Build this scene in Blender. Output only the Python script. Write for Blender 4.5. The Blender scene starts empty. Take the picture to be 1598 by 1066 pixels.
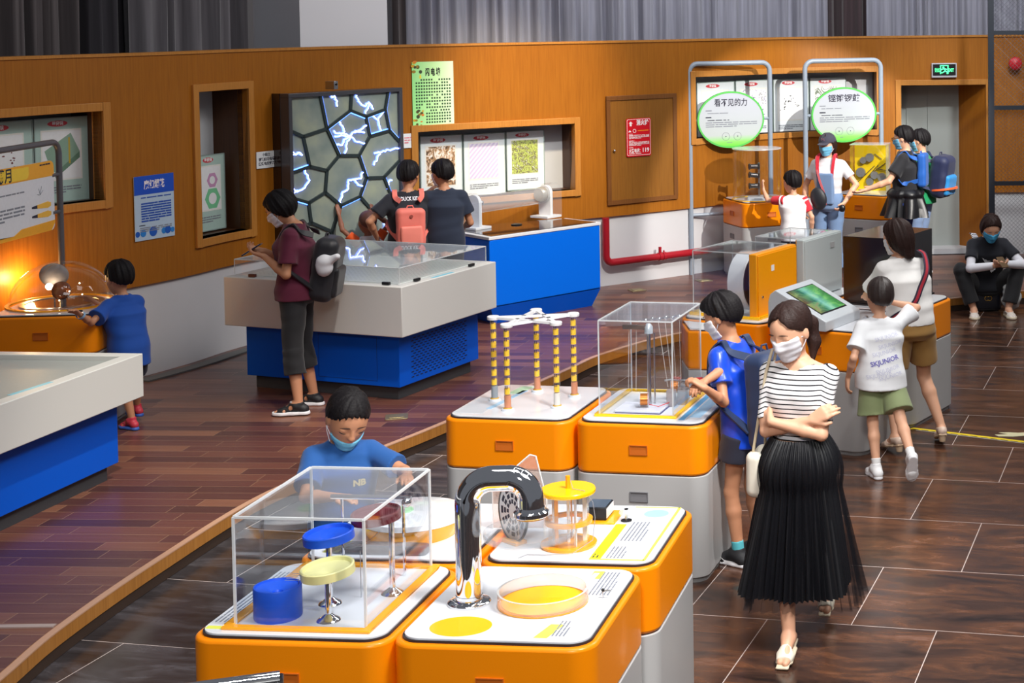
import bpy, bmesh, math, random
import numpy as np
from math import sin, cos, tan, pi, sqrt, atan2, radians, degrees, hypot
from mathutils import Vector, Matrix
random.seed(7)
SC = bpy.context.scene
COL = SC.collection

# ---------------------------------------------------------------- camera
CF, CX, CY, CP, CR, CH = 2547.22, 1347.46, 128.774, 0.0419, 0.0087, 2.82
FRW, FRH = 1598.0, 1066.0
_fwd = Vector((0, cos(CP), -sin(CP)))
_dn = Vector((0, -sin(CP), -cos(CP)))
_rt = Vector((1, 0, 0))
C_R = (_rt * cos(CR) + _dn * sin(CR)).normalized()
C_D = (_dn * cos(CR) - _rt * sin(CR)).normalized()
cam = bpy.data.cameras.new('camera')
cam_ob = bpy.data.objects.new('camera', cam)
COL.objects.link(cam_ob)
cam.sensor_fit = 'HORIZONTAL'
cam.sensor_width = 36.0
cam.lens = CF / FRW * 36.0
cam.shift_x = (FRW / 2 - CX) / FRW
cam.shift_y = (CY - FRH / 2) / FRW
cam.clip_start = 0.1
cam.clip_end = 100
M = Matrix.Identity(4)
for i, v in enumerate((C_R, -C_D, -_fwd)):
    for j in range(3):
        M[j][i] = v[j]
M[2][3] = CH
cam_ob.matrix_world = M
SC.camera = cam_ob

# ---------------------------------------------------------------- world, exposure
SC.view_settings.view_transform = 'Standard'
SC.view_settings.look = 'None'
SC.view_settings.gamma = 1.0
SC.view_settings.use_curve_mapping = False
SC.view_settings.exposure = 0.0
SC.cycles.transparent_max_bounces = 24
SC.cycles.max_bounces = 8
SC.cycles.caustics_reflective = False
SC.cycles.caustics_refractive = False
SC.cycles.sample_clamp_indirect = 4.0
wd = bpy.data.worlds.new('hall_air')
SC.world = wd
wd.use_nodes = True
wd.node_tree.nodes['Background'].inputs[0].default_value = (0.86, 0.90, 1.0, 1)
wd.node_tree.nodes['Background'].inputs[1].default_value = 0.15

def area(name, loc, target, size, sizey, power, color=(1, 1, 1)):
    l = bpy.data.lights.new(name, 'AREA')
    l.shape = 'RECTANGLE'
    l.size, l.size_y = size, sizey
    l.energy = power
    l.color = color
    o = bpy.data.objects.new(name, l)
    COL.objects.link(o)
    o.location = loc
    o.rotation_euler = (Vector(target) - Vector(loc)).to_track_quat('-Z', 'Y').to_euler()
    return o

def spot(name, loc, target, angle, power, color=(1, 1, 1), blend=0.4, radius=0.05):
    l = bpy.data.lights.new(name, 'SPOT')
    l.energy = power
    l.color = color
    l.spot_size = radians(angle)
    l.spot_blend = blend
    l.shadow_soft_size = radius
    o = bpy.data.objects.new(name, l)
    COL.objects.link(o)
    o.location = loc
    o.rotation_euler = (Vector(target) - Vector(loc)).to_track_quat('-Z', 'Y').to_euler()
    return o

# large luminaires of the hall: panels above the tables in front, dimmer towards the left
area('ceiling_light', (1.4, 5.0, 5.6), (-0.3, 8.0, 0.4), 2.6, 2.0, 50, (1.0, 0.98, 0.95))
area('ceiling_light', (-1.2, 5.6, 6.4), (-1.6, 6.6, 0), 2.0, 1.6, 80, (1.0, 0.98, 0.96))
area('ceiling_light', (2.4, 12.5, 6.4), (0.0, 12.5, 0), 2.4, 2.4, 210, (1.0, 0.98, 0.95))
area('ceiling_light', (-0.2, 10.0, 6.4), (-2.6, 13.0, 0.5), 1.6, 1.6, 45, (1.0, 0.97, 0.93))
area('curtain_light', (0.5, 15.0, 5.6), (0.2, 19.0, 3.0), 5.0, 0.6, 120, (0.92, 0.95, 1.0))
for _x, _p in ((-1.4, 12), (0.6, 14), (2.6, 14)):  # unseen strips added for bright bands in chrome and acrylic
    area('reflection_strip', (_x, 8.0, 6.6), (_x, 8.0, 0), 0.14, 9.0, _p, (1.0, 0.99, 0.97))
# hard exhibition spots; front, table and door spots are added, no fixture seen
spot('front_fill_spot', (-0.6, 0.8, 4.6), (-1.2, 6.4, 0.4), 46, 800, (1.0, 0.98, 0.95), 0.8, 0.4)  # added fill from the camera side for the front plinth faces
spot('table_fill_spot', (1.5, 4.4, 6.0), (-0.9, 7.2, 0.6), 52, 2050, (1.0, 0.98, 0.95), 0.85, 0.7)  # added soft spot for the front tables, cone kept off the left wall
spot('aimed_spot', (3.3, 11.6, 4.7), (-0.60, 17.3, 0.95), 26, 2500, (1.0, 0.95, 0.88), 0.25, 0.035)
spot('aimed_spot', (-1.4, 12.8, 5.2), (-3.1, 15.6, 2.3), 30, 1250, (1.0, 0.82, 0.56), 0.95, 0.15)
spot('aimed_spot', (-0.6, 11.0, 5.4), (-3.0, 14.4, 0.9), 44, 1150, (1.0, 0.97, 0.92), 0.85, 0.1)
spot('aimed_spot', (-1.4, 11.6, 5.4), (-2.45, 13.5, 0.1), 22, 620, (1.0, 0.86, 0.86), 0.6, 0.05)
spot('aimed_spot', (1.9, 13.6, 5.0), (0.85, 18.2, 1.3), 26, 520, (0.96, 1.0, 1.0), 0.7, 0.1)  # unseen spot added to brighten the grey door
spot('aimed_spot', (2.2, 7.4, 5.6), (-0.35, 8.3, 0.8), 26, 620, (1.0, 0.98, 0.95), 0.6, 0.06)
spot('aimed_spot', (2.0, 8.6, 5.6), (-0.1, 10.6, 0.9), 30, 420, (1.0, 0.98, 0.95), 0.7, 0.06)
spot('aimed_spot', (-2.2, 8.2, 5.6), (-3.9, 9.6, 0.1), 36, 900, (1.0, 0.93, 0.80), 0.9, 0.08)
spot('aimed_spot', (-2.0, 9.2, 5.6), (-2.6, 11.4, 0.1), 36, 800, (1.0, 0.90, 0.82), 0.8, 0.08)

# ---------------------------------------------------------------- pixel rays of the surveyed view
def ray(x, y):
    return (C_R * ((x - CX) / CF) + C_D * ((y - CY) / CF) + _fwd)

def G(x, y, z=0.0):
    d = ray(x, y)
    t = (z - CH) / d.z
    return Vector((d.x * t, d.y * t, z))

def GY(x, y, Y):
    d = ray(x, y)
    t = Y / d.y
    return Vector((d.x * t, Y, CH + d.z * t))

def ZV(y, b):
    """height of picture row y above the ground point b"""
    lo, hi = -1.0, 6.0
    for _ in range(50):
        m = (lo + hi) / 2
        q = Vector((b[0], b[1], m - CH))
        yy = CY + CF * q.dot(C_D) / q.dot(_fwd)
        if yy > y:
            lo = m
        else:
            hi = m
    return m

# ---------------------------------------------------------------- materials
def s2l(c):
    return tuple((x / 12.92 if x <= 0.04045 else ((x + 0.055) / 1.055) ** 2.4) for x in c)

def rgb(r, g, b):
    return s2l((r / 255.0, g / 255.0, b / 255.0))

MATS = {}
def mat(name, color, rough=0.5, metal=0.0, emit=None, estr=1.0, noise=0.05, nscale=40.0, bump=0.0,
        coat=0.0, spec=0.5, sheen=0.0, alpha=None, trans=0.0, sss=0.0, tex='Object'):
    if name in MATS:
        return MATS[name]
    m = bpy.data.materials.new(name)
    m.use_nodes = True
    nt = m.node_tree
    b = nt.nodes['Principled BSDF']
    col = (*color, 1)
    b.inputs['Base Color'].default_value = col
    b.inputs['Roughness'].default_value = rough
    b.inputs['Metallic'].default_value = metal
    b.inputs['Specular IOR Level'].default_value = spec
    b.inputs['Coat Weight'].default_value = coat
    b.inputs['Coat Roughness'].default_value = 0.08
    b.inputs['Sheen Weight'].default_value = sheen
    b.inputs['Transmission Weight'].default_value = trans
    if alpha is not None:
        b.inputs['Alpha'].default_value = alpha
    if sss:
        b.inputs['Subsurface Weight'].default_value = sss
        b.inputs['Subsurface Radius'].default_value = (0.012, 0.005, 0.003)
    if emit:
        b.inputs['Emission Color'].default_value = (*emit, 1)
        b.inputs['Emission Strength'].default_value = estr
    if noise or bump:
        tc = nt.nodes.new('ShaderNodeTexCoord')
        n = nt.nodes.new('ShaderNodeTexNoise')
        n.inputs['Scale'].default_value = nscale
        n.inputs['Detail'].default_value = 3
        nt.links.new(tc.outputs[tex], n.inputs['Vector'])
        if noise:
            r = nt.nodes.new('ShaderNodeMapRange')
            r.inputs['To Min'].default_value = 1 - noise
            r.inputs['To Max'].default_value = 1 + noise
            nt.links.new(n.outputs['Fac'], r.inputs['Value'])
            vm = nt.nodes.new('ShaderNodeVectorMath')
            vm.operation = 'SCALE'
            vm.inputs[0].default_value = color
            nt.links.new(r.outputs[0], vm.inputs['Scale'])
            nt.links.new(vm.outputs[0], b.inputs['Base Color'])
        if bump:
            bp = nt.nodes.new('ShaderNodeBump')
            bp.inputs['Strength'].default_value = bump
            bp.inputs['Distance'].default_value = 0.002
            nt.links.new(n.outputs['Fac'], bp.inputs['Height'])
            nt.links.new(bp.outputs[0], b.inputs['Normal'])
    MATS[name] = m
    return m

class NT:
    """small helper to write node trees"""
    def __init__(s, name):
        s.m = bpy.data.materials.new(name)
        s.m.use_nodes = True
        s.t = s.m.node_tree
        s.b = s.t.nodes['Principled BSDF']
        MATS[name] = s.m
    def n(s, kind, **kw):
        nd = s.t.nodes.new('ShaderNode' + kind)
        for k, v in kw.items():
            if k.startswith('i_'):
                key = k[2:]
                key = int(key) if key.isdigit() else key.replace('_', ' ')
                if isinstance(v, bpy.types.NodeSocket):
                    s.t.links.new(v, nd.inputs[key])
                else:
                    nd.inputs[key].default_value = v
            else:
                setattr(nd, k, v)
        return nd
    def l(s, a, b):
        s.t.links.new(a, b)
    def ramp(s, fac, stops, interp='LINEAR'):
        r = s.n('ValToRGB')
        r.color_ramp.interpolation = interp
        e = r.color_ramp.elements
        while len(e) < len(stops):
            e.new(0.5)
        for k, (p, c) in enumerate(stops):
            e[k].position = p
            e[k].color = (*c, 1)
        s.l(fac, r.inputs[0])
        return r.outputs[0]
    def mix(s, fac, a, b, mode='MIX'):
        r = s.n('Mix', data_type='RGBA', blend_type=mode)
        for key, v in ((0, fac), (6, a), (7, b)):
            if isinstance(v, bpy.types.NodeSocket):
                s.l(v, r.inputs[key])
            elif isinstance(v, (int, float)):
                r.inputs[key].default_value = v
            else:
                r.inputs[key].default_value = (*v[:3], 1)
        return r.outputs[2]
    def math(s, op, a, b=None):
        r = s.n('Math', operation=op)
        for k, v in ((0, a), (1, b)):
            if v is None:
                continue
            if isinstance(v, bpy.types.NodeSocket):
                s.l(v, r.inputs[k])
            else:
                r.inputs[k].default_value = v
        return r.outputs[0]

def wood_mat(name, c1, c2, c3, scale=1.0, rough=0.42, up='z'):
    V = (lambda a, b: (a, a, b)) if up == 'z' else (lambda a, b: (a, b, a))
    t = NT(name)
    tc = t.n('TexCoord')
    mp = t.n('Mapping', i_Scale=V(16 * scale, 0.55 * scale))
    t.l(tc.outputs['Object'], mp.inputs[0])
    n1 = t.n('TexNoise', i_Scale=5.0, i_Detail=6.0, i_Roughness=0.62)
    t.l(mp.outputs[0], n1.inputs['Vector'])
    mp2 = t.n('Mapping', i_Scale=V(1.3 * scale, 0.12))
    t.l(tc.outputs['Object'], mp2.inputs[0])
    n2 = t.n('TexNoise', i_Scale=2.2, i_Detail=3.0)
    t.l(mp2.outputs[0], n2.inputs['Vector'])
    mp3 = t.n('Mapping', i_Scale=V(70 * scale, 1.5))
    t.l(tc.outputs['Object'], mp3.inputs[0])
    n3 = t.n('TexNoise', i_Scale=3.0, i_Detail=2.0)
    t.l(mp3.outputs[0], n3.inputs['Vector'])
    a = t.ramp(n1.outputs['Fac'], [(0.2, c1), (0.5, c2), (0.85, c3)])
    dark = tuple(x * 0.80 for x in c2)
    b = t.mix(t.math('MULTIPLY', n2.outputs['Fac'], 0.55), a, dark)
    c = t.mix(t.math('MULTIPLY', n3.outputs['Fac'], 0.30), b, tuple(x * 0.55 for x in c1))
    t.l(c, t.b.inputs['Base Color'])
    t.b.inputs['Roughness'].default_value = rough
    t.b.inputs['Specular IOR Level'].default_value = 0.35
    return t.m

def acrylic_mat(name, tint=(0.97, 0.985, 1.0), rough=0.02, haze=0.0, hazecol=(0.9, 0.93, 0.97), ior=1.45):
    """a thin clear sheet: transparent with a Fresnel gloss and, if wanted, a light haze"""
    m = bpy.data.materials.new(name)
    m.use_nodes = True
    nt = m.node_tree
    for n in list(nt.nodes):
        nt.nodes.remove(n)
    out = nt.nodes.new('ShaderNodeOutputMaterial')
    tr = nt.nodes.new('ShaderNodeBsdfTransparent')
    tr.inputs[0].default_value = (*tint, 1)
    gl = nt.nodes.new('ShaderNodeBsdfGlossy')
    gl.inputs['Roughness'].default_value = rough
    gl.inputs[0].default_value = (1, 1, 1, 1)
    lw = nt.nodes.new('ShaderNodeLayerWeight')
    lw.inputs[0].default_value = 0.5
    pw = nt.nodes.new('ShaderNodeMath')
    pw.operation = 'POWER'
    nt.links.new(lw.outputs['Facing'], pw.inputs[0])
    pw.inputs[1].default_value = 4.0
    fr = nt.nodes.new('ShaderNodeMath')
    fr.operation = 'MULTIPLY_ADD'
    nt.links.new(pw.outputs[0], fr.inputs[0])
    fr.inputs[1].default_value = 0.6
    fr.inputs[2].default_value = 0.028
    mx = nt.nodes.new('ShaderNodeMixShader')
    nt.links.new(fr.outputs[0], mx.inputs[0])
    src = tr
    if haze:
        df = nt.nodes.new('ShaderNodeBsdfDiffuse')
        df.inputs[0].default_value = (*hazecol, 1)
        tc = nt.nodes.new('ShaderNodeTexCoord')
        nz = nt.nodes.new('ShaderNodeTexNoise')
        nz.inputs['Scale'].default_value = 3.0
        nt.links.new(tc.outputs['Object'], nz.inputs['Vector'])
        mr = nt.nodes.new('ShaderNodeMapRange')
        mr.inputs['To Min'].default_value = haze * 0.75
        mr.inputs['To Max'].default_value = haze * 1.25
        nt.links.new(nz.outputs['Fac'], mr.inputs[0])
        m2 = nt.nodes.new('ShaderNodeMixShader')
        nt.links.new(mr.outputs[0], m2.inputs[0])
        nt.links.new(tr.outputs[0], m2.inputs[1])
        nt.links.new(df.outputs[0], m2.inputs[2])
        src = m2
    nt.links.new(src.outputs[0], mx.inputs[1])
    nt.links.new(gl.outputs[0], mx.inputs[2])
    nt.links.new(mx.outputs[0], out.inputs[0])
    MATS[name] = m
    return m

ACR = acrylic_mat('clear_acrylic')
ACRH = acrylic_mat('hazy_acrylic', haze=0.05)
ACRF = acrylic_mat('frosted_acrylic', haze=0.30, rough=0.2)
GLS = acrylic_mat('lightning_glass', tint=(0.95, 1.0, 0.98), haze=0.03)
EDGE = mat('acrylic_edge', (0.75, 0.78, 0.80), 0.25, alpha=0.62, noise=0.03)
EDGEW = mat('acrylic_edge_bright', (0.86, 0.88, 0.90), 0.25, alpha=0.75, noise=0.03)
ORANGE = mat('orange_lacquer', rgb(250, 142, 4), 0.32, spec=0.3, bump=0.12, nscale=260, noise=0.02, coat=0.15)
GREY = mat('grey_lacquer', rgb(182, 182, 182), 0.38, bump=0.1, nscale=260, noise=0.02)
WHITEP = mat('white_laminate', rgb(232, 234, 240), 0.16, noise=0.02, coat=0.3)
BLACKE = mat('black_rubber', rgb(38, 36, 42), 0.5)
YEL = mat('yellow_acrylic', rgb(255, 196, 14), 0.18, noise=0.02, coat=0.3)
AMBER = mat('amber_acrylic', rgb(253, 170, 24), 0.2, noise=0.02, coat=0.3)
CHROME = mat('chrome', (0.86, 0.87, 0.9), 0.04, 1.0, noise=0.01)
STEEL = mat('steel', (0.55, 0.56, 0.58), 0.28, 1.0, noise=0.05)
BLUE = mat('blue_lacquer', rgb(0, 88, 210), 0.42, spec=0.2, bump=0.12, nscale=240, noise=0.03)
WHITEL = mat('white_lacquer', rgb(216, 216, 213), 0.42, bump=0.08, nscale=240, noise=0.02)
DGREY = mat('dark_grey_plinth', rgb(66, 68, 72), 0.6)
SLOT = mat('slot_shadow_paint', rgb(120, 120, 124), 0.6)  # shade inside the hand slots put into the colour
SLOTO = mat('slot_orange_shade', rgb(196, 98, 10), 0.6)  # darker orange standing in for shade in the slot
BLK = mat('black_plastic', rgb(22, 22, 25), 0.35)
PAPER = mat('paper', rgb(236, 238, 240), 0.6)
INK = mat('dark_ink', rgb(38, 40, 60), 0.7, noise=0.1)
INKG = mat('grey_ink', rgb(130, 134, 145), 0.7, noise=0.1)
RED = mat('red_plastic', rgb(205, 30, 40), 0.4)
TUBEG = mat('grey_tube_paint', rgb(150, 162, 176), 0.35, noise=0.03)
WHITE = mat('white_plastic', rgb(238, 238, 240), 0.35, noise=0.02)
COPPER = mat('copper_winding', rgb(214, 130, 60), 0.3, 0.7, noise=0.15, nscale=300)

# ---------------------------------------------------------------- mesh helper
class MB:
    def __init__(s):
        s.v = []
        s.f = []
    def add(s, vs, fs):
        o = len(s.v)
        s.v += [tuple(v) for v in vs]
        s.f += [tuple(i + o for i in f) for f in fs]
        return s
    def box(s, x0, x1, y0, y1, z0, z1):
        vs = [(x, y, z) for z in (z0, z1) for y in (y0, y1) for x in (x0, x1)]
        return s.add(vs, [(0, 2, 3, 1), (4, 5, 7, 6), (0, 1, 5, 4), (2, 6, 7, 3), (0, 4, 6, 2), (1, 3, 7, 5)])
    def prism(s, pts, z0, z1):
        n = len(pts)
        ar = sum(pts[i][0] * pts[(i + 1) % n][1] - pts[(i + 1) % n][0] * pts[i][1] for i in range(n))
        if ar < 0:
            pts = list(pts)[::-1]
        vs = [(p[0], p[1], z0) for p in pts] + [(p[0], p[1], z1) for p in pts]
        fs = [tuple(range(n))[::-1], tuple(range(n, 2 * n))]
        fs += [(i, (i + 1) % n, n + (i + 1) % n, n + i) for i in range(n)]
        return s.add(vs, fs)
    def quad(s, a, b, c, d):
        return s.add([a, b, c, d], [(0, 1, 2, 3)])
    def cyl(s, a, b, r0, r1=None, seg=16, caps=True):
        a, b = Vector(a), Vector(b)
        r1 = r0 if r1 is None else r1
        d = (b - a).normalized()
        u = d.orthogonal().normalized()
        w = d.cross(u)
        vs = []
        for c, r in ((a, r0), (b, r1)):
            for i in range(seg):
                t = 2 * pi * i / seg
                vs.append(c + (u * cos(t) + w * sin(t)) * r)
        fs = [(i, (i + 1) % seg, seg + (i + 1) % seg, seg + i) for i in range(seg)]
        if caps:
            fs += [tuple(range(seg))[::-1], tuple(range(seg, 2 * seg))]
        return s.add(vs, fs)
    def tube(s, pts, r, seg=8, closed=False, caps=True):
        pts = [Vector(p) for p in pts]
        n = len(pts)
        rs = r if isinstance(r, (list, tuple)) else [r] * n
        vs = []
        prev = None
        for i, p in enumerate(pts):
            if closed:
                d = pts[(i + 1) % n] - pts[i - 1]
            else:
                d = pts[min(i + 1, n - 1)] - pts[max(i - 1, 0)]
            d.normalize()
            if prev is None:
                u = d.orthogonal().normalized()
            else:
                u = (prev - d * prev.dot(d))
                u = u.normalized() if u.length > 1e-6 else d.orthogonal().normalized()
            prev = u
            w = d.cross(u)
            for k in range(seg):
                t = 2 * pi * k / seg
                vs.append(p + (u * cos(t) + w * sin(t)) * rs[i])
        fs = []
        m = n if closed else n - 1
        for i in range(m):
            j = (i + 1) % n
            for k in range(seg):
                fs.append((i * seg + k, i * seg + (k + 1) % seg, j * seg + (k + 1) % seg, j * seg + k))
        if caps and not closed:
            fs.append(tuple(range(seg))[::-1])
            fs.append(tuple((n - 1) * seg + k for k in range(seg)))
        return s.add(vs, fs)
    def lathe(s, prof, c=(0, 0, 0), seg=40, ax=None):
        """profile [(r, h)] turned round the z axis (or the axis ax) at c"""
        c = Vector(c)
        d = Vector(ax).normalized() if ax else Vector((0, 0, 1))
        u = d.orthogonal().normalized() if ax else Vector((1, 0, 0))
        w = d.cross(u)
        vs = []
        for r, h in prof:
            for i in range(seg):
                t = 2 * pi * i / seg
                vs.append(c + d * h + (u * cos(t) + w * sin(t)) * max(r, 1e-5))
        fs = []
        for j in range(len(prof) - 1):
            for i in range(seg):
                fs.append((j * seg + i, j * seg + (i + 1) % seg, (j + 1) * seg + (i + 1) % seg, (j + 1) * seg + i))
        return s.add(vs, fs)
    def ball(s, c, r, seg=18, sc=(1, 1, 1)):
        c = Vector(c)
        n = seg // 2
        vs = []
        for j in range(n + 1):
            a = -pi / 2 + pi * j / n
            for i in range(seg):
                t = 2 * pi * i / seg
                vs.append(c + Vector((cos(a) * cos(t) * r * sc[0], cos(a) * sin(t) * r * sc[1], sin(a) * r * sc[2])))
        fs = [(j * seg + i, j * seg + (i + 1) % seg, (j + 1) * seg + (i + 1) % seg, (j + 1) * seg + i) for j in range(n) for i in range(seg)]
        return s.add(vs, fs)
    def rr(s, x0, x1, y0, y1, r, z0, z1, seg=6):
        return s.prism(rrect(x0, x1, y0, y1, r, seg), z0, z1)
    def build(s, name, material, parent=None, smooth=35, bevel=0.0, loc=None, rot=None):
        me = bpy.data.meshes.new(name)
        me.from_pydata([tuple(v) for v in s.v], [], s.f)
        me.validate(clean_customdata=False)
        bm = bmesh.new()
        bm.from_mesh(me)
        bmesh.ops.remove_doubles(bm, verts=bm.verts, dist=1e-6)
        bmesh.ops.recalc_face_normals(bm, faces=bm.faces)
        bm.to_mesh(me)
        bm.free()
        if smooth:
            for p in me.polygons:
                p.use_smooth = True
            me.set_sharp_from_angle(angle=radians(smooth))
        me.materials.append(material)
        o = bpy.data.objects.new(name, me)
        COL.objects.link(o)
        if parent:
            o.parent = parent
        if loc is not None:
            o.location = loc
        if rot is not None:
            o.rotation_euler = rot
        if bevel:
            b = o.modifiers.new('bevel', 'BEVEL')
            b.width = bevel
            b.segments = 3
            b.limit_method = 'ANGLE'
            b.angle_limit = radians(50)
        return o

def rrect(x0, x1, y0, y1, r, seg=6):
    p = []
    for cx, cy, a in ((x1 - r, y0 + r, -pi / 2), (x1 - r, y1 - r, 0), (x0 + r, y1 - r, pi / 2), (x0 + r, y0 + r, pi)):
        for k in range(seg + 1):
            t = a + pi / 2 * k / seg
            p.append((cx + r * cos(t), cy + r * sin(t)))
    return p

def tag(o, label, cat, group=None, kind=None):
    o['label'] = label
    o['category'] = cat
    if group:
        o['group'] = group
    if kind:
        o['kind'] = kind
    return o

def thing(name, label, cat, loc=(0, 0, 0), rz=0.0, group=None, M=None):
    o = bpy.data.objects.new(name, None)
    o.empty_display_size = 0.1
    COL.objects.link(o)
    o.location = loc
    o.rotation_euler = (0, 0, rz)
    if M is not None:
        o.matrix_world = M
    return tag(o, label, cat, group)

def struct(o):
    o['kind'] = 'structure'
    return o

def copy_tree(o, parent=None):
    c = o.copy()
    COL.objects.link(c)
    if parent:
        c.parent = parent
    for ch in [x for x in bpy.data.objects if x.parent == o]:
        copy_tree(ch, c)
    return c

def plane_M(origin, right, up=(0, 0, 1)):
    """matrix whose local X runs along right, Y up, Z towards the viewer"""
    x = Vector(right).normalized()
    y = Vector(up)
    y = (y - x * y.dot(x)).normalized()
    z = x.cross(y)
    m = Matrix.Identity(4)
    for i, v in enumerate((x, y, z)):
        for j in range(3):
            m[j][i] = v[j]
    for j in range(3):
        m[j][3] = origin[j]
    return m

def text_mesh(txt, size, name, material, parent, loc=(0, 0, 0.002), bold=0.0, align='CENTER', rot=None, depth=0.0, width=None):
    cu = bpy.data.curves.new('type', 'FONT')
    cu.body = txt
    cu.size = size
    cu.align_x = align
    cu.align_y = 'CENTER'
    cu.offset = bold
    cu.extrude = depth
    cu.resolution_u = 2
    tmp = bpy.data.objects.new('type', cu)
    COL.objects.link(tmp)
    dg = bpy.context.evaluated_depsgraph_get()
    me = bpy.data.meshes.new_from_object(tmp.evaluated_get(dg))
    bpy.data.objects.remove(tmp)
    bpy.data.curves.remove(cu)
    me.name = name
    me.materials.clear()
    me.materials.append(material)
    if width:
        xs = [v.co.x for v in me.vertices]
        w = max(xs) - min(xs)
        for v in me.vertices:
            v.co.x *= width / w
    o = bpy.data.objects.new(name, me)
    COL.objects.link(o)
    o.parent = parent
    o.location = loc
    if rot:
        o.rotation_euler = rot
    return o

def text_lines(parent, x0, x1, y1, y0, rows, material, h=0.5, z=0.002, seed=1, name='small_print', gap=0.12, last=0.6, word=0.06):
    """rows of small broken strokes, for print too small to read"""
    rnd = random.Random(seed)
    m = MB()
    dy = (y1 - y0) / rows
    for r in range(rows):
        yt = y1 - r * dy
        x = x0
        xe = x1 if r < rows - 1 else x0 + (x1 - x0) * last
        while x < xe:
            w = word * rnd.uniform(0.5, 2.2)
            w = min(w, xe - x)
            m.quad((x, yt - dy * h, z), (x + w, yt - dy * h, z), (x + w, yt, z), (x, yt, z))
            x += w + word * gap * rnd.uniform(0.6, 2.0)
    return m.build(name, material, parent, smooth=0)

def ellipse_pts(cx, cy, rx, ry, n=40):
    return [(cx + rx * cos(2 * pi * k / n), cy + ry * sin(2 * pi * k / n)) for k in range(n)]
# ================================================================ room
PLZ = 0.12                         # height of the low platform
WT, WB = 2.554, 0.817              # top and underside of the curved wood wall

def catmull(P, n=14):
    P = [Vector(p) for p in P]
    Q = [P[0] * 2 - P[1]] + P + [P[-1] * 2 - P[-2]]
    out = []
    for i in range(1, len(Q) - 2):
        a, b, c, d = Q[i - 1:i + 3]
        for k in range(n):
            t = k / n
            out.append(0.5 * ((2 * b) + (c - a) * t + (2 * a - 5 * b + 4 * c - d) * t * t + (3 * b - a - 3 * c + d) * t ** 3))
    out.append(P[-1])
    return out

_w = [(-7.0, 8.4), (-6.45, 9.8)] + [tuple(GY(x, 300, Y).xy) for x, Y in
     ((0, 11.2), (96, 11.68), (192, 12.12), (290, 12.7), (367, 13.3), (477, 14.05), (613, 14.85), (780, 15.55), (942, 16.22),
      (1070, 16.87), (1103, 17.06), (1180, 17.5), (1250, 17.85), (1375, 18.1), (1455, 18.1), (1545, 18.15), (1640, 18.15), (1760, 18.1))]
WC = catmull(_w)
WS = [0.0]
for i in range(1, len(WC)):
    WS.append(WS[-1] + (WC[i] - WC[i - 1]).length)

def wpt(s, off=0.0):
    """point of the wall curve at arc length s, pushed off outwards (behind the wall)"""
    s = min(max(s, 0), WS[-1] - 1e-6)
    i = max(0, np.searchsorted(WS, s) - 1)
    t = (s - WS[i]) / (WS[i + 1] - WS[i])
    p = WC[i].lerp(WC[i + 1], t)
    j0, j1 = max(0, i - 2), min(len(WC) - 1, i + 3)
    d = (WC[j1] - WC[j0]).normalized()
    nrm = Vector((-d.y, d.x))
    return p + nrm * off, d

def ws(px, py=300, off=0.0):
    """arc length and height where the sight line through (px, py) meets the wall"""
    d = ray(px, py)
    lo, hi = 0.0, WS[-1]
    for _ in range(45):
        m = (lo + hi) / 2
        p, _d = wpt(m, off)
        if d.x * p.y - d.y * p.x < 0:       # the ray passes right of p
            hi = m
        else:
            lo = m
    p, _d = wpt(lo, off)
    t = p.y / d.y
    return lo, CH + d.z * t

def wall_M(s, z, off=0.0):
    p, d = wpt(s, off)
    return plane_M((p.x, p.y, z), (d.x, d.y, 0))

WOOD = wood_mat('oak_veneer', rgb(138, 80, 16), rgb(172, 104, 25), rgb(188, 122, 38))
TRIMW = wood_mat('oak_trim', rgb(160, 100, 40), rgb(200, 134, 60), rgb(212, 150, 76), 1.6)
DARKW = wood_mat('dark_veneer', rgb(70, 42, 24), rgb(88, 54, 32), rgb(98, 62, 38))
WALLW = mat('white_wall_paint', rgb(205, 205, 208), 0.6, noise=0.05, nscale=3)

def strip(m, s0, s1, z0, z1, off=0.0, n=None):
    n = n or max(1, int((s1 - s0) / 0.15))
    for k in range(n):
        a, _ = wpt(s0 + (s1 - s0) * k / n, off)
        b, _ = wpt(s0 + (s1 - s0) * (k + 1) / n, off)
        m.quad((a.x, a.y, z0), (b.x, b.y, z0), (b.x, b.y, z1), (a.x, a.y, z1))

def slab(m, s0, s1, z0, z1, o0, o1, n=None):
    """solid curved bar between two offsets"""
    n = n or max(1, int((s1 - s0) / 0.15))
    vs = []
    for k in range(n + 1):
        s = s0 + (s1 - s0) * k / n
        a, _ = wpt(s, o0)
        b, _ = wpt(s, o1)
        vs += [(a.x, a.y, z0), (a.x, a.y, z1), (b.x, b.y, z1), (b.x, b.y, z0)]
    fs = [(0, 3, 2, 1), tuple(4 * n + i for i in (0, 1, 2, 3))]
    for k in range(n):
        for i in range(4):
            j = (i + 1) % 4
            fs.append((4 * k + i, 4 * k + j, 4 * k + 4 + j, 4 * k + 4 + i))
    m.add(vs, fs)

# openings in the wood wall: (left px, right px, rows at the right edge, depth)
def opening(xl, xr, yt, yb, xref):
    s0, _ = ws(xl)
    s1, _ = ws(xr)
    _, zt = ws(xref, yt)
    _, zb = ws(xref, yb)
    return [s0, s1, zb, zt]

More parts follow.
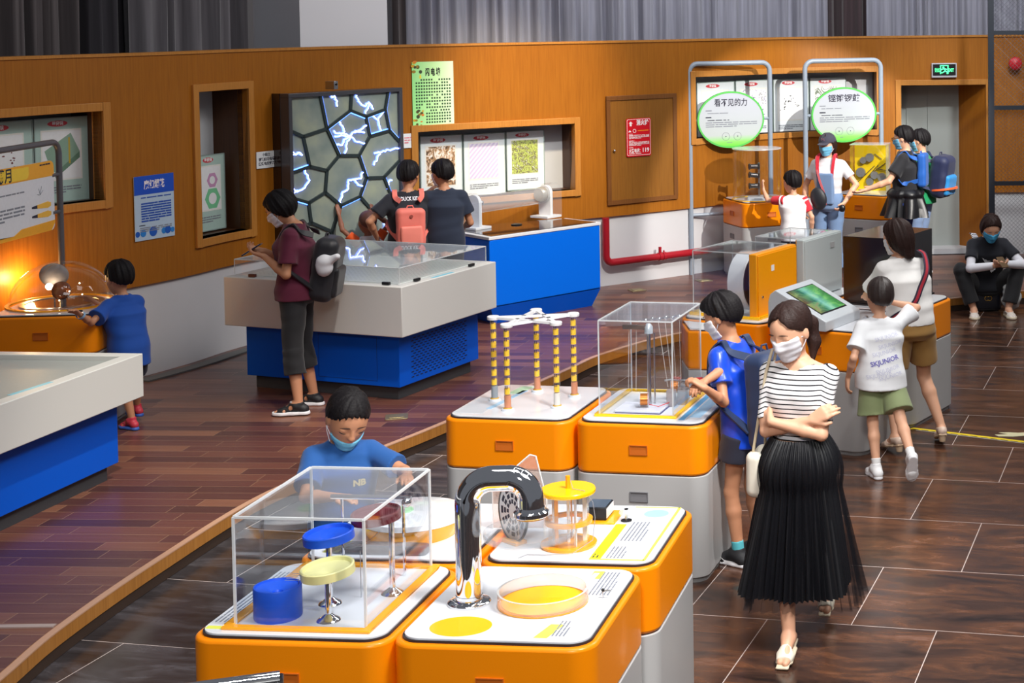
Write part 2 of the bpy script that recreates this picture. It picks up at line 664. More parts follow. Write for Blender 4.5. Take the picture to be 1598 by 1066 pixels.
NICHE = [opening(-60, 162, 173, 312, 162), opening(310.5, 389, 138, 358, 389), opening(652, 897, 193, 296, 897), opening(1086, 1369, 112, 202, 1369)]
DOOR = opening(1407, 1539, 132, 150, 1538)
DOOR[2] = PLZ
OPEN = NICHE + [DOOR]
m = MB()
brk_s = sorted(set([0.0, WS[-1]] + [x for o in OPEN for x in o[:2]]))
for a, b in zip(brk_s[:-1], brk_s[1:]):
    o = next((o for o in OPEN if o[0] - 1e-6 <= a and b <= o[1] + 1e-6), None)
    if o is None:
        slab(m, a, b, WB, WT, 0.0, 0.10)
    else:
        if o[2] > WB:
            slab(m, a, b, WB, o[2], 0.0, 0.10)
        slab(m, a, b, o[3], WT, 0.0, 0.10)
struct(m.build('wall_back', WOOD))
m = MB()
slab(m, 0, WS[-1], WT, WT + 0.022, -0.012, 0.14)
struct(m.build('trim_1', TRIMW))
# lower white wall, broken at the door
m = MB()
slab(m, 0, DOOR[0], 0.0, WB, 0.03, 0.10)
slab(m, DOOR[1], WS[-1], 0.0, WB, 0.03, 0.10)
struct(m.build('wall_lower', WALLW))

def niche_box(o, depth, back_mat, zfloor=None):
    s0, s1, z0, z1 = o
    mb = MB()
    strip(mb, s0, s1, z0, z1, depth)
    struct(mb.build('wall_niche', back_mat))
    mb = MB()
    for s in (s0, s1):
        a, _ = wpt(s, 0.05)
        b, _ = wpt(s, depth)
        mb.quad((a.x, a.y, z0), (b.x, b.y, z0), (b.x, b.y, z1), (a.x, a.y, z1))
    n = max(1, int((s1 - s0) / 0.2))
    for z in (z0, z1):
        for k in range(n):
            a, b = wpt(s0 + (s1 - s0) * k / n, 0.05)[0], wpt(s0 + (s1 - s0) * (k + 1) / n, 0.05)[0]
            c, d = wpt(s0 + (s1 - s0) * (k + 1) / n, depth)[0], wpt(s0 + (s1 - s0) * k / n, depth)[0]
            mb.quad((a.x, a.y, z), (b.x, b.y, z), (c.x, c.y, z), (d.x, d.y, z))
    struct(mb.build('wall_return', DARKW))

NB = mat('niche_back_paint', rgb(196, 198, 202), 0.6, noise=0.04, nscale=4)
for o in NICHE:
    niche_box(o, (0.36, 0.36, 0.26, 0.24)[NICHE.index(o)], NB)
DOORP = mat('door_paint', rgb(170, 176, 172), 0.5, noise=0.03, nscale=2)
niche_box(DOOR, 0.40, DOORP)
_a, _b = GY(1495, 300, wpt(DOOR[1], 0.38)[0].y), wpt(DOOR[1], 0.02)[0]
m = MB()
m.prism([(_a.x, _a.y), (_b.x, _b.y), (_b.x + .03, _b.y + .3), (_a.x, _a.y + .04)], PLZ, DOOR[3])
struct(m.build('wall_reveal', WOOD))
mb = MB()
dl, dr = DOOR[0] + 0.05, DOOR[1] - 0.02
strip(mb, dl, dl + (dr - dl) * 0.30, DOOR[2] + 0.06, DOOR[3] - 0.02, 0.385)
strip(mb, dl + (dr - dl) * 0.305, dr, DOOR[2] + 0.06, DOOR[3] - 0.02, 0.385)
struct(mb.build('door_1', DOORP))
mb = MB()
slab(mb, DOOR[0], DOOR[1], PLZ, PLZ + 0.06, 0.12, 0.40)
struct(mb.build('door_sill', WALLW))

def frame(o, w, proud=0.022, sides='lrtb'):
    s0, s1, z0, z1 = o
    mb = MB()
    if 'l' in sides:
        slab(mb, s0 - w, s0, z0 - (w if 'b' in sides else 0), z1 + w, -proud, 0.11, 1)
    if 'r' in sides:
        slab(mb, s1, s1 + w, z0 - (w if 'b' in sides else 0), z1 + w, -proud, 0.11, 1)
    if 't' in sides:
        slab(mb, s0, s1, z1, z1 + w, -proud, 0.11)
    if 'b' in sides:
        slab(mb, s0, s1, z0 - w, z0, -proud, 0.11)
    return mb
for k, o in enumerate(NICHE):
    struct(frame(o, 0.062).build('trim_%d' % (k + 2), TRIMW, bevel=0.004))
struct(frame(DOOR, 0.06, sides='lrt').build('trim_6', TRIMW, bevel=0.004))

# ---------------------------------------------------------------- floor of large dark tiles
t = NT('floor_tiles')
tc = t.n('TexCoord')
AT = 0.2008
mp = t.n('Mapping', vector_type='TEXTURE', i_Rotation=(0, 0, -AT))
t.l(tc.outputs['Object'], mp.inputs[0])
sc_ = t.n('Mapping', i_Location=(1.559 / 0.8 + 40, -2.2929 * 2.82 / 0.8 + 40, 0), i_Scale=(1 / 0.8, 1 / 0.8, 1))
t.l(mp.outputs[0], sc_.inputs[0])
br = t.n('TexBrick', offset=0.5, offset_frequency=2, i_Scale=1.0, i_Mortar_Size=0.0027, i_Mortar_Smooth=0.0, i_Bias=0.0, i_Brick_Width=1.0, i_Row_Height=1.0,
         i_Color1=(0, 0, 0, 1), i_Color2=(1, 1, 1, 1), i_Mortar=(0.5, 0.5, 0.5, 1))
t.l(sc_.outputs[0], br.inputs['Vector'])
st = t.n('Mapping', i_Scale=(1.1, 3.6, 1))
t.l(mp.outputs[0], st.inputs[0])
ofs = t.n('VectorMath', operation='ADD')
t.l(st.outputs[0], ofs.inputs[0])
t.l(br.outputs['Color'], ofs.inputs[1])
n1 = t.n('TexNoise', i_Scale=2.0, i_Detail=7.0, i_Roughness=0.68, i_Distortion=0.6)
t.l(ofs.outputs[0], n1.inputs['Vector'])
n2 = t.n('TexNoise', i_Scale=0.42, i_Detail=2.0)
t.l(tc.outputs['Object'], n2.inputs['Vector'])
c_br = t.ramp(n1.outputs['Fac'], [(0.30, rgb(40, 31, 29)), (0.46, rgb(72, 50, 41)), (0.60, rgb(104, 67, 46)), (0.78, rgb(144, 110, 98))])
c_gr = t.ramp(n1.outputs['Fac'], [(0.30, rgb(36, 32, 33)), (0.50, rgb(60, 56, 58)), (0.66, rgb(88, 84, 88)), (0.82, rgb(128, 126, 130))])
sep = t.n('SeparateXYZ')
t.l(tc.outputs['Object'], sep.inputs[0])
gx = t.math('ADD', t.math('MULTIPLY', sep.outputs[0], -0.55), -0.55)
gm = t.n('Clamp')
t.l(t.math('ADD', gx, t.math('MULTIPLY', t.math('SUBTRACT', n2.outputs['Fac'], 0.5), 1.2)), gm.inputs[0])
tilec = t.mix(gm.outputs[0], c_br, c_gr)
shade = t.mix(t.math('MULTIPLY', br.outputs['Color'], 0.22), tilec, rgb(22, 18, 18))
fin = t.mix(br.outputs['Fac'], shade, rgb(205, 190, 184))
t.l(fin, t.b.inputs['Base Color'])
rr_ = t.n('MapRange', i_To_Min=0.10, i_To_Max=0.34)
t.l(n1.outputs['Fac'], rr_.inputs[0])
t.l(rr_.outputs[0], t.b.inputs['Roughness'])
t.b.inputs['Specular IOR Level'].default_value = 0.5
FLOORM = t.m
m = MB()
m.quad((-9, 1.5, 0), (6, 1.5, 0), (6, 19.5, 0), (-9, 19.5, 0))
struct(m.build('floor', FLOORM, smooth=0))

# ---------------------------------------------------------------- low platform with plank floor and oak nosing
_e = [(-3.35, 4.2), (-3.52, 5.6)] + [tuple(G(x, y, PLZ).xy) for x, y in ((0, 1061), (97, 979), (250, 873), (420, 770), (596, 700), (698.8, 658.5), (880, 580), (942, 553))] \
     + [(-1.62, 13.72), (-0.75, 14.45)] + [tuple(G(x, y, PLZ).xy) for x, y in ((1481, 467), (1520, 464), (1595, 455))] + [(2.9, 16.0), (4.2, 16.2)]
EDGEC = catmull(_e, 10)
outer = [Vector((-7.2, 4.2)), Vector((-7.6, 8.5))] + [wpt(s, 0.25)[0] for s in np.linspace(0.8, WS[-1], 60)] + [Vector((4.2, 18.3))]
poly = [(p.x, p.y) for p in EDGEC] + [(p.x, p.y) for p in reversed(outer)]
t = NT('platform_planks')
tc = t.n('TexCoord')
ang_p = atan2(10.112 - 10.146, 4.6656 - 4.0406)
mp = t.n('Mapping', vector_type='TEXTURE', i_Rotation=(0, 0, ang_p))
t.l(tc.outputs['Object'], mp.inputs[0])
ad = t.n('Mapping', i_Location=(40, 40, 0))
t.l(mp.outputs[0], ad.inputs[0])
br = t.n('TexBrick', offset=0.0, offset_frequency=1, i_Scale=1.0, i_Mortar_Size=0.0016, i_Mortar_Smooth=0.0, i_Bias=0.0, i_Brick_Width=0.62, i_Row_Height=0.125,
         i_Color1=(0, 0, 0, 1), i_Color2=(1, 1, 1, 1), i_Mortar=(0.5, 0.5, 0.5, 1))
sy = t.n('SeparateXYZ')
t.l(ad.outputs[0], sy.inputs[0])
wn = t.n('TexWhiteNoise', noise_dimensions='1D')
t.l(t.math('FLOOR', t.math('DIVIDE', sy.outputs[1], 0.125)), wn.inputs['W'])
cx = t.n('CombineXYZ')
t.l(t.math('ADD', sy.outputs[0], wn.outputs['Value']), cx.inputs[0])
t.l(sy.outputs[1], cx.inputs[1])
t.l(cx.outputs[0], br.inputs['Vector'])
st = t.n('Mapping', i_Scale=(0.8, 12, 1))
t.l(mp.outputs[0], st.inputs[0])
ofs = t.n('VectorMath', operation='ADD')
t.l(st.outputs[0], ofs.inputs[0])
t.l(br.outputs['Color'], ofs.inputs[1])
n1 = t.n('TexNoise', i_Scale=2.4, i_Detail=6.0, i_Roughness=0.6)
t.l(ofs.outputs[0], n1.inputs['Vector'])
ca = t.ramp(br.outputs['Color'], [(0.0, rgb(80, 48, 42)), (0.35, rgb(104, 62, 54)), (0.7, rgb(122, 76, 60)), (1.0, rgb(146, 98, 74))])
cb = t.mix(t.math('MULTIPLY', n1.outputs['Fac'], 0.6), ca, rgb(62, 36, 40))
cc = t.mix(br.outputs['Fac'], cb, rgb(150, 116, 90))
t.l(cc, t.b.inputs['Base Color'])
rr_ = t.n('MapRange', i_To_Min=0.24, i_To_Max=0.42)
t.l(n1.outputs['Fac'], rr_.inputs[0])
t.l(rr_.outputs[0], t.b.inputs['Roughness'])
PLANK = t.m
m = MB()
m.prism(poly, 0.0, PLZ)
struct(m.build('platform', PLANK, smooth=0))
NOSE = wood_mat('oak_nosing', rgb(140, 88, 34), rgb(176, 118, 54), rgb(196, 140, 74), 0.8, 0.3)
m = MB()
m2 = MB()
for a, b, oo in ((PLZ - 0.062, PLZ + 0.004, 0.035), ):
    vs = []
    N = len(EDGEC)
    for i, p in enumerate(EDGEC):
        d = (EDGEC[min(i + 1, N - 1)] - EDGEC[max(i - 1, 0)]).normalized()
        nn = Vector((d.y, -d.x))
        q, r = p + nn * 0.012, p - nn * 0.03
        vs += [(q.x, q.y, a), (q.x, q.y, b), (r.x, r.y, b), (r.x, r.y, a)]
    fs = []
    for i in range(N - 1):
        for k in range(4):
            fs.append((4 * i + k, 4 * i + (k + 1) % 4, 4 * i + 4 + (k + 1) % 4, 4 * i + 4 + k))
    m.add(vs, fs)
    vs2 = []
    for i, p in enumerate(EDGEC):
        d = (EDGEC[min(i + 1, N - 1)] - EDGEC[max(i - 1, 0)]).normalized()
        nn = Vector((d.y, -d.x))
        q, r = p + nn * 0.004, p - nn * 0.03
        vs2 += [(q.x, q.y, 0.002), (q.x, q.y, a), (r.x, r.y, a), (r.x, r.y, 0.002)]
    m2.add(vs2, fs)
struct(m.build('trim_7', NOSE, bevel=0.006))
m = MB()
vs = []
for i, p in enumerate(EDGEC):
    d = (EDGEC[min(i + 1, N - 1)] - EDGEC[max(i - 1, 0)]).normalized()
    nn = Vector((d.y, -d.x))
    q, r = p + nn * 0.013, p - nn * 0.022
    vs += [(q.x, q.y, PLZ + .002), (q.x, q.y, PLZ + .008), (r.x, r.y, PLZ + .008), (r.x, r.y, PLZ + .002)]
m.add(vs, fs)
struct(m.build('trim_9', mat('nosing_lip', rgb(186, 144, 118), 0.35)))
struct(m2.build('trim_8', mat('recess_shade', rgb(52, 36, 26), 0.6)))  # dark strip standing in for shade under the nosing

# metal strip across the platform at lower left, floor sockets
m = MB()
a, b = G(0, 979, PLZ), G(96, 977.5, PLZ)
d = (b - a).normalized()
p = a - d * 0.8
q = b - d * 0.03
nn = Vector((-d.y, d.x, 0)) * 0.018
m.add([p - nn, q - nn, q + nn, p + nn, p - nn + Vector((0, 0, .006)), q - nn + Vector((0, 0, .006)), q + nn + Vector((0, 0, .006)), p + nn + Vector((0, 0, .006))],
      [(0, 3, 2, 1), (4, 5, 6, 7), (0, 1, 5, 4), (1, 2, 6, 5), (2, 3, 7, 6), (3, 0, 4, 7)])
tag(m.build('joint_strip', mat('aluminium_strip', rgb(196, 176, 168), 0.4, 0.4)), 'thin pale metal joint strip lying across the plank platform at lower left', 'strip')
def socket(px, py, lab, rz):
    c = G(px, py, PLZ)
    e = thing('floor_socket', lab, 'floor socket', c, rz, 'floor socket lids')
    MB().rr(-.075, .075, -.075, .075, .012, 0.0, .006).build('socket_plate', mat('brass_plate', rgb(150, 136, 104), 0.35, 0.6), e, bevel=0.002)
    MB().rr(-.05, .05, -.05, .05, .008, .006, .010).build('socket_lid', mat('brass_lid', rgb(176, 162, 120), 0.3, 0.7), e, bevel=0.002)
socket(619, 651, 'square metal floor socket on the platform below the perforated blue table', 0.25)
socket(994, 453, 'small metal floor socket near the red pipe and the blue counter', 0.5)
socket(1098, 438, 'pale floor socket beside the foot of the left green sign frame', 0.5)

# ---------------------------------------------------------------- what stands beyond the wood wall: curtains and white column
t = NT('curtain_cloth')
CURT = {}
def curtain_mat(name, c):
    t = NT(name)
    tc = t.n('TexCoord')
    mp = t.n('Mapping', i_Scale=(14, 14, 0.5))
    t.l(tc.outputs['Object'], mp.inputs[0])
    n = t.n('TexNoise', i_Scale=2.0, i_Detail=4.0)
    t.l(mp.outputs[0], n.inputs['Vector'])
    r = t.ramp(n.outputs['Fac'], [(0.3, tuple(x * 0.72 for x in c)), (0.7, tuple(min(1, x * 1.2) for x in c))])
    t.l(r, t.b.inputs['Base Color'])
    t.b.inputs['Roughness'].default_value = 0.8
    t.b.inputs['Sheen Weight'].default_value = 0.3
    return t.m
def curtain(x0, x1, off, material, label, amp=0.05, wl=0.16, seed=1, z0=1.6, z1=4.2):
    rnd = random.Random(seed)
    s0, _ = ws(x0, 40, off)
    s1, _ = ws(x1, 40, off)
    n = int((s1 - s0) / 0.014)
    ph = [rnd.uniform(0, 6.3) for _ in range(4)]
    vs = []
    fs = []
    zs = [z0, (z0 + z1) / 2, z1]
    for i in range(n + 1):
        s = s0 + (s1 - s0) * i / n
        u = s / wl * 2 * pi
        f = sin(u + 1.4 * sin(u * 0.23 + ph[0])) + 0.5 * sin(u * 1.7 + ph[1]) + 0.8 * sin(u * 0.31 + ph[2])
        for k, z in enumerate(zs):
            p, _ = wpt(s, off + amp * f * (0.8 + 0.2 * k))
            vs.append((p.x, p.y, z))
    for i in range(n):
        for k in range(2):
            a = i * 3 + k
            fs.append((a, a + 3, a + 4, a + 1))
    mb = MB()
    mb.add(vs, fs)
    o = mb.build('curtain', material, smooth=80)
    tag(o, label, 'curtain', 'curtains above the wood wall')
    return o
cb_, cd_, cg_ = curtain_mat('brown_grey_curtain', rgb(98, 90, 92)), curtain_mat('dark_curtain', rgb(44, 40, 48)), curtain_mat('blue_grey_curtain', rgb(158, 158, 172))
curtain(-160, 112, 0.9, cb_, 'brownish grey curtain above the wood wall at the far left', seed=2)
curtain(106, 205, 1.0, cd_, 'dark charcoal curtain section between the two left grey curtains', seed=3)
curtain(200, 388, 0.9, curtain_mat('grey_curtain', rgb(118, 114, 120)), 'grey curtain with loose swags just left of the grey pillar', seed=4, amp=0.06)
curtain(606, 634, 0.85, cb_, 'narrow brownish curtain edge beside the white column', seed=5, wl=0.1)
curtain(630, 1292, 0.9, cg_, 'long blue-grey pleated curtain above the wood wall right of the white column', seed=6, amp=0.035)
curtain(1286, 1358, 0.95, curtain_mat('maroon_brown_curtain', rgb(74, 58, 62)), 'dark brown curtain section above the round sign frames', seed=8)
curtain(1352, 1700, 0.9, cg_, 'blue-grey curtain above the exit door at the right', seed=9, amp=0.035)
def pillar(x0, x1, off, dep, material, name):
    s0, _ = ws(x0, 40, off)
    s1, _ = ws(x1, 40, off)
    a, b = wpt(s0, off)[0], wpt(s1, off)[0]
    d = (b - a).normalized()
    nn = Vector((-d.y, d.x)) * dep
    mb = MB()
    mb.prism([tuple(a), tuple(b), tuple(b + nn), tuple(a + nn)], 0, 4.6)
    struct(mb.build(name, material))
pillar(468, 606, 0.45, 1.2, mat('white_column_paint', rgb(232, 232, 238), 0.6, noise=0.02, nscale=2), 'column')
pillar(376, 474, 1.2, 1.0, mat('grey_column_paint', rgb(168, 164, 166), 0.6, noise=0.03, nscale=2), 'wall_behind')
struct(MB().quad((-14, 2, 0), (-14, 24, 0), (-14, 24, 7), (-14, 2, 7)).quad((-14, 24, 0), (9, 24, 0), (9, 24, 7), (-14, 24, 7)).build('wall_far', mat('far_wall_paint', rgb(120, 116, 118), 0.7), smooth=0))
# ================================================================ exhibition furniture
PANEL = 0.800
SINK = {}

def plinth(cx, cy, yaw, w=0.68, d=0.745, z0=0.0, label='', group='orange and grey exhibit plinths', slots='f', wedge=None, panelmat=None):
    """orange and grey plinth with a white top plate in a black rubber seat; local origin on the floor, -Y is the front"""
    e = thing('exhibit_plinth', label, 'exhibit plinth', (cx, cy, z0), radians(yaw), group)
    hw, hd = w / 2, d / 2
    if wedge:
        base = wedge
        ins = lambda k: [(x * (1 - k / 0.3), y * (1 - k / 0.3)) for x, y in wedge]
        pb, pp, pe, pt = base, ins(0.03), ins(0.024), ins(0.01)
    else:
        pb = rrect(-hw, hw, -hd, hd, 0.085, 8)
        pt = rrect(-hw + .012, hw - .012, -hd + .012, hd - .012, 0.08, 8)
        pe = rrect(-hw + .020, hw - .020, -hd + .020, hd - .020, 0.075, 8)
        pp = rrect(-hw + .026, hw - .026, -hd + .026, hd - .026, 0.07, 8)
    lower = MB().prism(pb, 0.025, 0.533).build('lower_body', GREY, e, bevel=0.004)
    MB().prism(pt, 0.0, 0.025).build('toe_kick', mat('toe_kick_grey', rgb(150, 150, 150), 0.6), e)
    upper = MB().prism(pb, 0.537, 0.785).build('upper_body', ORANGE, e, bevel=0.012)
    MB().prism(pe, 0.783, 0.793).build('rubber_seat', BLACKE, e)
    MB().prism(pp, 0.785, PANEL).build('top_plate', panelmat or WHITEP, e, bevel=0.002)
    def slot(side, u, z, m_, par):
        # hand grip: raised frame, pocket depth shown only by darker colour
        mb = MB()
        W, Hh, T = 0.043, 0.021, 0.004
        R = []
        for a, b, c, dd in ((-W - T, W + T, Hh, Hh + T), (-W - T, W + T, -Hh - T, -Hh), (-W - T, -W, -Hh, Hh), (W, W + T, -Hh, Hh)):
            R.append((a, b, c, dd))
        for a, b, c, dd in R:
            mb.box(a, b, -0.005, 0.001, c, dd)
        mb.quad((-W, -0.001, -Hh), (W, -0.001, -Hh), (W, -0.001, Hh), (-W, -0.001, Hh))
        # sloping inner face
        mb.add([(-W, -0.0012, -Hh), (W, -0.0012, -Hh), (W, -0.0042, -Hh), (-W, -0.0042, -Hh), (-W, -0.0015, Hh * 0.1), (W, -0.0015, Hh * 0.1)],
               [(3, 2, 5, 4)])
        o = mb.build('hand_slot', m_, par)
        if side == 'f':
            o.location = (u, -hd - 0.001, z)
        elif side == 'l':
            o.location = (-hw - 0.001, u, z)
            o.rotation_euler = (0, 0, -pi / 2)
        return o
    for sd in slots:
        us = (0,) if sd == 'f' else (0,)
        for u in us:
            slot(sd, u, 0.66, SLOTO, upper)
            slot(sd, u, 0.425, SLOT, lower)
    return e

def on(e, x, y, z=PANEL):
    """world point of a local spot on top of a plinth"""
    r = e.rotation_euler.z
    return Vector((e.location.x + x * cos(r) - y * sin(r), e.location.y + x * sin(r) + y * cos(r), e.location.z + z))

PA = plinth(-1.87, 5.62, -5.5, label='front left orange plinth under the clear case of blue and cream discs')
PB = plinth(-1.19, 5.565, -5.5, label='front orange plinth carrying the bent chrome pipe and shallow dish')
PC = plinth(-1.778, 6.379, -5.5, label='orange plinth behind the disc case, carrying the wide white drum')
PD_ = plinth(-1.083, 6.325, -5.5, label='orange plinth carrying the yellow winding drum and striped disc')
PE = plinth(-1.765, 8.52, -9.5, label='orange plinth carrying five upright magnet tubes')
PF = plinth(-1.075, 8.41, -9.5, label='orange plinth carrying the tall clear case of copper coils')
PG = plinth(-0.163, 10.764, -26, label='orange plinth under the sloping touch screen')
PH = plinth(0.168, 11.444, -26, label='orange plinth under the large black box')
PI_ = plinth(-0.805, 11.085, -26, w=0.66, label='orange plinth under the clear case with the white ring')
PJ = plinth(-0.472, 11.767, -26, w=0.66, label='orange plinth hidden behind the ring case, under the tall white cabinet')
PK = plinth(-1.035, 10.66, 0, wedge=[(-0.11, -0.22), (0.17, -0.25), (0.16, -0.08), (-0.05, 0.02), (-0.19, 0.10)], slots='', label='small wedge shaped orange plinth between the coil case and the ring case')
PL_ = plinth(-1.09, 16.90, 27, w=0.62, d=0.62, z0=PLZ, slots='fl', label='orange plinth under the clear cylinder, on the platform below the left round sign')
PM = plinth(0.08, 17.42, -28, w=0.66, d=0.60, z0=PLZ, slots='f', label='orange plinth under the yellow board case beside the person in black')
PN = plinth(-5.38, 10.86, 6, z0=PLZ, label='orange plinth under the clear dome at the far left')

# printed patches lying on the top plates
def sheet(e, pts, material, name, z=0.0008, label=None):
    o = MB().prism(pts, PANEL, PANEL + z).build(name, material, e, smooth=0)
    return o

PALEY = mat('pale_yellow_print', rgb(236, 240, 96), 0.3)
BRY = mat('bright_yellow_print', rgb(246, 236, 30), 0.3)
PALEB = mat('pale_blue_print', rgb(166, 206, 236), 0.3)
PALEP = mat('pale_pink_print', rgb(236, 214, 226), 0.3)
PALEG = mat('pale_green_print', rgb(196, 232, 196), 0.3)
GREYP = mat('pale_grey_print', rgb(206, 210, 218), 0.3)

def print_lines(e, x0, x1, y0, y1, rows, seed, z=PANEL + 0.0016, col=None):
    """columns of tiny print running along y"""
    rnd = random.Random(seed)
    m = MB()
    dx = (x1 - x0) / rows
    for r in range(rows):
        xa = x0 + r * dx
        y = y0
        ye = y1 if r < rows - 1 else y0 + (y1 - y0) * 0.6
        while y < ye:
            l = rnd.uniform(0.012, 0.05)
            l = min(l, ye - y)
            m.box(xa, xa + dx * 0.38, y, y + l, z - 0.0008, z)
            y += l + rnd.uniform(0.002, 0.008)
    return m.build('small_print', col or INKG, e, smooth=0)

# --- front plinth with the pipe: yellow ellipse and pastel text column
sheet(PB, ellipse_pts(-0.140, -0.240, 0.103, 0.088), YEL, 'yellow_spot')
sheet(PB, [(0.13, -0.32), (0.175, -0.32), (0.20, -0.20), (0.155, -0.20)], PALEY, 'print_patch')
sheet(PB, [(0.11, -0.32), (0.13, -0.32), (0.155, -0.20), (0.19, 0.30), (0.17, 0.30)], PALEP, 'print_patch', z=0.0012)
sheet(PB, [(0.165, 0.24), (0.205, 0.24), (0.205, 0.32), (0.165, 0.32)], PALEY, 'print_patch')
print_lines(PB, 0.185, 0.235, -0.30, -0.17, 4, 3)
print_lines(PB, 0.205, 0.285, 0.08, 0.31, 6, 4)
print_lines(PB, 0.19, 0.215, -0.02, 0.03, 2, 5, col=INK)
# --- winding drum plinth
sheet(PD_, [(0.075, -0.31), (0.118, -0.31), (0.118, 0.10), (0.075, 0.10)], BRY, 'yellow_bar')
for a in ([(0.075, -0.325), (0.285, -0.325), (0.285, -0.312), (0.075, -0.312)], [(0.278, -0.32), (0.29, -0.32), (0.29, 0.33), (0.278, 0.33)], [(0.10, 0.322), (0.285, 0.322), (0.285, 0.332), (0.10, 0.332)]):
    sheet(PD_, a, PALEY, 'yellow_border')
print_lines(PD_, 0.135, 0.205, -0.30, -0.17, 5, 6)
print_lines(PD_, 0.14, 0.23, -0.10, 0.13, 6, 7)
print_lines(PD_, 0.083, 0.112, -0.30, -0.26, 2, 8, z=PANEL + 0.002, col=INK)
o = MB().prism(ellipse_pts(0.205, 0.245, 0.05, 0.05, 24), PANEL, PANEL + 0.001).build('blue_badge', PALEB, PD_, smooth=0)
# --- disc case plinth: left strip of print
print_lines(PA, -0.30, -0.24, -0.25, 0.24, 4, 9)
sheet(PA, [(-0.305, -0.31), (-0.235, -0.31), (-0.235, -0.285), (-0.305, -0.285)], PALEY, 'print_patch')
# --- drum plinth
sheet(PC, [(-0.26, -0.30), (-0.20, -0.30), (-0.20, -0.16), (-0.26, -0.16)], PALEY, 'print_patch')
# --- magnet tube plinth: pastel left band
sheet(PE, [(-0.30, -0.30), (-0.15, -0.30), (-0.15, -0.02), (-0.22, 0.04), (-0.30, 0.04)], GREYP, 'print_patch')
sheet(PE, [(-0.17, -0.20), (-0.14, -0.20), (-0.10, 0.22), (-0.13, 0.22)], PALEB, 'print_curve', z=0.0012)
sheet(PE, [(-0.19, 0.14), (-0.12, 0.14), (-0.10, 0.31), (-0.17, 0.31)], PALEG, 'print_patch', z=0.0012)
# --- coil plinth: blue strip at the right
sheet(PF, [(0.185, -0.30), (0.215, -0.30), (0.215, 0.30), (0.185, 0.30)], mat('sky_blue_print', rgb(96, 176, 232), 0.3), 'blue_bar')
sheet(PF, [(0.225, -0.24), (0.285, -0.24), (0.285, 0.30), (0.225, 0.30)], PALEB, 'print_patch')
# --- touch screen plinth right strip
print_lines(PG, -0.10, 0.10, -0.30, -0.20, 6, 10)

def acrylic_case(e, x0, x1, y0, y1, z0, z1, edge=0.006, name='clear_case', label='', mat_=None, em=None, top=True, group=None, open_right=False, cat='display case', thick=0.004):
    """five sided clear hood standing on a plinth, with bright cut edges"""
    t = thing(name, label, cat, on(e, 0, 0, z0), e.rotation_euler.z, group)
    h = z1 - z0
    m = MB()
    T = thick
    for a, b, c, d in ((x0, x1, y0, y0 + T), (x0, x1, y1 - T, y1), (x0, x0 + T, y0 + T, y1 - T)):
        m.box(a, b, c, d, 0, h - T)
    if not open_right:
        m.box(x1 - T, x1, y0 + T, y1 - T, 0, h - T)
    m.build('side_panes', mat_ or ACR, t, smooth=0)
    if top:
        MB().box(x0, x1, y0, y1, h - T, h).build('top_pane', ACRH, t, smooth=0)
    m = MB()
    q = edge
    for x in (x0, x1):
        for y in (y0, y1):
            m.box(x - q / 2, x + q / 2, y - q / 2, y + q / 2, 0, h)
    for y in (y0, y1):
        m.box(x0 + q / 2, x1 - q / 2, y - q / 2, y + q / 2, h - q / 2, h + q / 2)
    for x in (x0, x1):
        m.box(x - q / 2, x + q / 2, y0 + q / 2, y1 - q / 2, h - q / 2, h + q / 2)
    m.build('cut_edges', em or EDGE, t, smooth=0)
    return t

def strip_frame(e, x0, x1, y0, y1, w, material, h=0.010, name='base_strip'):
    m = MB()
    z = PANEL
    m.box(x0 - w, x1 + w, y0 - w, y0, z, z + h)
    m.box(x0 - w, x1 + w, y1, y1 + w, z, z + h)
    m.box(x0 - w, x0, y0, y1, z, z + h)
    m.box(x1, x1 + w, y0, y1, z, z + h)
    return m.build(name, material, e, bevel=0.003)

# ================================================================ disc case on the front left plinth
strip_frame(PA, -0.215, 0.235, -0.29, 0.31, 0.030, AMBER)
CASE_A = acrylic_case(PA, -0.215, 0.235, -0.275, 0.325, PANEL, 1.165, 0.008, label='clear acrylic case over the blue and cream discs, front left', em=EDGEW, group=None)

def at_(e, x, y, z=PANEL):
    return on(e, x, y, z)

def lathe_thing(name, label, cat, e, x, y, parts, group=None, z=PANEL):
    t = thing(name, label, cat, at_(e, x, y, z), e.rotation_euler.z, group)
    for nm, prof, m_ in parts:
        MB().lathe(prof).build(nm, m_, t)
    return t

